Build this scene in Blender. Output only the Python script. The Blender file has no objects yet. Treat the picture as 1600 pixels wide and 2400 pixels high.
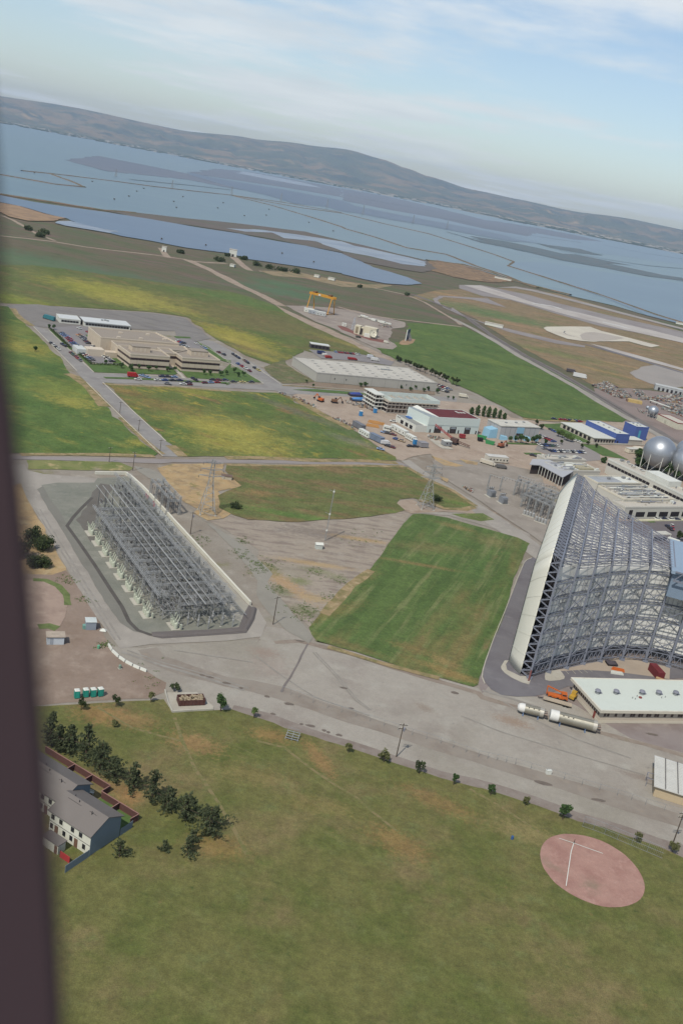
import bpy, bmesh, math, random
from mathutils import Vector, Matrix, noise
from mathutils.geometry import tessellate_polygon
R = random.Random(7)
pi = math.pi
sc = bpy.context.scene
col = sc.collection

# ---------------------------------------------------------------- camera
CAM_H = 136.0
FPX = 2220.0                       # focal length in pixels of the 1600 wide photograph
PITCH = math.atan(772 / FPX)
ROLL = math.radians(10.8)
Fv = Vector((0, math.cos(PITCH), -math.sin(PITCH)))
R0 = Vector((1, 0, 0)); U0 = Vector((0, math.sin(PITCH), math.cos(PITCH)))
Rv = R0 * math.cos(ROLL) + U0 * math.sin(ROLL)
Uv = U0 * math.cos(ROLL) - R0 * math.sin(ROLL)
cam_d = bpy.data.cameras.new('camera'); cam = bpy.data.objects.new('camera', cam_d); col.objects.link(cam)
cam.matrix_world = Matrix(((Rv.x, Uv.x, -Fv.x, 0), (Rv.y, Uv.y, -Fv.y, 0), (Rv.z, Uv.z, -Fv.z, CAM_H), (0, 0, 0, 1)))
cam_d.sensor_fit = 'HORIZONTAL'; cam_d.sensor_width = 36; cam_d.lens = 36 * FPX / 1600
cam_d.clip_start = 0.05; cam_d.clip_end = 90000
cam_d.dof.use_dof = True; cam_d.dof.focus_distance = 420; cam_d.dof.aperture_fstop = 2.0
sc.camera = cam

# ---------------------------------------------------------------- sky and sun
SUN_AZ = math.radians(64.4)        # direction in which shadows fall, from +X
SUN_EL = math.radians(53)
wd = bpy.data.worlds.new('World'); sc.world = wd; wd.use_nodes = True
def world():
    nt = wd.node_tree; N = nt.nodes; L = nt.links
    N.clear()
    out = N.new('ShaderNodeOutputWorld'); bg = N.new('ShaderNodeBackground')
    sky = N.new('ShaderNodeTexSky'); sky.sky_type = 'NISHITA'; sky.sun_disc = False
    sky.sun_elevation = SUN_EL
    sx, sy = -math.cos(SUN_AZ), -math.sin(SUN_AZ)
    sky.sun_rotation = math.atan2(sx, sy)
    sky.air_density = 1.0; sky.dust_density = 0.9; sky.ozone_density = 1.2
    tc = N.new('ShaderNodeTexCoord'); sep = N.new('ShaderNodeSeparateXYZ')
    L.new(tc.outputs['Generated'], sep.inputs[0])
    zz = N.new('ShaderNodeMath'); zz.operation = 'MAXIMUM'; zz.inputs[1].default_value = 0.0
    L.new(sep.outputs[2], zz.inputs[0])
    za = N.new('ShaderNodeMath'); za.operation = 'ADD'; za.inputs[1].default_value = 0.055
    L.new(zz.outputs[0], za.inputs[0])
    dv = N.new('ShaderNodeVectorMath'); dv.operation = 'DIVIDE'
    cb = N.new('ShaderNodeCombineXYZ')
    for i in range(3): L.new(za.outputs[0], cb.inputs[i])
    L.new(tc.outputs['Generated'], dv.inputs[0]); L.new(cb.outputs[0], dv.inputs[1])
    mp = N.new('ShaderNodeMapping'); mp.inputs['Scale'].default_value = (0.62, 0.62, 0.0); mp.inputs['Location'].default_value = (3.1, 0.7, 0)
    L.new(dv.outputs[0], mp.inputs[0])
    n1 = N.new('ShaderNodeTexNoise'); n1.inputs['Scale'].default_value = 0.55; n1.inputs['Detail'].default_value = 9; n1.inputs['Roughness'].default_value = 0.6
    L.new(mp.outputs[0], n1.inputs[0])
    rp = N.new('ShaderNodeMapRange'); rp.interpolation_type = 'SMOOTHSTEP'
    rp.inputs[1].default_value = 0.46; rp.inputs[2].default_value = 0.61; rp.inputs[3].default_value = 0.03; rp.inputs[4].default_value = 0.82
    L.new(n1.outputs[0], rp.inputs[0])
    n2 = N.new('ShaderNodeTexNoise'); n2.inputs['Scale'].default_value = 1.6; n2.inputs['Detail'].default_value = 6
    L.new(mp.outputs[0], n2.inputs[0])
    cc = N.new('ShaderNodeMix'); cc.data_type = 'RGBA'
    cc.inputs[6].default_value = (4.0, 4.5, 4.9, 1); cc.inputs[7].default_value = (7.6, 7.7, 7.6, 1)
    L.new(n2.outputs[0], cc.inputs[0])
    mx = N.new('ShaderNodeMix'); mx.data_type = 'RGBA'
    L.new(rp.outputs[0], mx.inputs[0]); L.new(sky.outputs[0], mx.inputs[6]); L.new(cc.outputs[2], mx.inputs[7])
    L.new(mx.outputs[2], bg.inputs[0]); bg.inputs[1].default_value = 0.11
    L.new(bg.outputs[0], out.inputs[0])
world()
sun_d = bpy.data.lights.new('sun', 'SUN'); sun_o = bpy.data.objects.new('sun', sun_d); col.objects.link(sun_o)
sun_d.energy = 3.5; sun_d.angle = math.radians(0.55); sun_d.color = (1.0, 0.94, 0.84)
sdir = Vector((math.cos(SUN_AZ) * math.cos(SUN_EL), math.sin(SUN_AZ) * math.cos(SUN_EL), -math.sin(SUN_EL)))
sun_o.rotation_euler = sdir.to_track_quat('-Z', 'Y').to_euler()
vs = sc.view_settings
vs.view_transform = 'Standard'; vs.look = 'None'; vs.gamma = 1; vs.exposure = 0.32; vs.use_curve_mapping = False
sc.render.engine = 'CYCLES'
sc.cycles.use_denoising = True
sc.cycles.max_bounces = 6; sc.cycles.volume_bounces = 0; sc.cycles.transparent_max_bounces = 8
sc.cycles.caustics_reflective = False; sc.cycles.caustics_refractive = False

# ---------------------------------------------------------------- survey helpers: the place was mapped from the photograph
ZM = {'Z1': (0, 390, .5102), 'Z2': (800, 390, .5102), 'Z3': (0, 690, .3444), 'Z4': (530, 640, .3444), 'Z5': (1060, 690, .3444),
      'Y1': (0, 1060, .4082), 'Y2': (600, 1040, .4082), 'Y3': (1060, 1020, .3444), 'Y4': (0, 1480, .4082), 'Y5': (600, 1480, .3316),
      'Y6': (1080, 1480, .3316), 'P': (0, 0, 1.0),
      'T1': (1170, 1090, .14668), 'T2': (1370, 1090, .14668), 'T3': (1170, 1300, .14668), 'T4': (1370, 1300, .14668),
      'S1': (1400, 930, .12755), 'S2': (200, 1100, .14031), 'S3': (320, 1290, .17857), 'H1': (100, 1780, .17857)}
def px(s):
    """'Y1 900,90 1000,70 Z4 0,500' -> list of photograph pixels"""
    out = []; z = ZM['P']
    for t in s.split():
        if ',' in t:
            a, b = t.split(','); out.append((z[0] + float(a) * z[2], z[1] + float(b) * z[2]))
        else: z = ZM[t]
    return out
def g(x, y, z=0.0, maxd=24000):
    d = Fv * FPX + Rv * (x - 800) - Uv * (y - 1200)
    if d.z >= -1e-6: d.z = -1e-6
    t = (z - CAM_H) / d.z
    p = Vector((d.x * t, d.y * t, z))
    r = math.hypot(p.x, p.y)
    if r > maxd: p.x *= maxd / r; p.y *= maxd / r
    return p
def gs(s, z=0.0): return [g(x, y, z) for x, y in px(s)]
def g1(s, z=0.0): return gs(s, z)[0]

# ---------------------------------------------------------------- materials
KALB = 0.66
def lin(c): return tuple((v / 255 / 12.92) if v <= 10 else ((v / 255 + 0.055) / 1.055) ** 2.4 for v in c)
def C(*c):
    r, g_, b = lin(c); y = .3 * r + .6 * g_ + .1 * b
    return tuple((y + (v - y) * 1.0) * KALB for v in (r, g_, b)) + (1,)
_m = {}
def M(name, base, var=(), rough=0.9, metal=0.0, bump=None, blobs=(), spec=0.25, coords='pos', grain=None):
    """base colour + list of noise layers (colour, size m, lo, hi[, (sx,sy,rot)]) + blobs (centre, rx, ry, rot, colour, strength)"""
    if name in _m: return _m[name]
    if grain is None and bump and rough >= .9: grain = bump[0] * .8
    m = bpy.data.materials.new(name); m.use_nodes = True; nt = m.node_tree; N = nt.nodes; L = nt.links
    b = N['Principled BSDF']; b.inputs['Roughness'].default_value = rough; b.inputs['Metallic'].default_value = metal
    b.inputs['Specular IOR Level'].default_value = spec
    if coords == 'pos': src = N.new('ShaderNodeNewGeometry').outputs['Position']
    else: src = N.new('ShaderNodeTexCoord').outputs['Object']
    cur = None
    def mixin(fac, c):
        nonlocal cur
        mx = N.new('ShaderNodeMix'); mx.data_type = 'RGBA'
        L.new(fac, mx.inputs[0])
        if cur is None: mx.inputs[6].default_value = base
        else: L.new(cur, mx.inputs[6])
        mx.inputs[7].default_value = c; cur = mx.outputs[2]
    for i, v in enumerate(var):
        c, size, lo, hi = v[:4]
        s = src
        if len(v) > 4 and v[4]:
            mp = N.new('ShaderNodeMapping'); sx, sy, ro = v[4]
            # rotate first, then stretch
            mp2 = N.new('ShaderNodeMapping'); mp2.inputs['Rotation'].default_value = (0, 0, -ro); L.new(src, mp2.inputs[0])
            mp.inputs['Scale'].default_value = (sx, sy, 1); L.new(mp2.outputs[0], mp.inputs[0]); s = mp.outputs[0]
        n = N.new('ShaderNodeTexNoise'); n.inputs['Scale'].default_value = 1.0 / size; n.inputs['Detail'].default_value = 6; n.inputs['Roughness'].default_value = 0.62
        of = N.new('ShaderNodeVectorMath'); of.operation = 'ADD'; of.inputs[1].default_value = (137.7 * (i + 1) + len(name) * 31, 71.3 * i, 13.1 * i)
        L.new(s, of.inputs[0]); L.new(of.outputs[0], n.inputs[0])
        r = N.new('ShaderNodeMapRange'); r.interpolation_type = 'SMOOTHSTEP'; r.inputs[1].default_value = lo; r.inputs[2].default_value = hi
        L.new(n.outputs[0], r.inputs[0]); mixin(r.outputs[0], c)
    for bl in blobs:
        (cx, cy), rx, ry, ro, c, st = bl
        sub = N.new('ShaderNodeVectorMath'); sub.operation = 'SUBTRACT'; sub.inputs[1].default_value = (cx, cy, 0); L.new(src, sub.inputs[0])
        mp2 = N.new('ShaderNodeMapping'); mp2.inputs['Rotation'].default_value = (0, 0, -ro); L.new(sub.outputs[0], mp2.inputs[0])
        mp = N.new('ShaderNodeMapping'); mp.inputs['Scale'].default_value = (1 / rx, 1 / ry, 0); L.new(mp2.outputs[0], mp.inputs[0])
        ln = N.new('ShaderNodeVectorMath'); ln.operation = 'LENGTH'; L.new(mp.outputs[0], ln.inputs[0])
        n = N.new('ShaderNodeTexNoise'); n.inputs['Scale'].default_value = 4.0 / max(min(rx, ry), 1); n.inputs['Detail'].default_value = 7; n.inputs['Roughness'].default_value = 0.7
        L.new(src, n.inputs[0])
        ad = N.new('ShaderNodeMath'); ad.operation = 'MULTIPLY_ADD'; ad.inputs[1].default_value = 2.6; L.new(n.outputs[0], ad.inputs[0]); L.new(ln.outputs['Value'], ad.inputs[2])
        r = N.new('ShaderNodeMapRange'); r.interpolation_type = 'SMOOTHSTEP'; r.inputs[1].default_value = 2.45; r.inputs[2].default_value = 1.45; r.inputs[4].default_value = st * .84
        L.new(ad.outputs[0], r.inputs[0]); mixin(r.outputs[0], c)
    if grain and cur is not None:
        amp = 1.0 if 'grass' in name else .3
        for size, lo, hi in ((grain * 6, 1 - .18 * amp, 1 + .16 * amp), (grain * 1.6, 1 - .17 * amp, 1 + .15 * amp), (grain * .4, 1 - .2 * amp, 1 + .2 * amp)):
            n = N.new('ShaderNodeTexNoise'); n.inputs['Scale'].default_value = 1 / size; n.inputs['Detail'].default_value = 3; n.inputs['Roughness'].default_value = .7; L.new(src, n.inputs[0])
            r = N.new('ShaderNodeMapRange'); r.inputs[1].default_value = .3; r.inputs[2].default_value = .7; r.inputs[3].default_value = lo; r.inputs[4].default_value = hi; L.new(n.outputs[0], r.inputs[0])
            vm = N.new('ShaderNodeVectorMath'); vm.operation = 'SCALE'; L.new(cur, vm.inputs[0]); L.new(r.outputs[0], vm.inputs['Scale']); cur = vm.outputs[0]
    if cur is None: b.inputs['Base Color'].default_value = base
    else: L.new(cur, b.inputs['Base Color'])
    if bump:
        n = N.new('ShaderNodeTexNoise'); n.inputs['Scale'].default_value = 1 / bump[0]; n.inputs['Detail'].default_value = 5; L.new(src, n.inputs[0])
        bp = N.new('ShaderNodeBump'); bp.inputs['Distance'].default_value = bump[1]; bp.inputs['Strength'].default_value = bump[2] if len(bump) > 2 else 0.6
        L.new(n.outputs[0], bp.inputs['Height']); L.new(bp.outputs[0], b.inputs['Normal'])
    _m[name] = m; return m
def translucent(m, k):
    nt = m.node_tree; N = nt.nodes; L = nt.links; b = N['Principled BSDF']; tr = N.new('ShaderNodeBsdfTranslucent'); mx = N.new('ShaderNodeMixShader'); mx.inputs[0].default_value = k
    L.new(b.inputs['Base Color'].links[0].from_socket, tr.inputs[0]); L.new(b.outputs[0], mx.inputs[1]); L.new(tr.outputs[0], mx.inputs[2]); L.new(mx.outputs[0], N['Material Output'].inputs[0]); return m
def P(name, r, gg, b, rough=0.7, metal=0.0, dirt=0.25, spec=0.3, size=1.5):
    """painted or plain surface with a little wear"""
    base = C(r, gg, b); dk = tuple(v * (1 - dirt) for v in base[:3]) + (1,); lt = tuple(min(0.9, v * (1 + dirt * .45)) for v in base[:3]) + (1,)
    return M(name, base, [(dk, size * 3, .45, .75), (lt, size, .5, .8), (dk, size * .25, .55, .85)], rough, metal, spec=spec)

# ---------------------------------------------------------------- mesh helpers
def tag(o, label=None, cat=None, group=None, kind=None):
    if label: o['label'] = label
    if cat: o['category'] = cat
    if group: o['group'] = group
    if kind: o['kind'] = kind
    return o
class MB:
    """collects simple solids; build() links them as one mesh object"""
    def __init__(s): s.v = []; s.f = []
    def add(s, vs, fs):
        o = len(s.v); s.v += [tuple(v) for v in vs]; s.f += [tuple(i + o for i in f) for f in fs]; return s
    def box(s, x0, y0, z0, x1, y1, z1):
        return s.add([(x0, y0, z0), (x1, y0, z0), (x1, y1, z0), (x0, y1, z0), (x0, y0, z1), (x1, y0, z1), (x1, y1, z1), (x0, y1, z1)],
                     [(3, 2, 1, 0), (4, 5, 6, 7), (0, 1, 5, 4), (1, 2, 6, 5), (2, 3, 7, 6), (3, 0, 4, 7)])
    def prism(s, pts, z0, z1):
        """pts counter-clockwise outline"""
        n = len(pts); a = sum(pts[i][0] * pts[(i + 1) % n][1] - pts[(i + 1) % n][0] * pts[i][1] for i in range(n))
        if a < 0: pts = pts[::-1]
        return s.add([(p[0], p[1], z0) for p in pts] + [(p[0], p[1], z1) for p in pts],
                     [tuple(range(n - 1, -1, -1)), tuple(range(n, 2 * n))] + [(i, (i + 1) % n, n + (i + 1) % n, n + i) for i in range(n)])
    def bar(s, a, b, w, h=None, n=4):
        """straight member from a to b, square (n=4) or round"""
        a = Vector(a); b = Vector(b); d = b - a
        if d.length < 1e-6: return s
        d.normalize(); up = Vector((0, 0, 1)) if abs(d.z) < .95 else Vector((1, 0, 0))
        x = d.cross(up).normalized(); y = x.cross(d).normalized(); h = h or w
        r = .7071 if n == 4 else .5; o = pi / 4 if n == 4 else 0
        ring = [(math.cos(o + 2 * pi * i / n) * r, math.sin(o + 2 * pi * i / n) * r) for i in range(n)]
        vs = [a + x * (u * w) + y * (v * h) for u, v in ring] + [b + x * (u * w) + y * (v * h) for u, v in ring]
        return s.add(vs, [tuple(range(n)), tuple(range(2 * n - 1, n - 1, -1))] + [(i, n + i, n + (i + 1) % n, (i + 1) % n) for i in range(n)])
    def lathe(s, prof, n=16, c=(0, 0, 0), axis='z'):
        vs = []
        for r, z in prof:
            for i in range(n):
                a = 2 * pi * i / n
                p = (r * math.cos(a), r * math.sin(a), z)
                if axis == 'x': p = (p[2], p[0], p[1])
                if axis == 'y': p = (p[0], p[2], p[1])
                vs.append((p[0] + c[0], p[1] + c[1], p[2] + c[2]))
        m = len(prof); fs = []
        for j in range(m - 1):
            for i in range(n): fs.append((j * n + i, j * n + (i + 1) % n, (j + 1) * n + (i + 1) % n, (j + 1) * n + i))
        fs.append(tuple(range(n - 1, -1, -1))); fs.append(tuple(range((m - 1) * n, m * n)))
        return s.add(vs, fs)
    def quad(s, a, b, c, d): return s.add([a, b, c, d], [(0, 1, 2, 3)])
    def mesh(s, name, smooth=False):
        me = bpy.data.meshes.new(name); me.from_pydata(s.v, [], s.f); me.update()
        if smooth: me.polygons.foreach_set('use_smooth', [True] * len(me.polygons))
        return me
    def build(s, name, mat, parent=None, smooth=False, loc=None, rz=0.0):
        return link(name, s.mesh(name, smooth), mat, parent, loc, rz)
def link(name, me, mat, parent=None, loc=None, rz=0.0):
    o = bpy.data.objects.new(name, me); col.objects.link(o)
    if mat and not me.materials: me.materials.append(mat)
    if parent: o.parent = parent
    if loc is not None: o.location = loc
    if rz: o.rotation_euler = (0, 0, rz)
    return o
def empty(name, loc, rz=0.0, label=None, cat=None, group=None):
    o = bpy.data.objects.new(name, None); col.objects.link(o); o.location = loc; o.rotation_euler = (0, 0, rz)
    o.empty_display_size = .2
    return tag(o, label, cat, group)
KIDS = {}
def copy_tree(o, parent=None):
    c = o.copy(); col.objects.link(c); c.parent = parent
    if o.name not in KIDS: KIDS[o.name] = list(o.children)
    for ch in KIDS[o.name]: copy_tree(ch, c)
    return c
def frame(a, b):
    """base corner pixels a (left) and b (right) as 3-D points -> origin, length, angle of the front line"""
    d = b - a; return a, math.hypot(d.x, d.y), math.atan2(d.y, d.x)

# ---------------------------------------------------------------- ground sheets
def outline(pts, rough):
    """subdivide a 2-D outline and make it uneven; rough is a fraction of the viewing distance"""
    if not rough: return [(p.x, p.y) for p in pts]
    out = []; n = len(pts)
    for i in range(n):
        a, b = pts[i], pts[(i + 1) % n]; d = math.hypot(b.x - a.x, b.y - a.y)
        dist = max(120.0, math.hypot((a.x + b.x) / 2, (a.y + b.y) / 2))
        st = max(2.0, dist * .012); k = max(1, min(60, int(d / st)))
        for j in range(k):
            t = j / k; x = a.x + (b.x - a.x) * t; y = a.y + (b.y - a.y) * t
            am = rough * dist
            nx = noise.noise(Vector((x / st * .45, y / st * .45, 3.3))) + .6 * noise.noise(Vector((x / st * 1.3, y / st * 1.3, 9.1)))
            ny = noise.noise(Vector((x / st * .45 + 50, y / st * .45, 7.7))) + .6 * noise.noise(Vector((x / st * 1.3, y / st * 1.3 + 40, 1.1)))
            out.append((x + nx * am, y + ny * am))
    return out
LAYER = [0]
def sheet(name, s, z, mat, rough=0.0, kind='structure', pts=None):
    pts = pts or gs(s); LAYER[0] += 1; z = z * 1.5 + .0008 * (LAYER[0] % 20)
    o2 = outline(pts, rough)
    vs = [Vector((x, y, z)) for x, y in o2]
    tris = tessellate_polygon([vs])
    fs = []
    for t in tris:
        a, b, c = (vs[i] for i in t)
        fs.append(t if (b - a).cross(c - a).z > 0 else (t[0], t[2], t[1]))
    me = bpy.data.meshes.new(name); me.from_pydata([tuple(v) for v in vs], [], fs); me.update()
    return tag(link(name, me, mat), kind=kind)
def ribbon(name, s, w, z, mat, rough=0.0, h=0.0, kind='structure', pts=None, wpx=None):
    """a band of width w metres along a line; with h it becomes a low bank"""
    P3 = pts or gs(s); q = []; LAYER[0] += 1; z = z * 1.5 + .0008 * (LAYER[0] % 20)
    for i in range(len(P3) - 1):
        a, b = P3[i], P3[i + 1]; d = (b - a).length; dist = max(120, a.length)
        k = max(1, min(40, int(d / max(3.0, dist * .012)))) if rough or h else 1
        for j in range(k): q.append(a.lerp(b, j / k))
    q.append(P3[-1]); vs = []; fs = []
    for i, p in enumerate(q):
        t = q[min(i + 1, len(q) - 1)] - q[max(i - 1, 0)]; t.z = 0; t.normalize(); nx = Vector((-t.y, t.x, 0))
        ww = w * (1 + (rough and .35 * noise.noise(Vector((p.x / w * .4, p.y / w * .4, 2.2)))))
        p = p + nx * (rough and w * rough * noise.noise(Vector((p.x / w * .15, p.y / w * .15, 8.2))))
        hh = h * (1 + .4 * noise.noise(Vector((p.x / w * .5, p.y / w * .5, 5.2))))
        for u, hz in ((.5, 0), (.2, hh), (-.2, hh), (-.5, 0)) if h else ((.5, 0), (-.5, 0)):
            vs.append((p.x + nx.x * ww * u, p.y + nx.y * ww * u, z + hz))
    m = 4 if h else 2
    for i in range(len(q) - 1):
        for j in range(m - 1): fs.append((i * m + j, i * m + j + 1, (i + 1) * m + j + 1, (i + 1) * m + j))
    me = bpy.data.meshes.new(name); me.from_pydata(vs, [], fs); me.update()
    return tag(link(name, me, mat), kind=kind)
# ================================================================ THE SETTING
V = Vector
YEL = C(162, 154, 74); TAN = C(176, 150, 112); OLV = C(124, 120, 82)
def water(name, c1, c2, rough=.28):
    return M(name, C(*c1), [(C(*c2), 500, .35, .7, (1, 3.2, .15)), (C(*[min(255, v * 1.12) for v in c1]), 90, .5, .8, (1, 3.5, .15))], rough, bump=(9, .25, .35), spec=.3)
m_bay = water('bay_water_surface', (96, 118, 124), (84, 106, 118))
m_bayblue = water('outer_bay_water', (80, 102, 122), (92, 114, 130))
m_deep = water('slough_water', (30, 42, 72), (46, 60, 92))
m_pond = water('pond_water_surface', (80, 96, 120), (90, 106, 128))
m_pale = M('salt_pond_flat', C(158, 168, 178), [(C(128, 140, 156), 120, .4, .7, (1, 3, .1)), (C(120, 108, 98), 60, .55, .75, (1, 3, .1))], .45, spec=.4)
m_mud = M('mudflat_surface', C(116, 120, 130), [(C(102, 110, 124), 700, .4, .7, (1, 4, .1)), (C(122, 120, 122), 200, .5, .75, (1, 5, .1)), (C(92, 108, 130), 400, .6, .75, (1, 4, .1))], .5, spec=.35)
m_levee = M('levee_earth', C(124, 106, 88), [(C(96, 96, 70), 25, .4, .7), (C(150, 126, 98), 14, .55, .8)], .95)
m_bar = M('mud_bars', C(100, 104, 104), [(C(92, 112, 118), 90, .42, .56, (1, 5, .12)), (C(116, 106, 96), 30, .52, .66, (1, 4, .12))], .6, spec=.3)
m_salt = M('salt_marsh', C(108, 100, 94), [(C(96, 102, 82), 160, .45, .7, (1, 4, .1)), (C(128, 112, 100), 60, .55, .75, (1, 3, .1))], .95)
m_ground = M('earth_surface', C(152, 145, 134), [(C(136, 124, 110), 40, .4, .7), (C(124, 122, 86), 26, .58, .74), (C(170, 163, 152), 9, .5, .8)], .95, bump=(3, .15))
m_marsh = M('marsh_surface', C(106, 98, 78), [(C(92, 100, 70), 130, .42, .62, (1, 3, -.15)), (C(116, 98, 88), 90, .5, .68, (1, 3.5, -.15)), (C(82, 86, 62), 26, .52, .72, (1, 2.5, -.1)), (C(128, 116, 92), 12, .6, .8)], .95, bump=(6, .4),
            blobs=[(tuple(g1('Z1 420,480')[:2]), 260, 60, -.12, C(86, 112, 84), .75), (tuple(g1('Z1 100,440')[:2]), 160, 50, -.1, C(94, 118, 84), .7),
                   (tuple(g1('Z1 1290,575')[:2]), 80, 55, 0, C(80, 116, 84), .8), (tuple(g1('Z4 400,80')[:2]), 60, 40, 0, C(80, 118, 84), .7)])
m_gravel = M('pale_gravel', C(165, 159, 149), [(C(152, 144, 135), 22, .42, .68), (C(172, 168, 158), 7, .5, .75), (C(138, 133, 127), 2.2, .6, .82), (C(152, 146, 134), 55, .5, .7)], .95, bump=(1.2, .06),
            blobs=[(tuple(g1('Y6 370,640')[:2]), 7, 3.5, -.2, C(148, 122, 100), .7), (tuple(g1('Y6 1250,700')[:2]), 9, 4, -.2, C(140, 122, 108), .7),
                   (tuple(g1('Y5 60,150')[:2]), 6, 4, 0, C(150, 128, 116), .6), (tuple(g1('Y5 100,250')[:2]), 8, 9, 0, C(154, 140, 130), .6),
                   (tuple(g1('Y5 1190,540')[:2]), 4, 2.5, -.5, C(142, 128, 114), .7), (tuple(g1('Y6 1250,1030')[:2]), 8, 2, -.2, C(136, 122, 112), .7)])
m_road = M('weathered_asphalt', C(150, 147, 143), [(C(137, 133, 131), 18, .4, .7), (C(160, 157, 152), 5, .52, .78), (C(128, 126, 124), 1.4, .6, .85)], .92)
m_road2 = M('worn_concrete_road', C(164, 158, 149), [(C(150, 144, 136), 16, .4, .7), (C(174, 168, 158), 4, .5, .8), (C(140, 134, 128), 1.2, .62, .85)], .92)
m_asph = M('dark_asphalt', C(122, 119, 122), [(C(110, 106, 110), 14, .4, .7), (C(134, 130, 132), 4, .52, .8)], .9)
m_shoulder = M('road_shoulder_dirt', C(150, 138, 126), [(C(136, 122, 110), 9, .4, .7), (C(160, 150, 138), 3, .5, .8), (C(128, 124, 98), 6, .6, .75)], .95)
m_dirt = M('brown_dirt', C(148, 131, 118), [(C(136, 118, 104), 16, .4, .7), (C(160, 144, 130), 5, .5, .75), (C(122, 108, 96), 1.5, .62, .85)], .95, bump=(1, .05))
m_conc = M('pale_concrete', C(186, 181, 168), [(C(172, 166, 153), 6, .42, .7), (C(196, 192, 180), 2, .5, .8), (C(150, 146, 136), .8, .64, .85)], .85)
def dull(c): return (c[0] * .98, c[1] * .925, c[2] * .96, 1)
def field(name, base, var, blobs=(), bump=(2.5, .3)):
    return M(name, dull(base), [(dull(v[0]),) + tuple(v[1:]) for v in var], .95, bump=bump, blobs=list(blobs))
def bl(s, rx, ry, ro, c, st): p = g1(s); return ((p.x, p.y), rx, ry, ro, c, st)
# base sheet out to the horizon
me = bpy.data.meshes.new('ground'); me.from_pydata([(-29500, -2400, 0), (29500, -2400, 0), (29500, 28900, 0), (-29500, 28900, 0)], [], [(0, 1, 2, 3)])
tag(link('ground', me, m_ground), kind='structure')
sheet('marsh_ground', '', .05, m_marsh, .0, pts=gs('P -300,720 10,660 230,668 530,712 640,720 760,770 950,835 1150,880 1330,905 1600,960') + [V((900, 1000, 0)), V((2500, 2500, 0)), V((6000, 12000, 0)), V((-9000, 15000, 0)), V((-2500, 2600, 0))])
# ---- the bay
shore = gs('Z2 0,92 200,127 400,167 600,212 800,252 1000,292 1200,332 1400,370 1568,402') 
bay_near = gs('Z1 -300,80 0,128 200,160 480,200 620,212 860,240 1000,252 1200,275 1400,300 1568,340 Z2 100,362 250,400 390,432 440,432 560,455 640,478 740,510 800,530 900,555 1050,595 1250,640 1400,685 1568,728 1900,830')
sheet('bay_water', '', .5, m_bay, 0, pts=bay_near + [V((4800, 4800, 0)), V((9000, 11000, 0)), V((6000, 12200, 0))] + shore[::-1] + [V((-4000, 16200, 0)), V((-9000, 15000, 0)), V((-14000, 12000, 0)), V((-7000, 4000, 0))])
sheet('bay_water', '', .7, m_bayblue, .001, pts=gs('Z2 1568,728 1400,685 1200,600 900,500 765,458 790,440 930,440 1100,470 1568,540 1900,640 1900,830'))
sheet('bay_water', '', .7, m_bayblue, .001, pts=gs('Z2 480,275 700,330 950,360 1200,400 1568,450 1568,405 1200,335 800,262 500,210 350,195 300,225'))
sheet('mudflat', '', .8, m_mud, .004, pts=gs('Z1 860,30 1100,65 1300,95 1568,140 1568,100 1300,50 1150,24 1000,10') )
sheet('mudflat', '', .8, m_mud, .004, pts=gs('Z1 300,-30 480,20 860,60 1060,100 1200,120 1290,115 1000,60 800,20 600,-20 450,-50'))
sheet('mudflat', '', .8, m_mud, .004, pts=gs('Z2 0,155 200,195 450,240 650,285 850,320 900,305 760,275 600,230 400,180 200,135 0,100'))
sheet('salt_flat', '', .9, m_pale, .003, pts=gs('Z1 1110,20 1250,45 1400,75 1480,98 1380,85 1240,60 1090,30'))
sheet('slough', '', 1.0, m_deep, .002, pts=gs('Z1 860,25 1000,55 1120,75 1300,105 1568,155 Z2 60,180 300,228 500,265 700,305 800,332 900,352 780,345 560,305 380,270 200,240 60,212 0,205 Z1 1500,185 1350,170 1240,135 1080,100 960,65 870,38'))
sheet('marsh_island', '', 1.0, m_bar, .003, pts=gs('Z2 590,320 760,345 900,375 1100,420 1300,462 1480,500 1568,512 1568,525 1400,505 1200,465 1000,430 820,385 680,350'))
sheet('marsh_island', '', 1.0, m_bar, .003, pts=gs('Z2 480,298 600,335 800,370 900,395 1080,405 1250,440 1330,455 1180,440 1000,415 820,385 640,350'))
sheet('marsh_island', '', 1.0, m_bar, .003, pts=gs('Z2 900,355 1100,380 1200,410 1100,400 950,372'))
sheet('mudflat', '', .85, m_mud, .003, pts=gs('Z2 550,235 700,250 900,282 1100,320 1200,345 1060,335 860,300 640,262'))
for s, w in (('Z2 600,330 800,372 1000,418 1300,468 1500,505', 16), ('Z2 900,352 1060,384 1200,405', 14), ('Z2 1000,385 1200,425 1400,455 1568,470', 18), ('Z2 500,242 700,285 900,322 1100,350', 26), ('Z2 450,235 600,258 760,292', 22), ('Z2 1100,430 1300,470 1568,530', 12), ('Z2 1200,360 1400,400 1568,425', 30), ('Z2 0,130 200,165 420,205', 30), ('Z1 600,60 900,90 1060,108', 20), ('Z2 100,150 350,192 560,235', 24), ('Z1 1150,110 1350,140 1568,180', 18), ('Z2 480,300 640,345 840,392', 12)): ribbon('mud_bar', s, w, .98, m_bar, .5)
for s, w in (('Z2 300,228 520,270 760,318 900,345', 20), ('Z2 1080,362 1180,382 1300,405', 14), ('Z2 120,205 300,238 480,270', 26)): ribbon('slough', s, w, 1.05, m_deep, .4)
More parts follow.
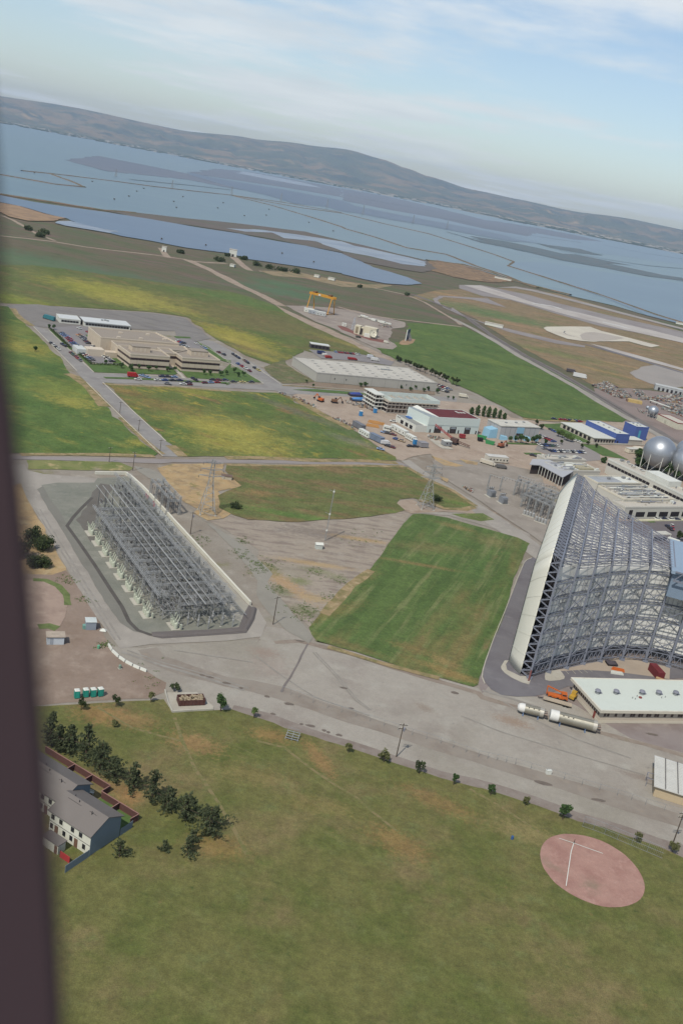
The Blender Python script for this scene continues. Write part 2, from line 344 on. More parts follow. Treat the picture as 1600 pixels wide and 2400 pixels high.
for s, w in (('Z1 0,38 250,82 390,96 330,70 225,32', 10), ('Z1 100,20 280,38 500,65 700,92 900,115 1070,133 1200,157 1380,190 1568,215 Z2 200,265 400,310 560,360 700,405 790,438', 9),
             ('Z2 790,438 765,458 900,500 1050,548 1200,595 1450,685 1700,760', 8), ('Z1 1070,135 1250,180 1400,225 1568,278 Z2 20,288 150,325 300,375 480,405 620,460 760,505 840,540 900,560', 9),
             ('Z1 0,128 200,160 480,203 620,214', 11), ('Z2 390,432 560,452 700,492 800,528 900,554 1050,592', 10), ('Z1 1070,133 1300,165 1568,212', 7)):
    ribbon('levee', s, w, .5, m_levee, .25, 1.6)
sheet('mud_bank', '', .62, m_salt, .003, pts=gs('Z1 480,203 620,212 860,240 1000,252 1200,275 1400,300 1568,340 Z2 100,362 250,400 390,432 440,470 380,490 Z2 250,470 100,440 0,400 Z1 1568,395 1400,365 1250,335 1130,315 1000,290 800,262 620,235'))
sheet('salt_pond', '', .75, m_pale, .004, pts=gs('Z1 1040,285 1200,292 1350,312 1568,345 Z2 60,365 200,395 390,440 390,462 280,450 120,412 0,390 Z1 1450,345 1300,330 1250,305 1120,300'))
sheet('pond', '', .7, m_pond, .002, pts=gs('Z1 -300,75 0,133 160,165 330,190 480,210 700,245 900,280 1100,310 1150,322 1250,340 1400,365 1568,400 Z2 150,465 300,510 372,540 300,546 200,540 100,520 0,495 Z1 1568,492 1350,458 1200,436 1140,428 1050,400 850,375 700,345 560,322 470,300 380,272 310,242 200,215 100,185 0,165 -300,110'))
sheet('shore_mud', '', .78, m_pale, .006, pts=gs('Z1 250,256 340,255 470,290 540,298 500,308 400,290 300,275'))
m_ochre = M('ochre_earth', C(162, 136, 108), [(C(136, 114, 94), 20, .4, .7), (C(180, 152, 116), 8, .55, .8)], .95)
sheet('earth_mound', '', .8, m_ochre, .003, pts=gs('Z1 -100,150 15,170 90,183 200,218 310,240 250,252 130,252 40,232 0,212 -100,200'))
sheet('earth_stockpile', '', .6, M('stockpile_soil', C(150, 124, 96), [(C(108, 92, 76), 22, .42, .6, (1, 2, -.2)), (C(172, 146, 112), 9, .5, .75), (C(116, 104, 84), 5, .6, .8)], .95, bump=(8, 2.0)), .003, pts=gs('Z2 390,440 440,432 560,455 640,480 740,512 800,530 700,535 600,525 520,510 450,490 380,472'))
# ---- fields and dry land beyond the road
m_track = M('dirt_track', C(166, 150, 134), [(C(148, 130, 112), 9, .4, .7), (C(178, 166, 150), 4, .5, .8)], .95)
for s, w in (('Z1 0,318 120,330 250,345 400,370 520,385 700,405 860,428', 7), ('Z1 10,225 60,245 120,280 170,310 250,340', 6), ('Z1 860,432 940,440 1040,445', 8), ('Z1 740,375 755,400 770,418', 9), ('Z1 1070,415 1110,450 1150,478', 12),
             ('Z1 860,428 950,468 1100,545 1200,590 1290,640', 13), ('Z1 1190,480 1350,500 1568,530 Z2 160,560 300,590', 7)):
    ribbon('dirt_track', s, w, .09, m_track, .12)
sheet('shore_scrub', '', .1, M('shore_scrub_grass', C(150, 134, 106), [(C(118, 112, 82), 18, .45, .65), (C(164, 138, 108), 40, .5, .7)], .95), .004, pts=gs('Z1 1190,478 1350,482 1568,525 Z2 100,540 240,545 160,560 0,550 Z1 1400,512 1250,500'))
mus_dir = -.55
m_fA = field('mustard_field_grass', C(104, 112, 64), [(C(92, 110, 54), 70, .4, .66), (C(122, 112, 72), 46, .5, .7, (1, 2.5, mus_dir)), (C(140, 134, 68), 9, .58, .8, (1, 2.2, mus_dir)), (C(84, 98, 50), 5, .6, .8)],
    [bl('Z1 560,580', 95, 55, -.25, YEL, .75), bl('Z1 760,640', 70, 22, -.5, YEL, .7), bl('Z1 430,560', 60, 40, 0, C(150, 148, 62), .6), bl('Z3 800,40', 55, 28, -.3, YEL, .8), bl('Z1 60,610', 70, 26, -.1, C(140, 150, 58), .6),
     bl('Z4 60,420', 60, 26, -.55, C(170, 158, 66), .7), bl('Z4 40,455', 40, 12, -.5, YEL, .8), bl('Z4 180,500', 55, 15, -.6, C(160, 148, 70), .7), bl('Z4 250,570', 40, 9, -.6, C(164, 150, 72), .7),
     bl('Z4 300,330', 120, 60, -.5, C(118, 104, 70), .6), bl('Z1 1000,680', 110, 30, -.4, C(118, 108, 70), .55), bl('Z4 100,180', 90, 50, 0, C(86, 116, 58), .7), bl('Z4 820,480', 60, 10, -.6, C(152, 142, 78), .6)])
sheet('field', '', .14, m_fA, .0036, pts=gs('P -250,690 Z3 60,60 250,72 700,98 1050,122 1260,152 1370,222 1440,290 1540,345 Z4 120,560 300,620 398,600 540,525 600,545 700,530 900,552 1060,580 1000,530 880,480 700,400 600,355 520,318 420,268 330,222 250,192 150,160 0,122 Z1 850,550 650,520 500,500 300,470 150,455 20,452 -300,440'))
m_fB = field('left_field_grass', C(94, 118, 60), [(C(80, 108, 52), 40, .4, .65), (C(122, 130, 64), 26, .5, .7, (1, 2, -.3)), (C(148, 146, 66), 5, .6, .8, (1, 2, -.3)), (C(72, 96, 46), 3.5, .58, .78)],
    [bl('Z3 190,360', 30, 26, 0, C(158, 146, 68), .7), bl('Z3 480,730', 22, 14, -.3, YEL, .8), bl('Z3 400,640', 30, 20, 0, C(132, 138, 64), .6), bl('Z3 930,1010', 7, 8, .3, YEL, .85), bl('Z3 100,250', 30, 40, 0, C(128, 128, 62), .6)])
sheet('field', '', .14, m_fB, .0036, pts=gs('P -260,700 Z3 50,80 130,140 200,230 330,350 440,470 480,560 560,610 660,720 780,830 920,970 1070,1085 1050,1098 700,1085 300,1088 130,1085 P -300,1060'))
m_fC = field('centre_field_grass', C(110, 120, 64), [(C(90, 112, 56), 44, .4, .62), (C(134, 112, 74), 26, .54, .72, (1, 2, -.5)), (C(160, 150, 66), 11, .52, .74, (1, 1.8, -.5)), (C(82, 98, 50), 4, .58, .8), (C(180, 168, 70), 2.5, .62, .8)],
    [bl('Z3 1480,900', 30, 24, 0, YEL, .75), bl('Z3 1100,760', 26, 18, 0, C(140, 112, 72), .6), bl('Z3 850,660', 18, 10, -.4, C(142, 110, 74), .7), bl('Z4 100,1100', 40, 22, -.3, YEL, .75), bl('Z4 60,1180', 40, 14, 0, YEL, .8), bl('Z3 1300,660', 30, 10, 0, C(160, 152, 68), .6),
     bl('Z4 520,960', 60, 8, -.62, C(112, 108, 92), .8), bl('Z4 650,880', 30, 10, -.6, C(134, 110, 80), .7), bl('Z4 700,1080', 40, 24, -.5, C(80, 106, 58), .6), bl('Z4 880,1150', 22, 9, -.4, C(128, 124, 108), .7)])
sheet('field', '', .14, m_fC, .0036, pts=gs('Z3 700,600 810,615 1100,628 1568,658 Z4 150,808 330,815 430,838 480,885 600,925 700,975 740,1005 860,1065 920,1115 1000,1165 1080,1215 1150,1255 1158,1280 900,1270 300,1255 0,1250 Z3 1250,1106 1140,1005 1000,880 900,790 800,690'))
m_fD = field('mid_field_grass', C(104, 114, 66), [(C(126, 112, 76), 26, .42, .64, (1, 2.5, .1)), (C(94, 110, 58), 14, .5, .72, (1, 2, .1)), (C(114, 100, 66), 6, .58, .78)], [bl('Y2 20,285', 8, 6, 0, C(152, 116, 82), .7), bl('Y2 300,430', 50, 5, .05, C(92, 124, 60), .8), bl('Y2 1150,340', 14, 6, 0, C(96, 124, 58), .8), bl('Y2 760,390', 16, 4, .1, C(92, 122, 60), .7)])
sheet('field', '', .14, m_fD, .0036, pts=gs('Y1 1300,72 1568,82 Y2 300,128 600,132 870,138 930,170 1000,215 1100,255 1200,322 1262,365 1200,378 1080,372 1020,345 960,330 900,318 820,322 800,345 850,385 790,402 700,415 450,440 250,448 0,440 Y1 1420,385 1330,360 1255,320 1250,250 1375,190 1330,150 1290,110'))
m_dry = M('dry_grass_earth', C(180, 154, 114), [(C(150, 130, 102), 8, .42, .66), (C(184, 166, 130), 4, .5, .75), (C(130, 124, 80), 5, .58, .72), (C(160, 150, 138), 14, .56, .7)], .95)
sheet('dry_patch', '', .1, m_dry, .005, pts=gs('Y1 895,92 1000,68 1290,66 1260,110 1340,150 1390,190 1260,225 1250,300 1340,345 1270,385 1180,395 1105,352 1120,330 1000,230 930,130'))
sheet('weedy_strip', '', .1, M('weedy_strip_grass', C(130, 132, 84), [(C(108, 120, 66), 9, .42, .66), (C(178, 160, 118), 5, .55, .72), (C(150, 140, 118), 12, .55, .7)], .95), .003, pts=gs('Y1 150,46 600,54 690,62 770,92 750,108 560,105 250,100 160,95'))
m_waste = M('scraped_waste_ground', C(162, 151, 137), [(C(138, 126, 116), 12, .44, .64, (1, 3.5, .15)), (C(168, 160, 148), 6, .5, .75), (C(136, 122, 106), 3, .58, .8, (1, 3, .15)), (C(118, 118, 82), 2.2, .66, .8)], .95,
    blobs=[bl('Y2 380,520', 24, 8, .15, C(124, 114, 106), .8), bl('Y2 600,550', 16, 3, .1, C(178, 150, 104), .8), bl('Y2 330,690', 18, 3, .1, C(178, 152, 108), .85), bl('Y2 150,790', 5, 22, .75, C(178, 146, 104), .85), bl('Y2 340,890', 8, 4, 0, C(178, 156, 116), .85), bl('Y2 190,730', 12, 7, 0, C(146, 140, 122), .6),
           bl('Y2 250,790', 5, 4, 0, C(116, 126, 74), .8), bl('Y2 60,720', 5, 9, .8, C(110, 118, 74), .7), bl('Y2 150,850', 4, 6, .8, C(104, 114, 76), .7), bl('Y2 280,960', 8, 5, 0, C(112, 116, 82), .75), bl('Y2 350,730', 8, 3, 0, C(120, 126, 82), .7), bl('Y2 470,770', 6, 3, 0, C(118, 126, 84), .6)], bump=(1.2, .12))
sheet('waste_ground', '', .06, m_waste, .003, pts=gs('Y1 1180,395 1270,388 1330,362 1420,388 1568,392 Y2 0,442 250,450 450,442 700,416 850,390 895,400 830,480 740,610 660,720 540,800 470,890 380,970 305,1055 240,1000 150,900 0,760 Y1 1480,560 1300,450 1200,400'))
# big mown lawn in front of the inlet
mow = math.atan2(*(lambda d: (d.y, d.x))(g1('Y2 1260,700') - g1('Y2 900,1200')))
m_fE = field('mown_lawn_grass', C(92, 116, 62), [(C(80, 104, 54), 10, .4, .66, (.12, 1.5, mow)), (C(124, 118, 74), 26, .5, .7, (.3, 1.3, mow)), (C(122, 132, 84), 3, .5, .7, (.06, 1, mow)), (C(138, 122, 84), 9, .6, .75, (.3, 1, mow))],
    [bl('Y2 1000,600', 22, 7, .3, C(128, 116, 78), .6), bl('Y2 930,695', 22, 2.2, .05, C(140, 118, 80), .8), bl('Y2 1150,480', 12, 4, -.2, C(140, 120, 80), .7), bl('Y2 1350,560', 12, 9, 0, C(128, 116, 78), .6), bl('Y2 900,1180', 10, 4, -.2, C(132, 114, 74), .75), bl('Y2 1090,1260', 7, 3, -.4, C(146, 126, 84), .75),
     bl('Y2 1100,1310', 18, 2.5, -.3, C(150, 128, 82), .7), bl('Y2 420,970', 5, 20, -.7, C(134, 116, 74), .6), bl('Y2 580,770', 5, 14, -.7, C(134, 118, 78), .6), bl('Y2 560,1170', 14, 3, -.3, C(132, 116, 76), .6), bl('Y5 1400,320', 9, 3, -.3, C(150, 124, 80), .7), bl('Y2 1250,720', 10, 22, -.4, C(78, 108, 56), .5), bl('Y2 1170,1000', 8, 20, -.35, C(82, 110, 58), .5)], bump=(1.2, .1))
sheet('lawn', '', .14, m_fE, .0012, pts=gs('Y2 898,408 940,404 1000,410 1100,428 1250,472 1400,512 1500,540 1568,575 1560,590 1480,770 1420,1000 1340,1180 1300,1290 1275,1372 Y6 118,380 85,396 0,372 Y5 1200,305 900,215 700,148 500,92 410,68 Y2 350,1140 318,1100 300,1060 380,970 470,890 540,800 660,720 740,610 830,480'))
m_fF = field('park_lawn_grass', C(110, 112, 64), [(C(96, 106, 54), 16, .42, .66), (C(128, 118, 80), 20, .48, .72), (C(112, 120, 72), 5, .52, .76), (C(80, 96, 50), 2.0, .58, .8), (C(136, 120, 78), 3, .64, .8), (C(118, 120, 72), 2.4, .54, .78, (.05, 1, -.42))],
    [bl('Y4 580,480', 9, 6, 0, C(160, 122, 84), .75), bl('Y4 790,520', 7, 5, 0, C(152, 122, 84), .65), bl('Y4 1120,650', 9, 5, -.15, C(160, 126, 88), .8), bl('Y4 740,950', 4, 5, 0, C(158, 120, 80), .75), bl('Y4 670,910', 5, 3, -.4, C(150, 120, 82), .6), bl('Y5 100,740', 7, 4, 0, C(152, 120, 78), .75), bl('Y5 440,900', 3, 10, .55, C(158, 124, 84), .8), bl('Y5 1300,1220', 13, 4, -.4, C(146, 116, 78), .65),
     bl('Y5 1000,1500', 10, 5, -.5, C(150, 118, 78), .65), bl('Y4 1450,830', 12, 5, 0, C(138, 122, 80), .6), bl('Y6 470,1440', 11, 5, -.2, C(148, 132, 92), .65), bl('Y5 450,1240', 10, 4, 0, C(138, 122, 76), .5), bl('Y4 1250,1240', 8, 5, 0, C(150, 118, 76), .6)], bump=(.8, .06))
sheet('park_lawn', '', .14, m_fF, .0012, pts=gs('P -200,1690 Y4 200,436 330,430 500,420 700,408 850,400 940,395 962,430 988,472 1220,457 1330,452 1420,480 1568,528 Y5 200,690 420,755 560,800 860,895 950,930 1050,960 1180,1000 1300,1040 1568,1112 Y6 150,1115 330,1170 520,1230 680,1290 820,1345 1000,1390 1200,1460 1400,1530 1500,1572 P 1800,2110 1800,2700 -300,2700'))
# ---- yards and roads
sheet('gravel_yard', '', .03, m_gravel, .001, pts=gs('Y4 620,85 700,90 830,100 860,90 1100,72 1500,45 Y2 0,1150 60,1050 Y2 150,1060 300,1140 420,1170 Y5 700,150 1200,310 1568,402 Y6 150,440 200,380 300,420 560,470 800,520 1200,760 1568,860 P 1700,1800 1700,2060 Y6 1400,1530 1200,1460 820,1345 520,1230 150,1115 Y5 1300,1040 860,895 420,755 0,625 Y4 1420,480 1330,450 1220,455 990,470 960,430 940,350 940,290 850,235 700,165'))
sheet('paved_apron', '', .035, M('tunnel_apron_asphalt', C(146, 136, 132), [(C(134, 122, 118), 10, .4, .7), (C(158, 148, 142), 4, .5, .8), (C(120, 110, 108), 1.5, .62, .82)], .92), .001, pts=gs('Y6 150,440 100,330 150,200 300,100 700,60 1568,60 1900,60 1900,900 1568,860 1200,760 800,520 560,470 300,420'))
ribbon('tyre_worn_track', 'Y5 130,80 300,70 420,100 700,170 900,235 1200,330 1568,440 Y6 150,470 400,540 700,640 1000,720 1300,800 1568,880', 2.2, .075, m_shoulder, .25)
ribbon('gravel_verge', 'Y4 850,100 900,160 1050,215 1300,290 1440,312 Y5 180,435 500,545 900,675 1200,780 1568,900 Y6 200,930 500,1020 800,1110 1100,1200 1568,1350 1900,1450', 6.0, .06, M('verge_dirt', C(150, 142, 132), [(C(138, 128, 118), 7, .4, .7), (C(156, 144, 130), 2, .5, .8)], .95), .12)
ribbon('road_shoulder', 'Y4 1330,448 1420,472 Y5 60,615 200,670 420,735 560,780 860,875 1050,940 1300,1020 1568,1090 Y6 150,1100 330,1150 520,1210 680,1270 820,1325 1000,1370 1200,1440 1400,1510 1700,1600', 5.0, .065, M('shoulder_dirt', C(144, 134, 126), [(C(130, 118, 110), 5, .4, .7), (C(154, 146, 138), 2, .5, .8)], .95), .12)
ribbon('cracked_joint', 'Y5 365,90 300,215 240,330 175,430', .6, .085, P('tarred_joint', 126, 118, 114), .5)
sheet('dirt_lot', '', .05, m_dirt, .002, pts=gs('P -150,1330 Y1 150,700 300,705 375,680 430,750 490,850 560,970 600,1060 640,1120 Y4 620,85 690,165 850,238 950,295 945,350 850,385 650,395 330,415 200,425 P -150,1665'))
sheet('dry_verge', '', .045, m_dry, .004, pts=gs('P -100,1130 Y1 130,180 200,330 270,460 330,570 380,690 330,710 180,720 P -100,1370'))
sheet('infield_dirt', '', .09, M('infield_soil', C(166, 146, 132), [(C(150, 130, 118), 6, .4, .7), (C(176, 158, 142), 2.5, .5, .8)], .95), .003, pts=gs('Y1 60,740 190,735 300,745 370,800 385,870 370,950 340,1000 200,1010 60,1010'))
ribbon('weeds', 'Y1 190,735 260,738 330,770 375,820 385,880', 2.2, .1, M('weed_green', C(112, 124, 76), [(C(90, 104, 60), 2, .4, .7)], .95), .3)
ribbon('weeds', 'Y1 220,1005 280,1000 330,1015', 3.0, .1, _m['weed_green'], .3)
# through roads
def road(name, s, z=.1, m=None, rough=.0006): return sheet(name, '', z, m or m_road, rough, pts=gs(s))
road('road', 'P -250,1062 Y1 130,24 500,33 900,40 1200,42 1568,46 Y2 300,100 700,104 820,106 880,128 820,128 500,122 0,112 Y1 1200,62 1000,58 930,66 700,58 300,46 130,42 P -250,1085', .1, P('lane_asphalt', 150, 143, 140, .92, dirt=.12, size=6))
road('road', 'Z3 60,72 230,214 340,240 480,380 640,530 705,600 850,750 1130,990 1250,1108 1110,1104 950,950 810,805 690,690 590,600 520,530 430,420 330,330 225,220 30,90')
road('road', 'Z3 560,590 640,535 900,545 1250,568 1568,592 Z4 0,752 270,760 385,760 600,785 940,805 1300,830 1568,850 1568,905 940,850 600,830 480,822 430,830 330,800 0,782 Z3 1568,640 1100,612 720,602 590,600')
road('road', 'Z3 1400,310 1450,320 1568,380 Z4 60,545 230,640 390,765 260,765 150,690 0,600 Z3 1568,470 1480,420 1340,320')
road('dirt_road', 'Z4 330,215 430,262 540,310 720,385 900,475 1060,555 1150,595 1120,605 1030,575 880,495 700,415 520,332 400,270', .16, m_track, .002)
road('dirt_road', 'Y2 830,100 880,95 930,130 1000,185 1120,250 1250,330 1400,420 1568,540 1700,640 1700,720 1568,640 1400,510 1300,440 1240,385 1180,330 1080,260 980,205 900,150', .12, m_road2, .0015)
road('dirt_road', 'Y2 1250,375 1400,400 1300,420 1200,400 1080,392 960,400 890,405 850,385 800,345 830,330 900,325 930,345 1000,370 1100,385', .11, m_track, .002)
road('gravel_path', 'Y2 890,408 980,402 1110,415 1250,455 1400,500 1568,560 1568,520 1400,440 1300,410 1150,398 1000,395', .105, m_gravel, .002)
sheet('weedy_strip', '', .15, field('verge_grass', C(106, 122, 68), [(C(140, 134, 110), 5, .5, .7), (C(90, 108, 56), 2, .5, .75)]), .004, pts=gs('Y2 1120,408 1300,402 1370,440 1290,448 1180,425'))
road('dirt_road', 'Y1 770,80 860,95 940,130 1010,225 1100,330 1170,395 1270,450 1400,540 1568,700 Y2 60,800 200,960 330,1120 300,1150 180,1080 60,960 0,870 Y1 1480,740 1340,560 1180,400 1040,270 930,170 850,150 790,110', .09, P('compacted_gravel_road', 150, 146, 136, .95, dirt=.14, size=5), .002)
# ---- airfield
m_run = M('runway_concrete', C(186, 180, 174), [(C(170, 162, 156), 60, .4, .7), (C(196, 190, 182), 20, .5, .8), (C(140, 130, 128), 14, .62, .8, (1, 3, -.4))], .9)
m_air = field('airfield_grass', C(138, 124, 94), [(C(112, 116, 74), 60, .5, .68, (1, 2, -.3)), (C(150, 126, 92), 44, .5, .68, (1, 3, -.35)), (C(112, 106, 72), 14, .55, .75), (C(166, 144, 104), 8, .62, .8)],
    [bl('Z2 720,680', 130, 60, -.3, C(88, 118, 70), .75), bl('Z5 250,140', 90, 40, -.3, C(86, 116, 68), .6), bl('Z5 1000,520', 60, 10, -.3, C(166, 136, 92), .7), bl('Z2 470,585', 60, 20, 0, C(166, 134, 98), .8), bl('Z5 480,215', 50, 25, -.3, C(160, 130, 100), .6), bl('Z5 1150,480', 40, 8, 0, C(170, 142, 100), .7), bl('Z5 700,400', 80, 30, -.3, C(100, 118, 64), .6)], bump=(4, .3))
sheet('airfield', '', .15, m_air, .002, pts=gs('Z2 320,600 430,570 640,560 800,560 1000,585 1250,660 1450,720 1568,760 P 1900,860 2000,1100 1700,1010 Z5 1568,780 1400,640 1200,640 960,620 800,530 560,410 400,320 150,160 0,95 Z2 470,640'))
sheet('airfield_paving', '', .3, M('taxiway_paving', C(150, 144, 142), [(C(138, 130, 128), 50, .4, .7), (C(160, 154, 150), 15, .5, .8)], .92), .001, pts=gs('Z2 420,610 450,595 560,600 680,608 660,600 540,560 540,545 640,545 860,590 1000,630 1250,690 1568,760 P 1700,800 1700,880 Z5 1568,330 1300,270 1000,215 700,130 400,40 200,10 Z2 760,650 600,612 470,600 440,615 470,650 560,690 700,730 860,770 Z5 400,240 700,310 900,350 900,362 700,335 400,262 100,160 0,90 Z2 500,660 430,625'))
sheet('runway', '', .45, m_run, .0004, pts=gs('Z2 560,546 640,548 720,572 900,632 1080,670 1300,725 1400,748 1568,790 P 1700,825 1700,850 Z2 1568,812 1300,752 1060,690 880,640 700,590'))
sheet('taxiway', '', .45, M('taxiway_concrete', C(164, 158, 152), [(C(150, 142, 138), 40, .4, .7)], .9), .0005, pts=gs('Z2 705,558 800,560 880,575 1000,605 1250,670 1568,752 P 1700,800 1700,790 Z2 1568,744 1250,660 1000,595 900,570 800,552'))
m_pad = M('compass_pad_concrete', C(206, 200, 184), [(C(192, 184, 170), 40, .4, .7), (C(212, 206, 192), 14, .5, .8)], .88)
sheet('concrete_pad', '', .5, m_pad, .0, pts=gs('Z5 618,230 640,222 800,220 935,222 1010,250 1200,298 1290,322 1410,352 1350,362 1280,345 1200,322 1000,322 960,325 880,320 780,305 700,275 640,250'))
sheet('concrete_pad', '', .55, P('pad_slab', 178, 170, 160, .9, dirt=.15, size=12), 0, pts=gs('Z5 865,280 900,262 960,258 1060,275 1170,300 1100,312 1000,320 920,318 880,308'))
ribbon('painted_arc', 'Z5 765,252 755,262 775,275 830,292', 1.5, .56, m_asph)
for s in ('Z5 540,60 680,82 740,100', 'Z5 1020,190 1120,212 1200,235'): ribbon('runway_marking', s, 12, .52, P('runway_paint', 204, 202, 198))
road('taxi_road', 'Z5 930,335 1050,360 1200,400 1400,455 1568,505 P 1700,905 1700,920 Z5 1568,520 1380,470 1150,405 1000,360', .32, m_run, .0005)
road('taxi_road', 'Z5 860,330 1000,372 1200,430 1400,490 1568,540 1568,532 1400,480 1200,418 1000,362', .31, m_asph, .0005)
sheet('paved_yard', '', .3, P('yard_paving', 158, 152, 146, .92, dirt=.14, size=20), .002, pts=gs('Z5 1200,535 1300,490 1400,480 1568,530 P 1720,900 1720,940 Z5 1568,630 1450,640 1350,610 1250,570'))
m_fG = field('right_field_grass', C(90, 114, 58), [(C(78, 104, 50), 40, .42, .66), (C(116, 126, 64), 16, .52, .74, (1, 2.2, -.4)), (C(128, 132, 70), 5, .62, .8, (1, 2, -.4)), (C(72, 92, 46), 4, .58, .78)], [bl('Z5 200,440', 60, 22, -.3, C(116, 130, 62), .5), bl('Z5 500,800', 30, 6, -.2, C(120, 122, 70), .6), bl('Z4 1300,400', 40, 18, -.3, C(106, 128, 60), .5)])
sheet('field', '', .2, m_fG, .0036, pts=gs('Z4 1150,470 1240,480 1290,465 1230,400 1240,340 1350,345 1568,362 Z5 80,225 200,275 350,355 560,465 800,590 1000,690 1150,790 1210,840 1150,870 1060,862 880,860 640,855 480,840 380,790 230,705 40,620 0,615 Z4 1480,690 1350,650 1240,610 1150,590 1060,545 1020,510 1100,500'))
ribbon('railway_bed', 'Z2 330,590 420,622 Z5 0,108 110,165 280,290 460,400 700,525 850,610 1000,700 1150,790 1250,850 1400,935 1568,1040', 9, .26, P('ballast', 122, 116, 112, .95, dirt=.3, size=4), .1)
for off in (-.75, .75):
    pp = gs('Z2 420,622 Z5 0,108 110,165 280,290 460,400 700,525 850,610 1000,700 1150,790 1250,850'); ribbon('rail', '', .14, .3, P('rail_steel', 96, 84, 80, .6), pts=[p + V((off, off * .3, 0)) for p in pp], h=.15)
ribbon('track_road', 'Z5 0,165 150,240 300,325 460,425 700,555 850,640 1000,735 1200,850 1400,960 1568,1062', 8, .28, m_road2, .1)
ribbon('dirt_track', 'Z4 760,230 900,270 1050,300 1250,325 1568,362 Z5 60,222', 5, .24, m_track, .12)
ribbon('dirt_track', 'Z4 1230,150 1350,200 1568,330 Z5 60,210', 5, .23, m_track, .12)
sheet('yard_ground', '', .22, M('crane_yard_soil', C(158, 148, 138), [(C(140, 128, 120), 20, .4, .7), (C(170, 160, 150), 7, .5, .8), (C(148, 120, 108), 12, .6, .75)], .95), .004, pts=gs('Z4 400,222 540,225 700,232 880,258 960,280 1080,305 1220,335 1210,370 1130,380 1100,460 1160,500 1120,520 1020,510 880,450 760,390 560,310'))
sheet('red_soil', '', .24, P('red_gravel', 132, 88, 80, .95, dirt=.3, size=4), .003, pts=gs('Z4 750,355 800,362 870,400 900,425 960,440 1060,455 1110,470 1060,475 980,460 920,440 850,410 780,385'))
sheet('bare_patch', '', .25, m_ochre, .004, pts=gs('Z4 1165,480 1200,455 1240,445 1290,455 1280,480 1240,492 1190,488'))
# ---- office campus and warehouse plots
sheet('bare_plot', '', .16, M('graded_plot', C(134, 130, 126), [(C(120, 116, 114), 30, .4, .7, (1, 3, -.1)), (C(150, 146, 140), 9, .52, .78, (1, 3, -.1)), (C(120, 116, 90), 12, .6, .75)], .95), .002, pts=gs('Z3 40,72 250,68 420,88 700,105 1050,130 1250,160 1365,240 1430,300 1340,320 1200,290 1190,250 880,235 350,232 225,215'))
sheet('car_park', '', .18, P('car_park_asphalt', 138, 134, 134, .92, dirt=.12, size=8), .0005, pts=gs('Z3 340,232 500,215 860,240 760,262 770,330 800,380 830,470 780,480 690,475 590,455 500,380 420,300'))
sheet('car_park', '', .18, _m['car_park_asphalt'], .0005, pts=gs('Z3 1190,290 1300,310 1350,330 1440,400 1500,440 1480,455 1400,430 1300,380 1200,350'))
m_lawn = field('watered_lawn', C(88, 116, 62), [(C(76, 102, 52), 9, .42, .66), (C(104, 126, 70), 3, .5, .75)])
for s in ('Z3 610,478 700,472 860,480 880,505 1150,520 1160,470 1200,460 1230,520 1500,535 1568,470 1568,500 Z4 80,640 240,745 0,735 Z3 1568,585 1280,570 1230,525 1190,548 900,540 655,532', 'Z3 335,240 360,238 440,310 480,362 545,372 490,378 455,365', 'Z3 500,385 545,388 620,478 655,530 640,528 560,445', 'Z3 580,275 750,282 750,305 600,300', 'Z3 625,375 735,370 745,385 650,388', 'Z3 750,415 800,420 830,478 770,470',
          'Z3 1180,285 1290,290 1300,300 1200,300', 'Z3 1340,318 1420,360 1520,440 1568,452 1568,470 1500,450 1400,385', 'Z3 700,563 900,568 1250,585 1568,600 Z4 0,758 0,765 Z3 1568,610 1250,596 900,580 720,574', 'Z4 450,795 600,790 940,818 1150,835 940,835 600,808'):
    sheet('lawn', '', .2, m_lawn, .0006, pts=gs(s))
for s in ('Z3 655,536 900,545 1200,562 1250,570 1568,592 Z4 0,750 255,752', 'Z3 335,245 480,385 640,532', 'Z3 1350,325 1568,462', 'Z3 230,222 525,522', 'Z3 590,600 810,818 1110,1104', 'Z3 700,600 900,790 1130,1000', 'Z4 0,598 255,752', 'Z4 380,758 600,775 940,800', 'Z4 60,545 370,755'):
    ribbon('kerb', s, .6, .15, m_conc, h=.14)
ribbon('footpath', 'Z3 1165,485 1200,520 1255,575', 2.5, .24, m_conc)
sheet('dull_verge', '', .16, field('rank_grass', C(106, 112, 76), [(C(128, 120, 92), 10, .45, .65), (C(90, 102, 62), 5, .5, .75)]), .002, pts=gs('Z4 250,640 330,610 400,590 410,625 600,740 500,750 380,752 300,700'))
sheet('back_lot', '', .18, _m['car_park_asphalt'], .001, pts=gs('Z4 560,520 700,532 960,562 1060,580 1140,605 1120,630 900,600 640,580 600,550'))
sheet('dull_verge', '', .16, P('planting_soil', 138, 122, 106, .95, dirt=.25, size=4), .001, pts=gs('Z4 390,760 600,742 860,765 1200,790 1420,810 1420,830 940,800 600,775'))
# ---- construction site
m_site = M('site_soil', C(172, 156, 140), [(C(160, 142, 126), 14, .42, .68), (C(182, 168, 152), 5, .5, .78), (C(146, 130, 116), 2.5, .6, .82)], .95, bump=(1.5, .1))
sheet('building_site', '', .12, m_site, .002, pts=gs('Z4 440,838 480,822 700,835 940,850 1300,860 1568,880 Z5 300,760 400,840 620,870 760,880 880,870 1200,870 1330,900 1568,1080 P 1700,1150 1700,1300 1400,1240 Z5 700,1307 Y2 1400,240 1250,180 1060,140 1000,60 900,75 840,100 790,88 Z4 1150,1260 1080,1210 1000,1160 920,1110 860,1060 740,1000 700,970 600,920 480,880'))
sheet('car_park', '', .2, P('campus_asphalt', 146, 140, 136, .92, dirt=.12, size=8), .0006, pts=gs('Z5 590,910 680,930 740,960 860,1010 1000,1090 1010,1130 900,1140 640,1090 560,1060 600,1000'))
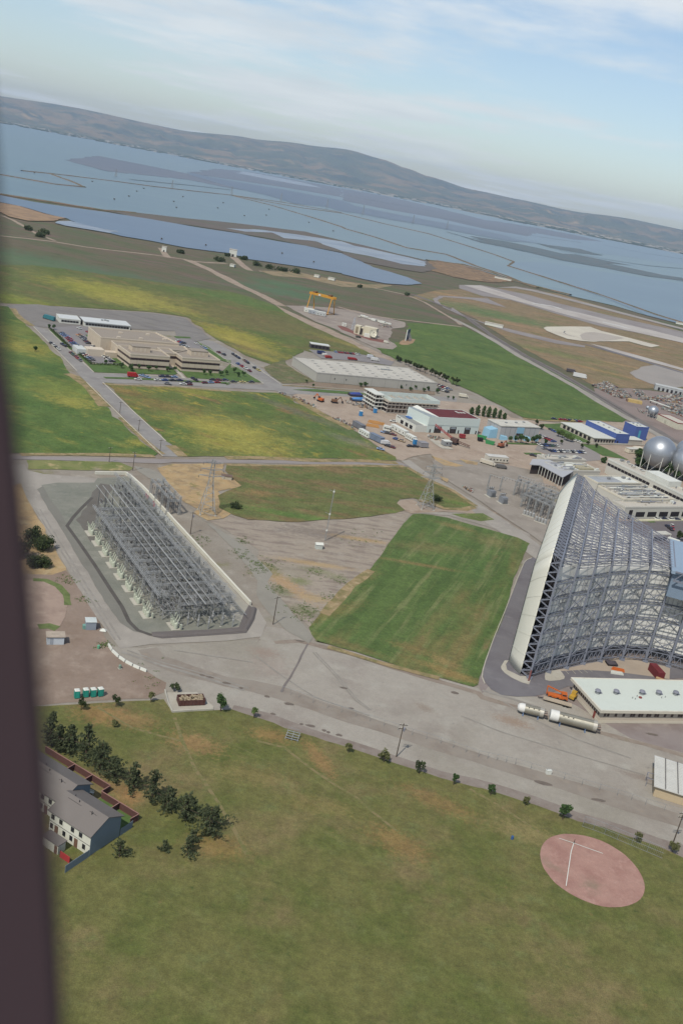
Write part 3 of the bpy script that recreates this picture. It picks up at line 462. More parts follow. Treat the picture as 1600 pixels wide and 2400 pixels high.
for s in ('Z5 600,885 740,880 860,950 980,1000 900,1015 800,990 680,930', 'Z5 870,1020 1000,1030 1100,1080 1200,1130 1150,1120 1020,1100', 'Z5 480,1080 600,1082 600,1092 500,1092', 'Z5 370,1010 620,1020 620,1028 370,1022'):
    sheet('lawn', '', .24, m_lawn, .001, pts=gs(s))
sheet('railway_yard', '', .18, P('cinder_ground', 142, 128, 122, .95, dirt=.25, size=8), .002, pts=gs('Z5 960,640 1200,640 1568,680 P 1720,950 1720,1120 Z5 1568,1040 1400,950 1200,850 1000,720'))
sheet('substation_yard', '', .16, M('yard_gravel', C(154, 146, 136), [(C(140, 132, 122), 14, .42, .68), (C(166, 158, 148), 5, .5, .8)], .95), .001, pts=gs('Y2 1010,100 1300,95 1568,150 1640,190 1680,330 1680,600 1568,520 1400,410 1250,310 1100,215 1040,160'))
for s, c in (('Y2 1010,75 1060,90 1200,130 1160,140 1080,130', (182, 150, 112)), ('Y2 1180,95 1280,110 1270,125 1210,118', (178, 146, 112)), ('Y2 1060,190 1110,205 1100,225 1060,205', (176, 148, 116))): sheet('dry_patch', '', .2, m_dry, .004, pts=gs(s))
# asphalt in front of the inlet, kerb and pads
sheet('asphalt_forecourt', '', .1, m_asph, .0, pts=gs('Y3 560,830 535,838 505,850 488,870 440,985 360,1195 280,1390 225,1545 P 1133,1570 1131,1585 1136,1600 1150,1617 1175,1630 1210,1634 1250,1633 1290,1625 1330,1610 1600,1590 1600,1600 1640,1560 1420,1540 1300,1500 1290,1300'))
ribbon('kerb', 'Y3 535,838 505,850 486,870 438,985 358,1195 278,1390 222,1545 P 1131,1572 1129,1588 1136,1604', .45, .1, m_conc, h=.15)
sheet('concrete_apron', '', .14, m_conc, 0, pts=gs('T3 20,1800 30,1840 80,1900 200,1980 350,2050 470,2085 500,2000 505,1950 330,1950 120,1850 100,1760 140,1700 80,1700'))
sheet('concrete_apron', '', .14, m_conc, 0, pts=gs('T3 735,1870 720,1960 730,2010 800,2030 960,2015 1030,1995 1040,1960 1010,1910 960,1850'))
sheet('concrete_apron', '', .12, P('tunnel_floor_slab', 176, 162, 146, .9, dirt=.15, size=5), 0, pts=gs('T3 900,1850 1100,1820 1400,1750 T4 100,1740 600,1640 1360,1810 1350,2000 1100,1960 500,1880 0,1850 T3 1300,1850 1000,1870'))

# ragged dry margins along the fields and the lanes
m_margin = M('margin_dry_stalks', C(158, 138, 104), [(C(124, 118, 78), 6, .42, .62), (C(174, 156, 122), 3, .5, .72), (C(136, 118, 92), 1.5, .55, .75)], .95)
for s, w in (('Z4 0,1262 300,1268 700,1275 1000,1284 1160,1292', 5), ('Z3 140,1094 400,1094 700,1094 1050,1102', 4), ('Z3 1110,1090 960,975 820,840', 3), ('Z3 1165,1030 1200,1060 1250,1106', 5), ('Z3 470,540 520,560 560,600 640,690 720,765', 6), ('Z3 80,95 150,165 215,215', 5), ('Y1 1300,72 1450,76 1568,78 Y2 300,124 600,128 850,132', 3), ('Y2 870,140 1000,212 1120,268 1262,362', 3), ('Y2 1262,368 1200,382 1080,376 1020,350 930,325', 3.5), ('Z3 700,612 900,622 1200,632 1568,662', 3), ('Z4 450,850 600,928 740,1008 860,1068', 6), ('Z5 480,845 640,860 880,864 1060,866', 4), ('Z4 380,765 600,782 900,806', 2), ('Y2 410,1172 600,1228 860,1300 1050,1352', 2.2), ('Y2 380,980 470,900 540,812 660,730', 4)):
    ribbon('dry_margin', s, w, .17, m_margin, .45)
m_trk = M('tyre_tracks', C(146, 141, 133), [(C(158, 154, 147), 4, .42, .66), (C(134, 128, 121), 1.5, .55, .78)], .95)
for s, w in (('Y5 400,150 560,320 700,490 800,560', .5), ('Y5 420,150 580,320 720,490 815,560', .5), ('Y6 300,500 500,620 800,760 1200,900', .6), ('Y6 0,600 300,720 700,840 1300,1020', .5), ('Y4 1000,110 1200,140 1450,180', .5), ('Y6 150,420 330,470 600,560', 1.2), ('Y5 0,180 200,330 420,470 800,600', .5), ('Y4 700,120 900,190 1150,260 1400,340', 1.0), ('Y4 730,110 930,180 1180,250 1430,330', .6), ('Y1 230,330 480,740 690,1080', .6), ('Y1 205,330 455,740 660,1080', .6)):
    ribbon('tyre_track', s, w, .08, m_trk, .3)
m_stn = P('damp_stain', 116, 106, 98, .95, dirt=.25, size=.8)
for s, rx, ry in (('Y5 230,515', 1.6, .7), ('Y5 385,670', 1.5, .6), ('Y5 480,703', .6, .5), ('Y5 508,715', .6, .5), ('Y5 585,735', .9, .6), ('Y5 75,462', .9, .7), ('Y5 120,586', .8, .5), ('Y5 318,658', .6, .4), ('Y5 620,403', 1.2, .5), ('Y5 672,547', .8, .4), ('Y5 1405,437', 1.4, .7), ('Y6 580,1075', 2.4, .8), ('Y6 335,422', 1.6, .6), ('Y6 1350,730', 2.2, .7), ('Y6 1175,356', 2.0, .6), ('Y4 1205,265', 1.3, .6), ('Y4 1160,254', .9, .5), ('Y4 1300,300', 1.5, .6), ('Y4 1385,328', .7, .5), ('Y6 965,1195', 2.2, .6), ('Y6 1475,1020', 3.0, 1.0), ('Y5 310,70', 1.8, .6)):
    c_ = g1(s); pts_ = [c_ + V((math.cos(q * .52) * rx * R.uniform(.7, 1.2), math.sin(q * .52) * ry * R.uniform(.7, 1.2), 0)) for q in range(12)]; sheet('ground_stain', '', .085, m_stn, 0, pts=pts_)
ZM['A7'] = (1240, 1560, .22959)
for s in ('A7 365,60 400,95', 'A7 430,50 470,92', 'A7 490,47 540,88', 'A7 545,45 592,82', 'A7 605,42 640,72'): ribbon('parking_line', s, .2, .17, m_conc)

for s, w in (('Y4 1000,500 1050,640 1120,800 1260,1000 1420,1290', .9), ('Y5 0,780 200,830 420,1000 700,1180 1000,1420', .8), ('Y6 60,1120 300,1260 560,1430', .8), ('Y4 560,440 760,560 1060,640', .7)): ribbon('worn_path', s, w, .15, M('worn_turf', C(134, 122, 86), [(C(112, 112, 68), 1.6, .42, .6)], .95), .4)
# ---------------------------------------------------------------- far hills and shore
SIL = [(-40, .7), (-30, .85), (-24, .75), (-18, .95), (-13, .85), (-9, 1.15), (-6, 1.35), (-3.5, 1.5), (-1.5, 1.36), (0, 1.15), (1.27, .96), (3.84, .71), (6.7, .63), (9.5, .54), (12.8, .68), (15.7, .62), (20, .7), (28, .6), (40, .5)]
def sil(a):
    for (a0, e0), (a1, e1) in zip(SIL, SIL[1:]):
        if a0 <= a <= a1:
            t = (a - a0) / (a1 - a0); t = t * t * (3 - 2 * t); return e0 + (e1 - e0) * t
    return .6
def hills():
    vs = []; fs = []; na = 420; D = [17500, 18000, 18500, 19000, 19500, 20000, 20600, 21200, 21800, 22400, 23000, 23600, 24400, 25400, 27000]
    for i in range(na + 1):
        az = -36 + 72 * i / na; a = math.radians(az); top = CAM_H + 23000 * math.tan(math.radians(sil(az) - .02))
        for j, d in enumerate(D):
            x, y = math.sin(a) * d, math.cos(a) * d
            t = min(1, (d - 17500) / 5500); prof = t ** 1.25 if d <= 23000 else 1 - ((d - 23000) / 9000)
            n1 = noise.fractal(V((x / 2600, y / 2600, 1.7)), .9, 2.1, 6); n2 = 1 - abs(noise.fractal(V((x / 1500, y / 1500, 4.2)), .8, 2.2, 5))
            env = math.sin(min(1, t) * pi) if d <= 23000 else .3
            z = top * prof + env * (120 * n1 + 190 * (n2 - .75)) + (14 * n1 if t > .9 else 0)
            if j == 0: z = -5
            vs.append((x, y, max(-5, z)))
    m = len(D)
    for i in range(na):
        for j in range(m - 1): fs.append((i * m + j, (i + 1) * m + j, (i + 1) * m + j + 1, i * m + j + 1))
    me = bpy.data.meshes.new('hills'); me.from_pydata(vs, [], fs); me.update()
    me.polygons.foreach_set('use_smooth', [True] * len(me.polygons))
    return me
m_hill = M('hill_grassland', C(134, 118, 98), [(C(88, 98, 86), 1500, .4, .56, (1, 2, 0)), (C(72, 84, 82), 600, .52, .62), (C(170, 146, 112), 400, .56, .74), (C(70, 84, 72), 160, .62, .72)], .95)
tag(link('hills', hills(), m_hill), kind='structure')
m_shore2 = M('far_shore_land', C(120, 116, 88), [(C(150, 132, 104), 700, .45, .62, (1, 3, 0)), (C(80, 92, 76), 300, .5, .62), (C(96, 106, 84), 120, .55, .7)], .95)
sheet('far_shore', '', 1.4, m_shore2, .0015, pts=gs('Z2 0,90 200,125 400,165 600,210 800,250 1000,290 1200,330 1400,368 1568,400') + [V((6000, 12100, 0)), V((12000, 9000, 0)), V((20000, 16000, 0)), V((0, 28500, 0)), V((-20000, 16000, 0)), V((-14000, 12500, 0)), V((-9000, 15200, 0)), V((-4000, 16300, 0))])
sheet('shore_beach', '', 2.0, P('tidal_rim', 186, 166, 136, .95, dirt=.2, size=200), .0008, pts=gs('Z2 860,252 1000,282 1100,305 1200,328 1300,348 1300,343 1180,316 1080,294 980,270 900,252'))
# the far town: trees and low roofs one cannot count, with the larger roofs as things
def town():
    mb = MB(); mt = MB(); r = random.Random(3)
    for k in range(1500):
        az = math.radians(r.uniform(-24, 20)); sx = 800 + 2000 * math.tan(az)
        d = r.uniform(14200, 17800); x, y = math.sin(az) * d, math.cos(az) * d
        if x > 1500: d -= 1800; x, y = math.sin(az) * d, math.cos(az) * d
        if r.random() < .3:
            w, dd, h = r.uniform(20, 70), r.uniform(20, 50), r.uniform(7, 15); mb.box(x - w, y - dd, 1, x + w, y + dd, h)
        else:
            w = r.uniform(20, 90); h = r.uniform(6, 16)
            mt.lathe([(w * .8, 1), (w, h * .4), (w * .8, h * .75), (w * .35, h)], 7, (x, y, 0))
    mb.build('town_roofs', P('far_roofs', 186, 182, 176, .9)); mt.build('town_trees', P('far_tree_mass', 66, 80, 66, .95))
    tag(bpy.data.objects['town_roofs'], 'pale roofs of the far-off town below the hills', 'town', kind='stuff'); tag(bpy.data.objects['town_trees'], 'dark tree belts of the far-off town below the hills', 'trees', kind='stuff')
town()
m_fw = P('far_white_wall', 222, 220, 212, .8, size=30)
for i, (s, w, d, h, lab) in enumerate([('Z2 230,126 300,136', 0, 90, 14, 'leftmost long white shed on the far shore'), ('Z2 305,140 375,152', 0, 90, 13, 'long white shed on the far shore, second from the left'), ('Z2 380,154 428,163', 0, 80, 14, 'long white shed at the right end of the far white row'),
        ('Z2 470,172 520,182', 0, 80, 16, 'pale tan shed on the far shore right of the white row'), ('Z2 528,183 585,193', 0, 80, 14, 'pale tan low shed on the far shore, rightmost of the tan pair'), ('Z2 640,200 690,212', 0, 60, 10, 'small pale shed near the far shoreline below the hill spur'),
        ('Z2 1320,338 1355,345', 0, 70, 12, 'small white block on the far right shore, leftmost of three'), ('Z2 1385,352 1430,362', 0, 70, 12, 'white block on the far right shore, middle of three'), ('Z2 1500,376 1560,388', 0, 70, 12, 'white block on the far right shore, rightmost of three')]):
    a, b = (g(x, y - 3, 0) for x, y in px(s)); o, L_, an = frame(a, b)
    t = empty('shore_shed', (a.x, a.y, 1.2), an, lab, 'shed', 'sheds on the far shore')
    MB().box(0, 0, 0, L_, d, h).build('wall', m_fw, t); MB().box(-2, -2, h, L_ + 2, d + 2, h + 1.5).build('roof', P('far_shed_roof', 200, 200, 194, .8, size=30), t)
# air between here and the hills
hz = MB().box(-30000, -2500, -6.5, 30000, 29000, 900).build('haze', None)
mv = bpy.data.materials.new('haze_air'); mv.use_nodes = True; nt = mv.node_tree; nt.nodes.clear()
o_ = nt.nodes.new('ShaderNodeOutputMaterial'); pv = nt.nodes.new('ShaderNodeVolumePrincipled')
pv.inputs['Color'].default_value = (.58, .74, .95, 1); pv.inputs['Density'].default_value = 3.3e-5; pv.inputs['Anisotropy'].default_value = 0.1
nt.links.new(pv.outputs[0], o_.inputs['Volume']); hz.data.materials.append(mv)
tag(hz, 'thin pale haze hanging over the whole bay and shore', 'haze', kind='stuff')
# ================================================================ WIND TUNNEL INLET
ZM.update({'A1': (60, 710, .16582), 'A2': (250, 760, .18495), 'A3': (830, 890, .19133), 'A4': (1100, 960, .19133), 'A5': (800, 730, .1148), 'A6': (1330, 850, .17219), 'A7': (1240, 1560, .22959),
           'B1': (1230, 1060, .17219), 'B2': (1100, 1080, .12755), 'B3': (540, 800, .14031)})
m_cream = P('cream_cladding', 242, 241, 228, .55, dirt=.04, size=9, spec=.35)
m_steel = P('blue_grey_steel', 130, 135, 148, .55, dirt=.18, size=2)
m_steel2 = P('grey_steel', 140, 142, 154, .55, dirt=.2, size=2)
m_galv = P('galvanised_steel', 168, 172, 174, .5, .35, dirt=.2, size=2)
m_panel = P('white_panel', 238, 238, 232, .7, dirt=.12, size=3)
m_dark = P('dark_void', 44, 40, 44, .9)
m_glass = P('dark_glass', 46, 48, 54, .2, dirt=.2, spec=.6)
m_white = P('white_paint', 222, 224, 216, .6, dirt=.1)
m_concrete = P('cast_concrete', 190, 186, 174, .85, dirt=.14)
def inlet():
    n0, n1 = V((61.4, 265.8, 0)), V((88.9, 375.8, 0)); O = (n0 + n1) / 2; d = n1 - n0
    rz = math.atan2(d.y, d.x) - pi / 2          # local +Y runs along the mouth, +X downstream
    t = empty('wind_tunnel_inlet', (O.x, O.y, .15), rz, 'huge wind tunnel inlet with cream rounded rim and blue-grey steel truss frames', 'wind tunnel')
    # rounded rim: quarter-round section swept up the near jamb, across and down
    prof = [(7.6 * (.3 * math.sin(a) + .7 * a / (pi / 2)), 2.6 - 4.7 * (.3 * math.cos(a) + .7 * (1 - a / (pi / 2)))) for a in [pi / 2 * i / 14 for i in range(15)]] + [(6.6, 2.6), (0, 2.6)]
    def ring(o, v): return [(v, -45 - o, 0), (v, -45 - o, 33.6 + o), (v, 49 + o, 33.6 + o), (v, 49 + o, 0)]
    R_ = [ring(o, v) for o, v in prof]; n = len(prof)
    for k, nm in enumerate(('rim_jamb', 'rim_lintel', 'rim_jamb')):
        segs = 10; vs = []; fs = []
        for i in range(n):
            a, b = V(R_[i][k]), V(R_[i][k + 1])
            for s in range(segs + 1): vs.append(a.lerp(b, s / segs))
        for i in range(n):
            j = (i + 1) % n
            for s in range(segs): fs.append((i * (segs + 1) + s, i * (segs + 1) + s + 1, j * (segs + 1) + s + 1, j * (segs + 1) + s))
        fs.append(tuple(i * (segs + 1) for i in range(n))); fs.append(tuple(i * (segs + 1) + segs for i in range(n - 1, -1, -1)))
        me = bpy.data.meshes.new(nm); me.from_pydata([tuple(v) for v in vs], [], fs); me.update()
        for p in me.polygons:
            if len(p.vertices) == 4 and p.index < 14 * segs: p.use_smooth = True
        o = link(nm, me, m_cream, t)
        if k == 0: o['label'] = 'near upright of the cream rim standing on a concrete foot'
    # sheet joints on the rim
    seam = P('rim_seam', 224, 223, 210, .6)
    def rp(i, k, f): return V(R_[i][k]).lerp(V(R_[i][k + 1]), f)
    for k, n_s in ((0, 6), (1, 13)):
        for q in range(1, n_s):
            mb = MB()
            for i in range(14): mb.bar(rp(i, k, q / n_s) + V((-.03, -.03, .03)), rp(i + 1, k, q / n_s) + V((-.03, -.03, .03)), .06)
            mb.build('rim_seam', seam, t)
    FR = [(5.6, 53.0, 40.6), (10.8, 44.8, 38.4), (16.0, 38.0, 38.0), (21.0, 31.0, 37.6), (26.4, 25.2, 37.2), (33.6, 18.8, 36.6), (41.4, 14.6, 35.4), (49.2, 13.2, 33.8), (57, 13.0, 33.0), (65, 13.0, 33.0)]
    def lattice(mb, a, b, ia, ib, n_, w, wi, ww):
        """plane truss between outer chord a-b and inner chord ia-ib"""
        a, b, ia, ib = V(a), V(b), V(ia), V(ib)
        mb.bar(a, b, w); mb.bar(ia, ib, wi)
        for k in range(n_):
            p, q = a.lerp(b, k / n_), a.lerp(b, (k + 1) / n_); ip, iq = ia.lerp(ib, k / n_), ia.lerp(ib, (k + 1) / n_)
            mb.bar(p, iq if k % 2 else ip, ww) if k % 2 else mb.bar(p, ip, ww)
            mb.bar(p, iq, ww) if k % 2 == 0 else mb.bar(ip, q, ww)
        mb.bar(b, ib, ww)
    for i, (v, hw, h) in enumerate(FR):
        dp = 4.0 if i else 5.0; mb = MB()
        for s in (-1, 1):
            lattice(mb, (v, s * hw, 0), (v, s * hw, h), (v, s * (hw - dp), 0.0), (v, s * (hw - dp), h - dp), 8, .6, .26, .14)
            mb.bar((v, s * hw, 0), (v, s * (hw - dp), 3.0), .5); mb.box(v - .9, s * hw - .9, 0, v + .9, s * hw + .9, .5)
        lattice(mb, (v, -hw, h), (v, hw, h), (v, -(hw - dp), h - dp), (v, hw - dp, h - dp), max(8, int(hw / 2) * 2), .46, .24, .13)
        mb.build('frame', m_steel, t)
    # tie bars from rim to first frame
    mb = MB(); v0, v1 = 2.5, 5.6
    ks = 13
    for s in (-1, 1):
        for k in range(ks):
            z = k * 40 / ks; z2 = (k + .5) * 40 / ks; yy = s * 52.4
            mb.bar((v0, yy, z2), (v1 + .2, s * 53, z), .3); mb.bar((v0, yy, z2), (v1 + .2, s * 53, z + 40 / ks), .3); mb.bar((v0, yy, z2), (v1 - .4, s * 48, z2), .22)
    for k in range(34):
        y = -53 + 106 * k / 34; y2 = y + 106 / 68
        mb.bar((v0, y2, 41.6), (v1 + .2, y, 40.6), .3); mb.bar((v0, y2, 41.6), (v1 + .2, y + 106 / 34, 40.6), .3); mb.bar((v0, y2, 41.0), (v1, y2, 35.8), .2)
    tag(mb.build('tie_bars', m_steel, t), kind='stuff')
    LV = [4.2, 9.6, 15.4, 21.2, 27.0, 32.4]
    for i in range(len(FR) - 1):
        (va, ha, za), (vb, hb, zb) = FR[i], FR[i + 1]
        st = MB()
        A = lambda z, o=0: V((va, -(ha - o), z)); B = lambda z, o=0: V((vb, -(hb - o), z))
        for z in LV:
            MB().bar(A(z), B(z), .24).bar(A(z, 2.6), B(z, 2.6), .2, .3).bar(A(z), A(z, 2.6).lerp(B(z, 2.6), .5), .15).bar(A(z, 2.6).lerp(B(z, 2.6), .5), B(z), .15).build('girt', m_steel, t)
        for j in range(len(LV) - 1):
            z0, z1 = LV[j], LV[j + 1]
            if (i + j) % 2 == 0: MB().bar(A(z0), B(z1), .24).bar(A(z1), B(z0), .24).build('cross_brace', m_steel, t)
            k = max(4, int((V((va, ha, 0)) - V((vb, hb, 0))).length / 1.5))
            for q in range(1, k):
                a = A(z0, 2.9).lerp(B(z0, 2.9), q / k); b = A(z1, 2.9).lerp(B(z1, 2.9), q / k); st.bar(a, b, .08)
                if q % 3 == 0: a2 = A(z1, 2.9).lerp(B(z1, 2.9), (q + 1.6) / k); st.bar(a, a2, .07)
            st.bar(A((z0 + z1) / 2, 2.9), B((z0 + z1) / 2, 2.9), .08)
        gm = MB(); gm.bar(A(1.2), B(1.2), .24)
        for q in range(4):
            a = A(1.2).lerp(B(1.2), q / 4); b = A(4.2).lerp(B(4.2), (q + .5) / 4); c = A(1.2).lerp(B(1.2), (q + 1) / 4)
            gm.bar(a, b, .16); gm.bar(b, c, .16)
        gm.build('base_truss', m_steel, t); tag(st.build('wall_studs', m_steel2, t), kind='stuff')
        # roof purlins
        pm = MB(); k = max(6, int(ha * 2 / 3.4))
        for q in range(k + 1):
            f = q / k * 2 - 1; a = V((va, f * ha, za)); b = V((vb, f * hb, zb)); pm.bar(a, b, .2, .26)
            a2 = V((va, f * (ha - 4), za - 3.2)); b2 = V((vb, f * (hb - 4), zb - 3.2)); pm.bar(a2, b2, .16)
            if q % 2 == 0: pm.bar(a, b2, .12)
            else: pm.bar(a2, b, .12)
            if q < k and q % 4 == 1:
                f2 = (q + 2) / k * 2 - 1; pm.bar(a, V((vb, f2 * hb, zb)), .15); pm.bar(V((va, f2 * ha, za)), b, .15)
        pm.bar(V((va, -ha, za)).lerp(V((vb, -hb, zb)), .5), V((va, ha, za)).lerp(V((vb, hb, zb)), .5), .15)
        tag(pm.build('roof_purlins', m_steel2, t), kind='stuff')
        # liner panels, one per bay and tier, set in behind the girts
        iw = lambda h_: h_ - 3.2
        for s in (-1, 1):
            for j in range(len(LV)):
                z0 = LV[j] + .1; z1 = (LV[j + 1] if j + 1 < len(LV) else za - 3.4) - .1
                a, b = V((va + .15, s * iw(ha), 0)), V((vb - .15, s * iw(hb), 0)); nx = V((0, s * .25, 0))
                vs = [a + V((0, 0, z0)), b + V((0, 0, z0)), b + V((0, 0, z1)), a + V((0, 0, z1))]
                MB().add(vs + [x - nx for x in vs], [(0, 1, 2, 3), (7, 6, 5, 4), (0, 4, 5, 1), (1, 5, 6, 2), (2, 6, 7, 3), (3, 7, 4, 0)]).build('liner_panel', m_panel, t)
        nr = max(4, int(ha * 2 / 9))
        for q in range(nr):
            f0, f1 = q / nr * 2 - 1 + .004, (q + 1) / nr * 2 - 1 - .004
            vs = [(va + .15, f0 * iw(ha), za - 3.5), (vb - .15, f0 * iw(hb), zb - 3.5), (vb - .15, f1 * iw(hb), zb - 3.5), (va + .15, f1 * iw(ha), za - 3.5)]
            MB().add(vs + [(x, y, z - .25) for x, y, z in vs], [(0, 1, 2, 3), (7, 6, 5, 4), (0, 4, 5, 1), (1, 5, 6, 2), (2, 6, 7, 3), (3, 7, 4, 0)]).build('roof_panel', m_panel, t)
    # inner lip panels from rim to first frame, coloured dark as the shadow there
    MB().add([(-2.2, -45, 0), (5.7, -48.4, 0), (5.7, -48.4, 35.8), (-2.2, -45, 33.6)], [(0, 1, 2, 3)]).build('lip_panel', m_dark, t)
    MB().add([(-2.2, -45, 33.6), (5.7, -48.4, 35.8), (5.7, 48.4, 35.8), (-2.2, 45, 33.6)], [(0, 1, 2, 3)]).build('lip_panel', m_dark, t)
    # pale blue test-section roof, inside the last frames
    MB().box(40.2, -19.0, 34.6, 90, 16.5, 35.6).build('test_section_roof', P('pale_blue_roof', 150, 170, 190, .6, dirt=.06, size=8), t)
    MB().box(41.0, -17.5, 26, 90, 15.5, 34.6).build('test_section_wall', P('pale_blue_wall', 128, 146, 166, .7, dirt=.1, size=5), t)
    hb = MB()
    for z in (32.5, 35.6): hb.bar((41.4, -19.4, z), (90, -19.4, z), .45)
    for q in range(10): hb.bar((41.4 + q * 5, -19.4, 32.5), (44 + q * 5, -19.4, 35.6), .25)
    hb.build('edge_truss', m_steel, t)
    # stair tower, lamps and stored steel under the frames
    MB().bar((5.6, -55, 0), (5.6, -51, 6), .5).bar((5.6, -55.2, 0), (5.6, -47, 0.3), .5).build('red_bracing', P('red_oxide', 112, 62, 60), t)
    return t
inlet()
# ---------------------------------------------------------------- low office with white roof
def low_office():
    a, b = V((85.7, 247.9, 0)), V((113.9, 257.4, 0)); o, L_, an = frame(a, b); W, D, H = 46.0, 16.6, 4.1
    t = empty('office_building', (a.x, a.y, .12), an, 'single-storey cream office with flat white roof and five roof vents', 'office')
    wall = P('cream_wall', 206, 194, 176, .85, dirt=.1)
    MB().box(0, .0, 0, W, D, H).build('wall', wall, t)
    MB().box(-.05, -.05, 0, W + .05, D + .05, .9).build('plinth', P('plinth_cream', 214, 206, 188, .85, dirt=.1), t)
    r = MB().box(-1.1, -1.2, H, W + 1.5, D + .8, H + .75).build('roof', P('roof_edge', 212, 206, 190, .8, dirt=.1), t)
    MB().box(-.7, -.8, H + .75, W + 1, D + .4, H + .8).build('roof_membrane', P('white_roof', 212, 220, 212, .75, dirt=.07, size=7), r)
    MB().box(-1.1, -1.2, H + .76, W + 1.5, -.8, H + .92).box(-1.1, D + .4, H + .76, W + 1.5, D + .8, H + .92).box(-1.1, -.8, H + .76, -.7, D + .4, H + .92).build('parapet', P('parapet_cream', 224, 220, 206, .8), r)
    wm = P('bronze_glass', 84, 70, 66, .35, spec=.5)
    for x in (1.2, 2.3, 4.9, 7.6, 10.2, 11.1, 13.0, 13.9, 15.8, 16.7, 18.6, 19.5, 22.0, 24.5, 27.0, 27.9, 30.2):
        w = MB().box(x, -.07, 2.3, x + .75, .05, 3.6).build('window', wm, t); MB().box(x - .08, -.14, 2.18, x + .83, -.02, 2.3).build('sill', wall, w)
    for k in range(14):
        y = .7 + k * 1.15; MB().box(-.07, y, 2.2, .05, y + .6, 3.6).build('window', wm, t)
    MB().box(-.1, 2.2, 0, .05, 3.2, 2.4).build('door', P('dull_red_door', 138, 70, 62), t)
    for x in (3.2, 9.6, 18.8, 24.8, 31.0):
        v_ = MB().lathe([(.8, 0), (.8, .25), (.55, .3), (.55, .9)], 12, (x, 8.5, H + .8)).build('roof_vent', m_galv, t); MB().lathe([(.95, .9), (.8, 1.25), (.1, 1.45)], 12, (x, 8.5, H + .8)).build('vent_cowl', m_steel2, v_)
        MB().box(x + .8, 8.2, H + .8, x + 1.5, 8.8, H + 1.15).build('vent_motor', m_steel2, v_)
    MB().box(16.5, 5.9, H + .8, 17.3, 6.6, H + 1.2).build('red_roof_box', P('red_box', 150, 70, 66), t)
    for x, y in ((14, 6), (14.6, 5.4), (16.2, 7), (24.6, 6.4), (26.2, 6.8)): MB().lathe([(.14, 0), (.14, .5)], 8, (x, y, H + .8)).build('vent_pipe', m_galv, t)
low_office()
# ---------------------------------------------------------------- rocket stages lying on cradles
def rocket(name, lab, a, b, r, nose):
    d = b - a; L_ = d.length; t = empty(name, (a.x, a.y, .1), math.atan2(d.y, d.x), lab, 'rocket stage', 'rocket stages on cradles')
    zc = r + .7; sil_ = P('weathered_aluminium', 176, 172, 158, .42, .55, dirt=.25, size=1.2); wh = P('matt_white_section', 224, 224, 220, .6, dirt=.06)
    x0 = nose
    MB().lathe([(r, x0), (r, L_ - 1.3)], 28, (0, 0, zc), 'x').build('tank', sil_, t, smooth=False)
    if name == 'upper_rocket_stage': MB().lathe([(r * .42, 0), (r * .85, .35), (r * 1.02, 1.1), (r * 1.02, nose)], 28, (0, 0, zc), 'x').build('nose_section', wh, t)
    else: MB().lathe([(r * .98, 0), (r * 1.03, .1), (r * 1.03, nose)], 28, (0, 0, zc), 'x').build('forward_section', wh, t)
    for k in range(1, int(L_ / 1.6)):
        x = x0 + k * 1.5
        if x < L_ - 1.6: MB().lathe([(r * 1.015, x), (r * 1.025, x + .06), (r * 1.015, x + .12)], 28, (0, 0, zc), 'x').build('weld_ring', sil_, t)
    MB().lathe([(r * 1.03, L_ - 2.3), (r * 1.03, L_ - 1.2), (r * .8, L_ - 1.1)], 28, (0, 0, zc), 'x').build('aft_skirt', P('aft_skirt_metal', 196, 192, 182, .5, .4), t)
    for s in (-1, 1):
        e = MB().lathe([(.22, L_ - 1.2), (.3, L_ - .8), (.5, L_ - .1), (.52, L_)], 14, (0, s * r * .45, zc - .1), 'x').build('engine_nozzle', P('engine_metal', 120, 108, 100, .5, .4), t)
        MB().bar((L_ - 1.2, s * r * .45, zc + .4), (L_ - .5, s * r * .45, zc + .5), .15).build('fuel_pipe', m_galv, e)
    for k in range(3): MB().box(x0 + 1 + k * 1.4, -r * .75, zc + r * .62, x0 + 1.35 + k * 1.4, -r * .55, zc + r * .8).build('access_hatch', m_dark, t)
    MB().bar((x0, -r * .5, zc + r * .87), (L_ - 1.3, -r * .5, zc + r * .87), .12).build('cable_duct', sil_, t)
    for x in (L_ * .22, L_ * .72):
        c = MB().box(x - .2, -r * .9, .0, x + .2, r * .9, .25).build('cradle', P('blue_cradle', 112, 132, 164), t)
        for s in (-1, 1): MB().bar((x, s * r * .95, 0), (x, s * r * .6, zc - r * .72), .18).build('cradle_post', P('blue_cradle', 112, 132, 164), c)
rocket('upper_rocket_stage', 'shorter silver rocket stage with blunt white nose on blue cradles', V((60.9, 245.0, 0)), V((69.6, 244.0, 0)), 1.3, 2.0)
rocket('lower_rocket_stage', 'longer silver rocket stage with white forward band lying on gravel', V((70.2, 243.6, 0)), V((84.7, 241.6, 0)), 1.55, 2.5)
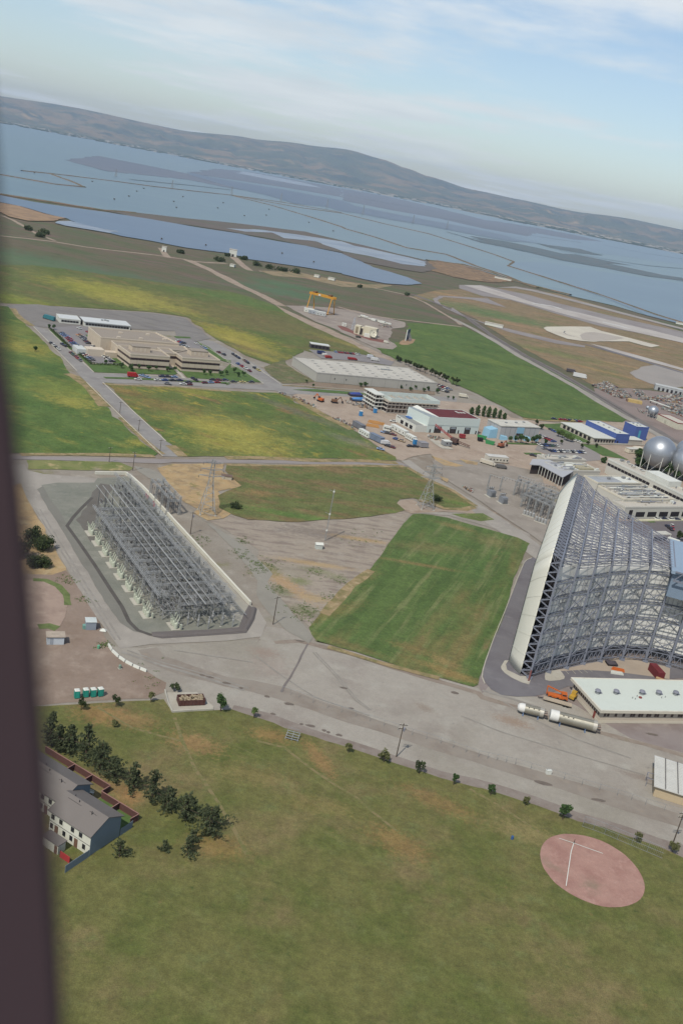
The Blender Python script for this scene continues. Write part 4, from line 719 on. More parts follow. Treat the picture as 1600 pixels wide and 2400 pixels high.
# ---------------------------------------------------------------- yard equipment by the office
m_or = P('machine_orange', 206, 108, 48, .6, dirt=.25); m_ye = P('machine_yellow', 198, 160, 66, .6, dirt=.25); m_tyre = P('tyre_rubber', 40, 38, 38)
def wheel_set(t, xs, ys, r, w=.35):
    for x in xs:
        for y in ys: MB().lathe([(r * .5, -w / 2), (r, -w / 2 + .05), (r, w / 2 - .05), (r * .5, w / 2)], 10, (x, y, r), 'y').build('wheel', m_tyre, t)
a, b = V((70.2, 255.0, 0)), V((78.6, 253.4, 0)); o, L_, an = frame(a, b)
t = empty('flatbed_trailer', (a.x, a.y, .1), an, 'pale wooden flatbed trailer left of the white-roofed office', 'trailer')
MB().box(0, -.2, .7, L_, 1.6, .95).build('deck', P('bleached_timber', 196, 184, 164, .9, dirt=.2), t)
for k in range(3): MB().box(0, -.2 + k * .62, .96, L_, .36 + k * .62, 1.02).build('deck_plank', P('bleached_timber2', 186, 172, 152, .9, dirt=.25), t)
wheel_set(t, (L_ - 1.2, L_ - 2.2), (0, 1.4), .45); MB().bar((0, .7, .6), (-1.6, .7, .5), .2).build('drawbar', m_dark, t)
t = empty('orange_crane', (75.0, 258.0, .1), an + .1, 'orange mobile crane with folded lattice jib parked behind the flatbed', 'crane')
MB().box(-3, -1, .7, 3, 1, 1.3).build('chassis', m_or, t); MB().box(1.0, -.9, 1.3, 2.6, .9, 2.5).build('cab', m_or, t); MB().box(1.2, -.92, 1.8, 2.4, .92, 2.3).build('cab_window', m_glass, t)
jb = MB(); jb.bar((2, 0, 2.2), (-3.6, 0, 3.6), .35); jb.bar((-3.6, 0, 3.6), (-3.4, 0, 1.0), .3); jb.build('jib', m_or, t); wheel_set(t, (-2.2, 0, 2.2), (-1, 1), .5)
t = empty('yellow_loader', (80.3, 260.0, .1), an + 1.2, 'yellow wheeled loader standing beside the office end wall', 'loader')
MB().box(-1.8, -.8, .6, 1.6, .8, 1.5).build('body', m_ye, t); MB().box(-.6, -.7, 1.5, .7, .7, 2.6).build('cab', m_ye, t); MB().box(-.5, -.72, 1.8, .6, .72, 2.4).build('cab_window', m_glass, t)
MB().bar((1.4, 0, 1.2), (2.6, 0, .6), .3).build('lift_arm', m_ye, t); MB().add([(2.4, -1, .2), (3.2, -1, .1), (2.4, -1, 1.0), (2.4, 1, .2), (3.2, 1, .1), (2.4, 1, 1.0)], [(0, 1, 2), (5, 4, 3), (0, 3, 4, 1), (1, 4, 5, 2), (2, 5, 3, 0)]).build('bucket', m_dark, t); wheel_set(t, (-1.2, 1.1), (-.8, .8), .6)
# maroon container, hoses, barriers
a = g1('T4 970,1850'); b = g1('T4 1095,1990'); an = math.atan2((b - a).y, (b - a).x)
t = empty('shipping_container', (a.x + .8, a.y + .6, .14), an, 'maroon ribbed container with pale end below the tunnel frames', 'container')
m_mar = P('maroon_steel', 122, 52, 58, .6, dirt=.15)
MB().box(0, 0, 0, 6.6, 2.5, 2.6).build('box', m_mar, t)
for k in range(9): MB().box(.3 + k * .7, -.06, .1, .55 + k * .7, 0, 2.5).build('rib', m_mar, t); MB().box(.3 + k * .7, 0, 2.6, .55 + k * .7, 2.5, 2.66).build('rib', m_mar, t)
MB().box(-.06, .1, .1, 0, 2.4, 2.5).build('door', P('container_door', 206, 200, 186), t)
for i, (s, c, nm, lab, cat) in enumerate((('T4 520,1850', m_or, 'orange_steel_stack', 'stack of orange steel beams on the slab under the tunnel', 'beams'), ('T4 500,1905', m_white, 'white_steel_stack', 'small stack of white steel beams beside the orange ones', 'beams'))):
    p = g1(s); t = empty(nm, (p.x, p.y, .14), -.1 + i * .2, lab, cat)
    for k in range(4): MB().box(-2.2 + .2 * k, -.9 + k * .5, 0, 2.2, -.6 + k * .5, .35 + .1 * (k % 2)).build('beam', c, t)
p = g1('T4 1230,2040'); t = empty('culvert_pipe', (p.x, p.y, .14), -.35, 'tan culvert pipe with a yellow end lying on the slab', 'pipe')
MB().lathe([(.55, -2.2), (.62, -1.8), (.62, 2.4)], 14, (0, 0, .62), 'x').build('barrel', P('tan_pipe', 172, 142, 108), t); MB().lathe([(.64, 1.9), (.66, 2.5)], 14, (0, 0, .62), 'x').build('end_band', m_ye, t)
p = g1('T4 420,1760'); t = empty('tarpaulin_stack', (p.x, p.y, .14), .2, 'dark tarpaulin-covered stack on the slab by the tunnel columns', 'stack')
MB().box(-1.8, -1.4, 0, 1.6, 1.3, .8).build('load', m_dark, t); MB().add([(-2, -1.6, .7), (1.8, -1.6, .6), (1.9, 1.5, .75), (-1.9, 1.5, .8), (0, 0, 1.3)], [(0, 1, 4), (1, 2, 4), (2, 3, 4), (3, 0, 4)]).build('tarpaulin', P('grey_tarpaulin', 84, 78, 84), t)
# ribbed-roof shed at the lower right
a, c = V((93.7, 214.5, 0)), V((97.2, 228.4, 0)); d = c - a; an = math.atan2(d.y, d.x) - pi / 2; D = d.length; W = 22
t = empty('storage_shed', (a.x, a.y, .1), an, 'open-fronted shed with ribbed white roof at the right edge', 'shed')
MB().box(0, .5, 0, W, D - .5, 3.2).build('wall', P('tan_block_wall', 196, 178, 148, .9, dirt=.12), t)
rf = MB().add([(-.6, -.3, 3.2), (W, -.3, 3.2), (W, D + .3, 3.8), (-.6, D + .3, 3.8), (-.6, -.3, 3.4), (W, -.3, 3.4), (W, D + .3, 4.0), (-.6, D + .3, 4.0)], [(3, 2, 1, 0), (4, 5, 6, 7), (0, 1, 5, 4), (1, 2, 6, 5), (2, 3, 7, 6), (3, 0, 4, 7)]).build('roof', P('white_ribbed_roof', 204, 204, 200, .6, dirt=.15), t)
for k in range(19):
    z0 = 3.4 + .6 * (k * D / 19 + .3) / (D + .6)
    MB().box(-.58, k * D / 19, z0 + .02, W, k * D / 19 + .2, z0 + .14).build('roof_rib', P('roof_rib_white', 214, 214, 208, .6, dirt=.2), rf)
for x in (2.2, 5.4, 8.6): MB().add([(x, -.25, 3.44), (x + .25, -.25, 3.44), (x + .25, D + .2, 4.12), (x, D + .2, 4.12), (x, -.25, 3.56), (x + .25, -.25, 3.56), (x + .25, D + .2, 4.24), (x, D + .2, 4.24)], [(4, 5, 6, 7), (0, 1, 5, 4), (1, 2, 6, 5), (2, 3, 7, 6), (3, 0, 4, 7)]).build('roof_seam', P('dark_seam', 110, 108, 106), rf)
p = g1('Y6 1300,1098'); t = empty('carport', (p.x, p.y, .1), an, 'open steel carport frame beside the ribbed-roof shed', 'carport'); 
for x, y in ((0, 0), (3.0, 0), (0, 3), (3, 3)): MB().bar((x, y, 0), (x, y, 2.6), .12).build('post', m_steel2, t)
for q in (((0, 0), (3, 0)), ((0, 3), (3, 3)), ((0, 0), (0, 3)), ((3, 0), (3, 3))): MB().bar((*q[0], 2.6), (*q[1], 2.6), .12).build('rail', m_steel2, t)
# ================================================================ SUBSTATIONS, PYLONS, POLES
m_lat = P('lattice_grey', 178, 180, 180, .55, .2, dirt=.25, size=2)
m_ins = P('insulator_grey', 116, 114, 114, .5, dirt=.2)
m_brk = P('breaker_cream', 196, 202, 184, .6, dirt=.12)
def lat_col(mb, x, y, z0, z1, w=.7, w2=None, st=1.0, bw=.11):
    w2 = w2 or w; n = max(2, int((z1 - z0) / st)); rg = []
    for k in range(n + 1):
        z = z0 + (z1 - z0) * k / n; h = (w + (w2 - w) * k / n) / 2; rg.append([V((x - h, y - h, z)), V((x + h, y - h, z)), V((x + h, y + h, z)), V((x - h, y + h, z))])
    for i in range(4): mb.bar(rg[0][i], rg[-1][i], bw)
    for k in range(n):
        for i in range(4):
            j = (i + 1) % 4; mb.bar(rg[k][i] if k % 2 else rg[k][j], rg[k + 1][j] if k % 2 else rg[k + 1][i], bw * .6)
def lat_beam(mb, a, b, w=.6, st=1.0, bw=.1):
    a, b = V(a), V(b); d = b - a; L_ = d.length; d.normalize(); s = d.cross(V((0, 0, 1))).normalized() * w / 2; u = V((0, 0, w / 2)); n = max(2, int(L_ / st))
    cs = [s + u, -s + u, -s - u, s - u]
    for c in cs: mb.bar(a + c, b + c, bw)
    for k in range(n):
        p, q = a.lerp(b, k / n), a.lerp(b, (k + 1) / n)
        for i in range(4):
            j = (i + 1) % 4; mb.bar(p + (cs[i] if k % 2 else cs[j]), q + (cs[j] if k % 2 else cs[i]), bw * .6)
# ---- main substation, laid out along its own axes
SO = V((-86.2, 316.2, 0)); SA = V((.537, -.844, 0)); SB = V((.844, .537, 0)); S_RZ = math.atan2(SA.y, SA.x)
def sub(a, b, z=0): return SO + SA * a + SB * b + V((0, 0, z))
sheet('substation_gravel', '', .1, M('substation_chip', C(136, 136, 126), [(C(124, 126, 116), 12, .4, .68), (C(150, 148, 138), 4, .5, .78), (C(112, 112, 106), 1.2, .6, .82)], .95, bump=(.5, .05)), .001,
      pts=gs('Y1 240,190 330,176 540,176 560,150 730,140 830,225 990,400 1420,890 1380,1000 1200,1030 880,1050 780,1020 690,960 590,820 480,640 390,480 270,290'))
sheet('substation_road', '', .07, m_road2, .0006, pts=gs('P -200,1100 Y1 140,70 160,105 250,125 560,150 700,140 750,120 850,220 1000,390 1440,880 1480,900 1530,980 1500,1060 1300,1085 860,1105 690,1130 560,960 400,700 250,420 150,260 120,180 P -200,1180'))
sheet('concrete_apron', '', .13, M('apron_concrete', C(168, 164, 152), [(C(156, 152, 142), 8, .4, .7), (C(176, 172, 162), 2, .5, .8)], .9), 0, pts=gs('Y1 950,420 985,400 1425,885 1385,980 1345,960 1240,800'))
sheet('graded_slope', '', .11, P('slope_grey', 128, 126, 118, .95, dirt=.15, size=4), .002, pts=gs('Y1 215,215 250,195 380,410 560,660 700,880 770,1005 860,1050 760,1030 690,980 600,860 420,560'))
sheet('dark_stain', '', .125, P('oil_dark_gravel', 112, 108, 102, .95, dirt=.2, size=3), .003, pts=gs('Y1 440,390 520,270 530,230 560,180 640,190 620,240 580,300 540,400 500,420 560,510 520,515 470,440'))
ribbon('drain_ditch', 'Y1 530,262 470,320 420,375 385,425 450,515 540,645 640,800 700,890 740,975 790,1025 860,1050 885,1054', 1.3, .13, P('ditch_dark', 92, 88, 84, .95, dirt=.2))
m_berm = P('tarred_berm', 110, 104, 102, .9, dirt=.12, size=3)
ribbon('tarred_berm', 'Y1 870,1050 940,1054 1200,1038 1405,1022 1440,960 1455,900', 2.2, .17, m_berm, h=.55)
sheet('berm_slope', '', .14, m_berm, 0, pts=gs('Y1 885,1035 1200,1022 1370,1008 1400,930 1428,880 1472,912 1415,1040 1200,1055 930,1072 880,1062'))  # flat sheet; dark tone joins tar with shade of the bank facing away
def run_wall(name, s, w, h, mat, lab, cat, posts=None):
    pp = gs(s); t = empty(name, pp[0] + V((0, 0, .1)), 0, lab, cat)
    for a, b in zip(pp, pp[1:]):
        d = b - a; n = max(1, int(d.length / 6)); rz = math.atan2(d.y, d.x); st = d.length / n
        for k in range(n):
            p = a.lerp(b, k / n) - pp[0]; MB().box(.03, -w / 2, 0, st - .03, w / 2, h + .03 * (k % 2)).build('wall_panel', mat, t, loc=p, rz=rz)
run_wall('retaining_wall', 'Y1 545,128 725,130 770,165 815,205 905,300 990,395 1100,515 1200,625 1320,755 1435,880', .7, 1.3, P('whitewashed_concrete', 224, 222, 208, .8, dirt=.1), 'long low white concrete wall along the right of the substation', 'wall')
# breakers
def breaker(a, b, lab):
    p = sub(a, b); t = empty('circuit_breaker', p + V((0, 0, .12)), S_RZ, lab, 'circuit breaker', 'cream circuit breakers in the substation')
    MB().box(-2.6, -1.6, 0, 2.6, 1.6, .3).build('plinth', m_concrete, t)
    for k in (-1.6, 0, 1.6):
        MB().lathe([(.55, .3), (.62, .6), (.62, 2.0), (.45, 2.3)], 12, (k, 0, 0)).build('tank', m_brk, t)
        for s in (-1, 1):
            MB().bar((k, s * .3, 2.1), (k, s * 1.0, 4.2), .34, n=8).build('bushing', m_brk, t); MB().bar((k, s * .96, 4.1), (k, s * 1.1, 4.7), .14, n=6).build('terminal', m_ins, t)
    MB().box(1.9, 1.0, .3, 2.6, 1.5, 1.8).build('control_cabinet', m_brk, t)
ordn = ['farthest', 'second', 'third', 'fourth', 'fifth', 'sixth', 'seventh', 'nearest']
for k in range(8): breaker(k * 9.15, -1.6, f'cream circuit breaker on the left edge of the substation, {ordn[k]}' + (' from the far end' if 0 < k < 7 else ' of the row'))
breaker(72.5, 4.5, 'cream circuit breaker set apart near the tarred berm')
# transverse gantries
COLS = [1.6, 7.0, 12.4, 18.0, 23.6]
gord = ['farthest', 'second', 'third', 'fourth', 'fifth', 'sixth', 'seventh', 'eighth', 'nearest']
for k in range(9):
    a = -4.5 + k * 9.15; t = empty('substation_gantry', sub(a, 0, .12), S_RZ, f'grey lattice gantry across the large substation, {gord[k]}' + (' from the far end' if 0 < k < 8 else ' of all'), 'gantry', 'lattice gantries across the large substation')
    for b in (COLS if k < 8 else COLS[1:]):
        mb = MB(); lat_col(mb, 0, b, 0, 8.2, .9, .5); mb.build('column', m_lat, t); MB().box(-.6, b - .6, 0, .6, b + .6, .25).build('footing', m_concrete, t)
    mb = MB(); lat_beam(mb, (0, COLS[0 if k < 8 else 1], 7.9), (0, COLS[-1], 7.9), .6); mb.build('cross_beam', m_lat, t)
    mb = MB(); lat_beam(mb, (0, COLS[0 if k < 8 else 1], 5.4), (0, COLS[-1], 5.4), .45, 1.3); mb.build('lower_beam', m_lat, t)
# long bus lines
for i, (b, a0, a1, z, kind, lab) in enumerate(((0.6, -7, 68, 8.4, 'l', 'long lattice beam along the left side of the substation'), (3.4, -5, 66, 7.0, 'l', 'low lattice beam second from the left in the substation'), (7.0, -27, 76, 8.9, 'p', 'left one of the long pale bus pipes over the substation'), (9.6, -27, 76, 8.7, 'p', 'second of the long pale bus pipes over the substation'),
                                                (12.4, -27, 76, 8.9, 'w', 'widest pale bus pipe down the middle of the substation'), (15.0, -20, 75, 8.6, 'p', 'fourth long bus pipe, right of the widest one'), (18.6, -42, 74, 8.6, 'l', 'long lattice beam right of the bus pipes'), (21.0, -38, 73, 8.0, 'p', 'rightmost thin bus pipe over the substation'), (23.8, -42, 72, 8.3, 'l', 'outermost right lattice beam of the substation'))):
    t = empty('bus_line', sub(a0, b), S_RZ, lab, 'bus beam', 'long bus lines of the substation'); L_ = a1 - a0
    if kind == 'l': mb = MB(); lat_beam(mb, (0, 0, z), (L_, 0, z), .7, 1.1); mb.build('beam', m_lat, t)
    else: MB().bar((0, 0, z), (L_, 0, z), .42 if kind == 'w' else .26, n=8).build('pipe', P('bus_pipe', 190, 190, 186, .45, .4, dirt=.12), t)
    for k in range(int(L_ / 9)):
        x = 4.6 + k * 9.15
        if kind == 'l' or x > 26: 
            mb = MB()
            if kind == 'l' and (x + a0 < -6 or x + a0 > 66): lat_col(mb, x, 0, 0, z, .7, .5); mb.build('support', m_lat, t)
            else: mb.lathe([(.14, z - 1.0), (.2, z - .8), (.12, z - .6), (.2, z - .4), (.12, z - .1)], 8, (x, 0, 0)); mb.build('insulator', m_ins, t)
        else: mb.bar((x, 0, 0), (x, 0, z), .25); mb.build('support', m_lat, t)
# disconnect switches filling the bays
def switch(proto=None):
    t = empty('disconnect_switch', (0, 0, 0), S_RZ)
    fr = MB()
    for x in (-1.2, 1.2):
        for y in (-1.9, 1.9): fr.bar((x, y, 0), (x, y, 3.0), .16)
    for y in (-1.9, 0, 1.9): fr.bar((-1.3, y, 3.0), (1.3, y, 3.0), .18)
    for x in (-1.2, 1.2): fr.bar((x, -2, 3.0), (x, 2, 3.0), .16); fr.bar((x, -1.9, .3), (x, 1.9, 3.0), .09); fr.bar((x, 1.9, .3), (x, -1.9, 3.0), .09)
    fr.build('stand', m_lat, t)
    for y in (-1.6, 0, 1.6):
        for x in (-1.0, 0, 1.0): MB().lathe([(.1, 3.0), (.2, 3.2), (.11, 3.4), (.2, 3.6), (.11, 3.8), (.2, 4.0), (.1, 4.3)], 7, (x, y, 0)).build('insulator', m_ins, t)
        MB().bar((-1.1, y, 4.35), (1.1, y, 4.45), .12).build('blade', m_galv, t)
    return t
sw0 = switch(); first = True; rowsn = ['leftmost', 'second', 'third', 'rightmost']; rowk = ['farthest'] + [x + ' from far' for x in 'second third fourth fifth sixth seventh eighth ninth tenth eleventh twelfth thirteenth fourteenth fifteenth'.split()] + ['nearest']
for j, b in enumerate((4.3, 9.7, 15.2, 20.8)):
    for k in range(8):
        a = 0.1 + k * 9.15
        for h in range(2):
            o = sw0 if first else copy_tree(sw0); first = False
            o.location = sub(a + (h - .5) * 4.4, b, .12)
            tag(o, f'grey disconnect switch in the {rowsn[j]} lengthwise row, {rowk[k * 2 + h]} under the substation gantries', 'switch', f'disconnect switches, {rowsn[j]} row')
for k, (a, b) in enumerate(((-14, 8), (-14, 13), (-23, 10), (-12, 19), (-22, 20), (-31, 20), (-39, 20))):
    o = copy_tree(sw0); o.location = sub(a, b, .12); tag(o, 'grey disconnect switch at the open far end of the substation, ' + ['left of the pair', 'right of the pair', 'alone under pipes', 'nearest under right beam', 'second under right beam', 'third under right beam', 'farthest under right beam'][k], 'switch', 'disconnect switches at the far end')
jm = MB(); rj = random.Random(21)
for k in range(2600):
    a, b, z = rj.uniform(-6, 74), rj.uniform(1, 24), rj.uniform(2.5, 8.6)
    if k > 2250: a, b = rj.uniform(-40, -6), rj.uniform(17, 24)
    p = sub(a, b, z); L_ = rj.uniform(.6, 2.6); ax = rj.choice((SA, SB, V((0, 0, 1)), SA + V((0, 0, .6)), SB - V((0, 0, .7)))); jm.bar(p, p + ax * L_, rj.choice((.06, .09, .14)))
tag(jm.build('jumper_leads', P('lead_alloy', 196, 196, 194, .45, .4, dirt=.15)), 'tangle of pale jumper leads and fittings among the substation gantries', 'conductors', kind='stuff')
for k in range(4):
    p = g1(['S2 1000,530', 'S2 1030,565', 'S2 1120,665', 'S2 1140,700'][k]); t = empty('red_capacitor', p, S_RZ, f'small bright red capacitor can by the white wall, {["first", "second", "third", "fourth"][k]} from the far end', 'capacitor', 'red capacitor cans')
    MB().lathe([(.35, 2), (.4, 2.2), (.4, 3.2), (.3, 3.4)], 10).build('can', P('signal_red', 186, 52, 62), t); MB().bar((0, 0, 0), (0, 0, 2), .2).build('post', m_lat, t)
# feeder bay outside the wall with white arresters
t = empty('feeder_structure', sub(-38, 33, .1), S_RZ, 'grey lattice feeder rack beyond the white wall by the road', 'rack')
for a in (0, 7, 14, 21):
    for b in (0, 5): mb = MB(); lat_col(mb, a, b, 0, 7.5, .8, .5); mb.build('column', m_lat, t)
for b in (0, 2.5, 5): mb = MB(); lat_beam(mb, (0, b, 7.2), (21, b, 7.2)); mb.build('beam', m_lat, t)
for a in (0, 7, 14, 21): mb = MB(); lat_beam(mb, (a, 0, 6.0), (a, 5, 6.0)); mb.build('cross_beam', m_lat, t)
for a in range(0, 21, 2):
    for b in (.6, 2.5, 4.4): MB().lathe([(.1, 3.6), (.22, 3.9), (.1, 4.2), (.22, 4.5), (.1, 5.0)], 7, (a + .5, b, 0)).bar((a + .5, b, 0), (a + .5, b, 3.6), .14).build('insulator', m_ins, t)
for k in range(9):
    p = sub(-24 + k * 2.6, 30.4); t = empty('surge_arrester', p + V((0, 0, .1)), 0, f'white surge arrester along the wall at the feeder rack, {rowk[k] if k < 8 else "nearest"}', 'arrester', 'white surge arresters along the wall')
    MB().box(-.5, -.4, 0, .5, .4, 1.6).build('cabinet', m_white, t); MB().lathe([(.18, 1.6), (.3, 1.9), (.2, 2.3)], 8).build('bushing', m_white, t)
# end frame with slack posts
for k, (s, lab) in enumerate((('S3 1100,1005', 'slim steel post at the near right end of the substation'), ('S3 540,800', 'slim steel post beside the detached breaker'))):
    p = g1(s); t = empty('steel_post', p, 0, lab, 'post'); MB().bar((0, 0, 0), (0, 0, 8.2), .22, n=8).build('shaft', m_galv, t); MB().bar((-.6, 0, 8.1), (.6, 0, 8.1), .15).build('arm', m_galv, t); MB().lathe([(.4, 0), (.4, .2)], 8).build('footing', m_concrete, t)
for k in range(6):
    a = 72 + (k % 3) * 1.8; b = 9 + k * 2.7; p = sub(a, b, .12); t = empty('instrument_transformer', p, S_RZ, f'grey instrument transformer at the near end of the substation, {["leftmost", "second from left", "third from left", "fourth from left", "fifth from left", "rightmost"][k]}', 'transformer', 'instrument transformers at the near end')
    MB().bar((0, 0, 0), (0, 0, 2.0), .3).build('stand', m_lat, t); MB().lathe([(.35, 2.0), (.35, 2.7), (.18, 2.8), (.25, 3.4), (.15, 3.5), (.22, 4.0), (.1, 4.3)], 9).build('body', m_lat, t)
# low fence along the wall side
pp = [sub(a, 28.5) for a in (-20, 0, 20, 40, 60, 72)]; t = empty('pipe_fence', pp[0] + V((0, 0, .1)), 0, 'thin pipe rail between the substation and the white wall', 'fence')
for a, b in zip(pp, pp[1:]):
    MB().bar(a - pp[0] + V((0, 0, 1.9)), b - pp[0] + V((0, 0, 1.9)), .14).build('rail', m_galv, t); MB().bar(a - pp[0], a - pp[0] + V((0, 0, 1.95)), .2).build('post', m_galv, t)
# ---- second substation beyond the lawn
def xformer(s, lab):
    p = g1(s); t = empty('power_transformer', p + V((0, 0, .18)), .5, lab, 'transformer', 'power transformers by the inlet')
    MB().box(-2.6, -2.4, 0, 2.6, 2.4, .25).build('plinth', m_concrete, t); MB().box(-1.5, -1.7, .25, 1.5, 1.7, 3.4).build('tank', P('transformer_grey', 142, 146, 152, .6), t)
    for k in range(7): MB().box(-1.3 + k * .4, -2.3, .6, -1.2 + k * .4, -1.7, 3.0).build('radiator_fin', P('transformer_grey', 142, 146, 152, .6), t)
    for k in (-1, 0, 1): MB().bar((k, .4, 3.4), (k * 1.3, .7, 5.0), .3, n=8).build('bushing', m_ins, t)
    MB().lathe([(.45, -1.4), (.45, 1.4)], 12, (0, 1.4, 4.2), 'x').build('conservator', m_lat, t)
xformer('B2 385,660', 'grey power transformer on a slab, the one farther left'); xformer('B2 600,780', 'grey power transformer on a slab, the one nearer the inlet rim')
def rack(s0, s1, n, h, lab, wdt=5):
    a, b = g1(s0), g1(s1); o, L_, an = frame(a, b); t = empty('switchyard_rack', (a.x, a.y, .18), an, lab, 'rack', 'racks of the smaller switchyard')
    for k in range(n):
        for y in (0, wdt): mb = MB(); lat_col(mb, k * L_ / (n - 1), y, 0, h, .7, .45, 1.1, .12); mb.build('column', m_lat, t)
        mb = MB(); lat_beam(mb, (k * L_ / (n - 1), 0, h), (k * L_ / (n - 1), wdt, h), .5, 1.1); mb.build('cross_beam', m_lat, t)
    for y in (0, wdt): mb = MB(); lat_beam(mb, (0, y, h), (L_, y, h), .5, 1.1); mb.build('beam', m_lat, t)
    for k in range(int(L_ / 1.3)):
        for y in (.8, wdt / 2, wdt - .8): MB().bar((k * 1.3, y, 0), (k * 1.3, y, 2.6), .12).lathe([(.1, 2.6), (.22, 3.0), (.1, 3.4), (.2, 3.8), (.1, 4.1)], 6, (k * 1.3, y, 0)).build('insulator', m_ins, t)
rack('B2 935,850', 'B2 1420,1080', 5, 7, 'dense lattice rack of the smaller switchyard nearest the inlet rim', 6)
rack('B2 1000,760', 'B2 1480,960', 5, 7.5, 'middle lattice rack of the smaller switchyard', 6)
rack('B2 800,640', 'B2 1500,900', 6, 8, 'rear lattice rack of the smaller switchyard', 5)
for k, (s, lab) in enumerate((('B2 980,990', 'left bank of grey oil breakers beside the rim of the inlet'), ('B2 1200,1110', 'right bank of grey oil breakers beside the rim of the inlet'))):
    p = g1(s); t = empty('oil_breaker_bank', (p.x, p.y, .18), -.45, lab, 'circuit breaker'); MB().box(-.4, -1.2, 0, 5.6, 1.4, .3).build('plinth', m_concrete, t)
    for j in range(4):
        MB().lathe([(.6, .3), (.65, .6), (.65, 2.2), (.4, 2.5)], 10, (.4 + j * 1.5, 0, 0)).build('tank', m_lat, t)
        for s_ in (-1, 1): MB().bar((.4 + j * 1.5, s_ * .25, 2.4), (.4 + j * 1.5, s_ * .7, 3.8), .2, n=6).build('bushing', m_ins, t)
for k in range(5):
    p = g1(['B2 310,560', 'B2 545,560', 'B2 860,470', 'B2 1040,560', 'B2 1240,600'][k]); h = [9, 8, 6, 6, 6][k]; t = empty('dead_end_mast', (p.x, p.y, .18), -.45, ['tall lattice mast behind the left transformer', 'lattice mast behind the right transformer', 'leftmost thin switch stand in the smaller switchyard', 'middle thin switch stand in the smaller switchyard', 'rightmost thin switch stand in the smaller switchyard'][k], 'mast')
    mb = MB(); lat_col(mb, 0, 0, 0, h, .6, .4, 1.2); mb.build('shaft', m_lat, t); MB().bar((0, 0, h), (9, 0, h), .18).build('arm', m_lat, t)
    for j in range(6): MB().lathe([(.08, h - .9), (.16, h - .6), (.08, h - .2)], 6, (.8 + j * 1.5, 0, 0)).build('insulator', m_ins, t)
# ---- transmission towers
def pylon(p, h, lab, grp=None, bw=.2, base=6.2, rz=.35, far=False):
    t = empty('transmission_tower', (p.x, p.y, .1), rz, lab, 'pylon', grp)
    mb = MB(); lat_col(mb, 0, 0, 0, h * .56, base, 1.9, h * .56 / 8, bw); mb.build('legs', m_lat, t)
    mb = MB(); lat_col(mb, 0, 0, h * .56, h, 1.9, 1.0, h * .07, bw * .8); mb.build('mast', m_lat, t)
    for z, w in ((h * .7, 5.2), (h * .82, 4.6), (h * .94, 4.0)):
        mb = MB()
        for s in (-1, 1): mb.bar((0, 0, z + .7), (s * w, 0, z), bw * .7); mb.bar((0, .5, z - .4), (s * w, 0, z), bw * .7); mb.bar((0, -.5, z - .4), (s * w, 0, z), bw * .7)
        c = mb.build('cross_arm', m_lat, t)
        if not far:
            for s in (-1, 1): MB().lathe([(.06, z - 1.2), (.14, z - .8), (.06, z - .1)], 6, (s * w, 0, 0)).build('insulator_string', m_ins, c)
    if not far:
        for x, y in ((-1, -1), (1, -1), (1, 1), (-1, 1)): MB().lathe([(.5, 0), (.45, .4)], 8, (x * base / 2, y * base / 2, 0)).build('footing', m_concrete, t)
pylon(V((-53.5, 358.5, 0)), 23, 'lattice pylon standing on the dry patch beside the substation'); pylon(V((37.8, 418.5, 0)), 21.5, 'lattice pylon at the corner between the two grass fields')
for k, (s, h) in enumerate((('Z1 532,45', 24), ('Z1 790,98', 26), ('Z1 1063,128', 30), ('Z1 1288,165', 36), ('Z1 1500,190', 38), ('Z2 97,220', 40), ('Z2 327,260', 36), ('Z2 483,285', 34))):
    pylon(g1(s), h, f'pale far-off pylon standing in the bay water, {["first", "second", "third", "fourth", "fifth", "sixth", "seventh", "eighth"][k]} from the left', 'pylons across the bay', .45, 8, .5, True)
# ---- poles
m_wood = P('pole_wood', 92, 82, 72, .9, dirt=.25)
def pole(s, h, lab, arms=1, rz=.7, xf=False):
    p = g1(s); t = empty('utility_pole', (p.x, p.y, .1), rz, lab, 'utility pole', 'wooden utility poles')
    MB().lathe([(.17, 0), (.1, h)], 8).build('shaft', m_wood, t)
    for k in range(arms):
        c = MB().box(-1.1, -.08, h - .5 - k * 1.1, 1.1, .08, h - .34 - k * 1.1).build('cross_arm', m_wood, t)
        for x in (-1, -.45, .45, 1): MB().lathe([(.06, 0), (.08, .12), (.04, .22)], 6, (x, 0, h - .34 - k * 1.1)).build('insulator', m_white, c)
    if xf: MB().lathe([(.26, h - 2.2), (.28, h - 2.1), (.28, h - 1.3), (.2, h - 1.2)], 10, (.4, 0, 0)).build('transformer_can', m_steel2, t)
pole('P 928,1775', 10, 'wooden utility pole on the verge of the road, long shadow to its right', 2, .2, True); pole('P 639.4,1464', 9.8, 'wooden utility pole at the near right corner of the substation road'); pole('P 1575,1981', 9.6, 'wooden utility pole at the right edge of the park lawn', 2, .2, True)
pole('Y1 1092,470', 9, 'wooden utility pole beside the white substation wall, arm shadow on gravel', 1, .4, True); pole('Y1 762,105', 8.5, 'utility pole at the junction above the substation', 1, .6, True); pole('Y1 626,58', 7, 'thin pole beside the lane above the substation'); pole('Y1 932,290', 8, 'pole behind the feeder rack near the left pylon')
pole('Z3 815,805', 6, 'thin pole on the left kerb of the campus road'); pole('Z3 1088,1070', 6, 'thin pole at the foot of the campus road'); pole('Z3 942,930', 6, 'thin pole halfway down the campus road')
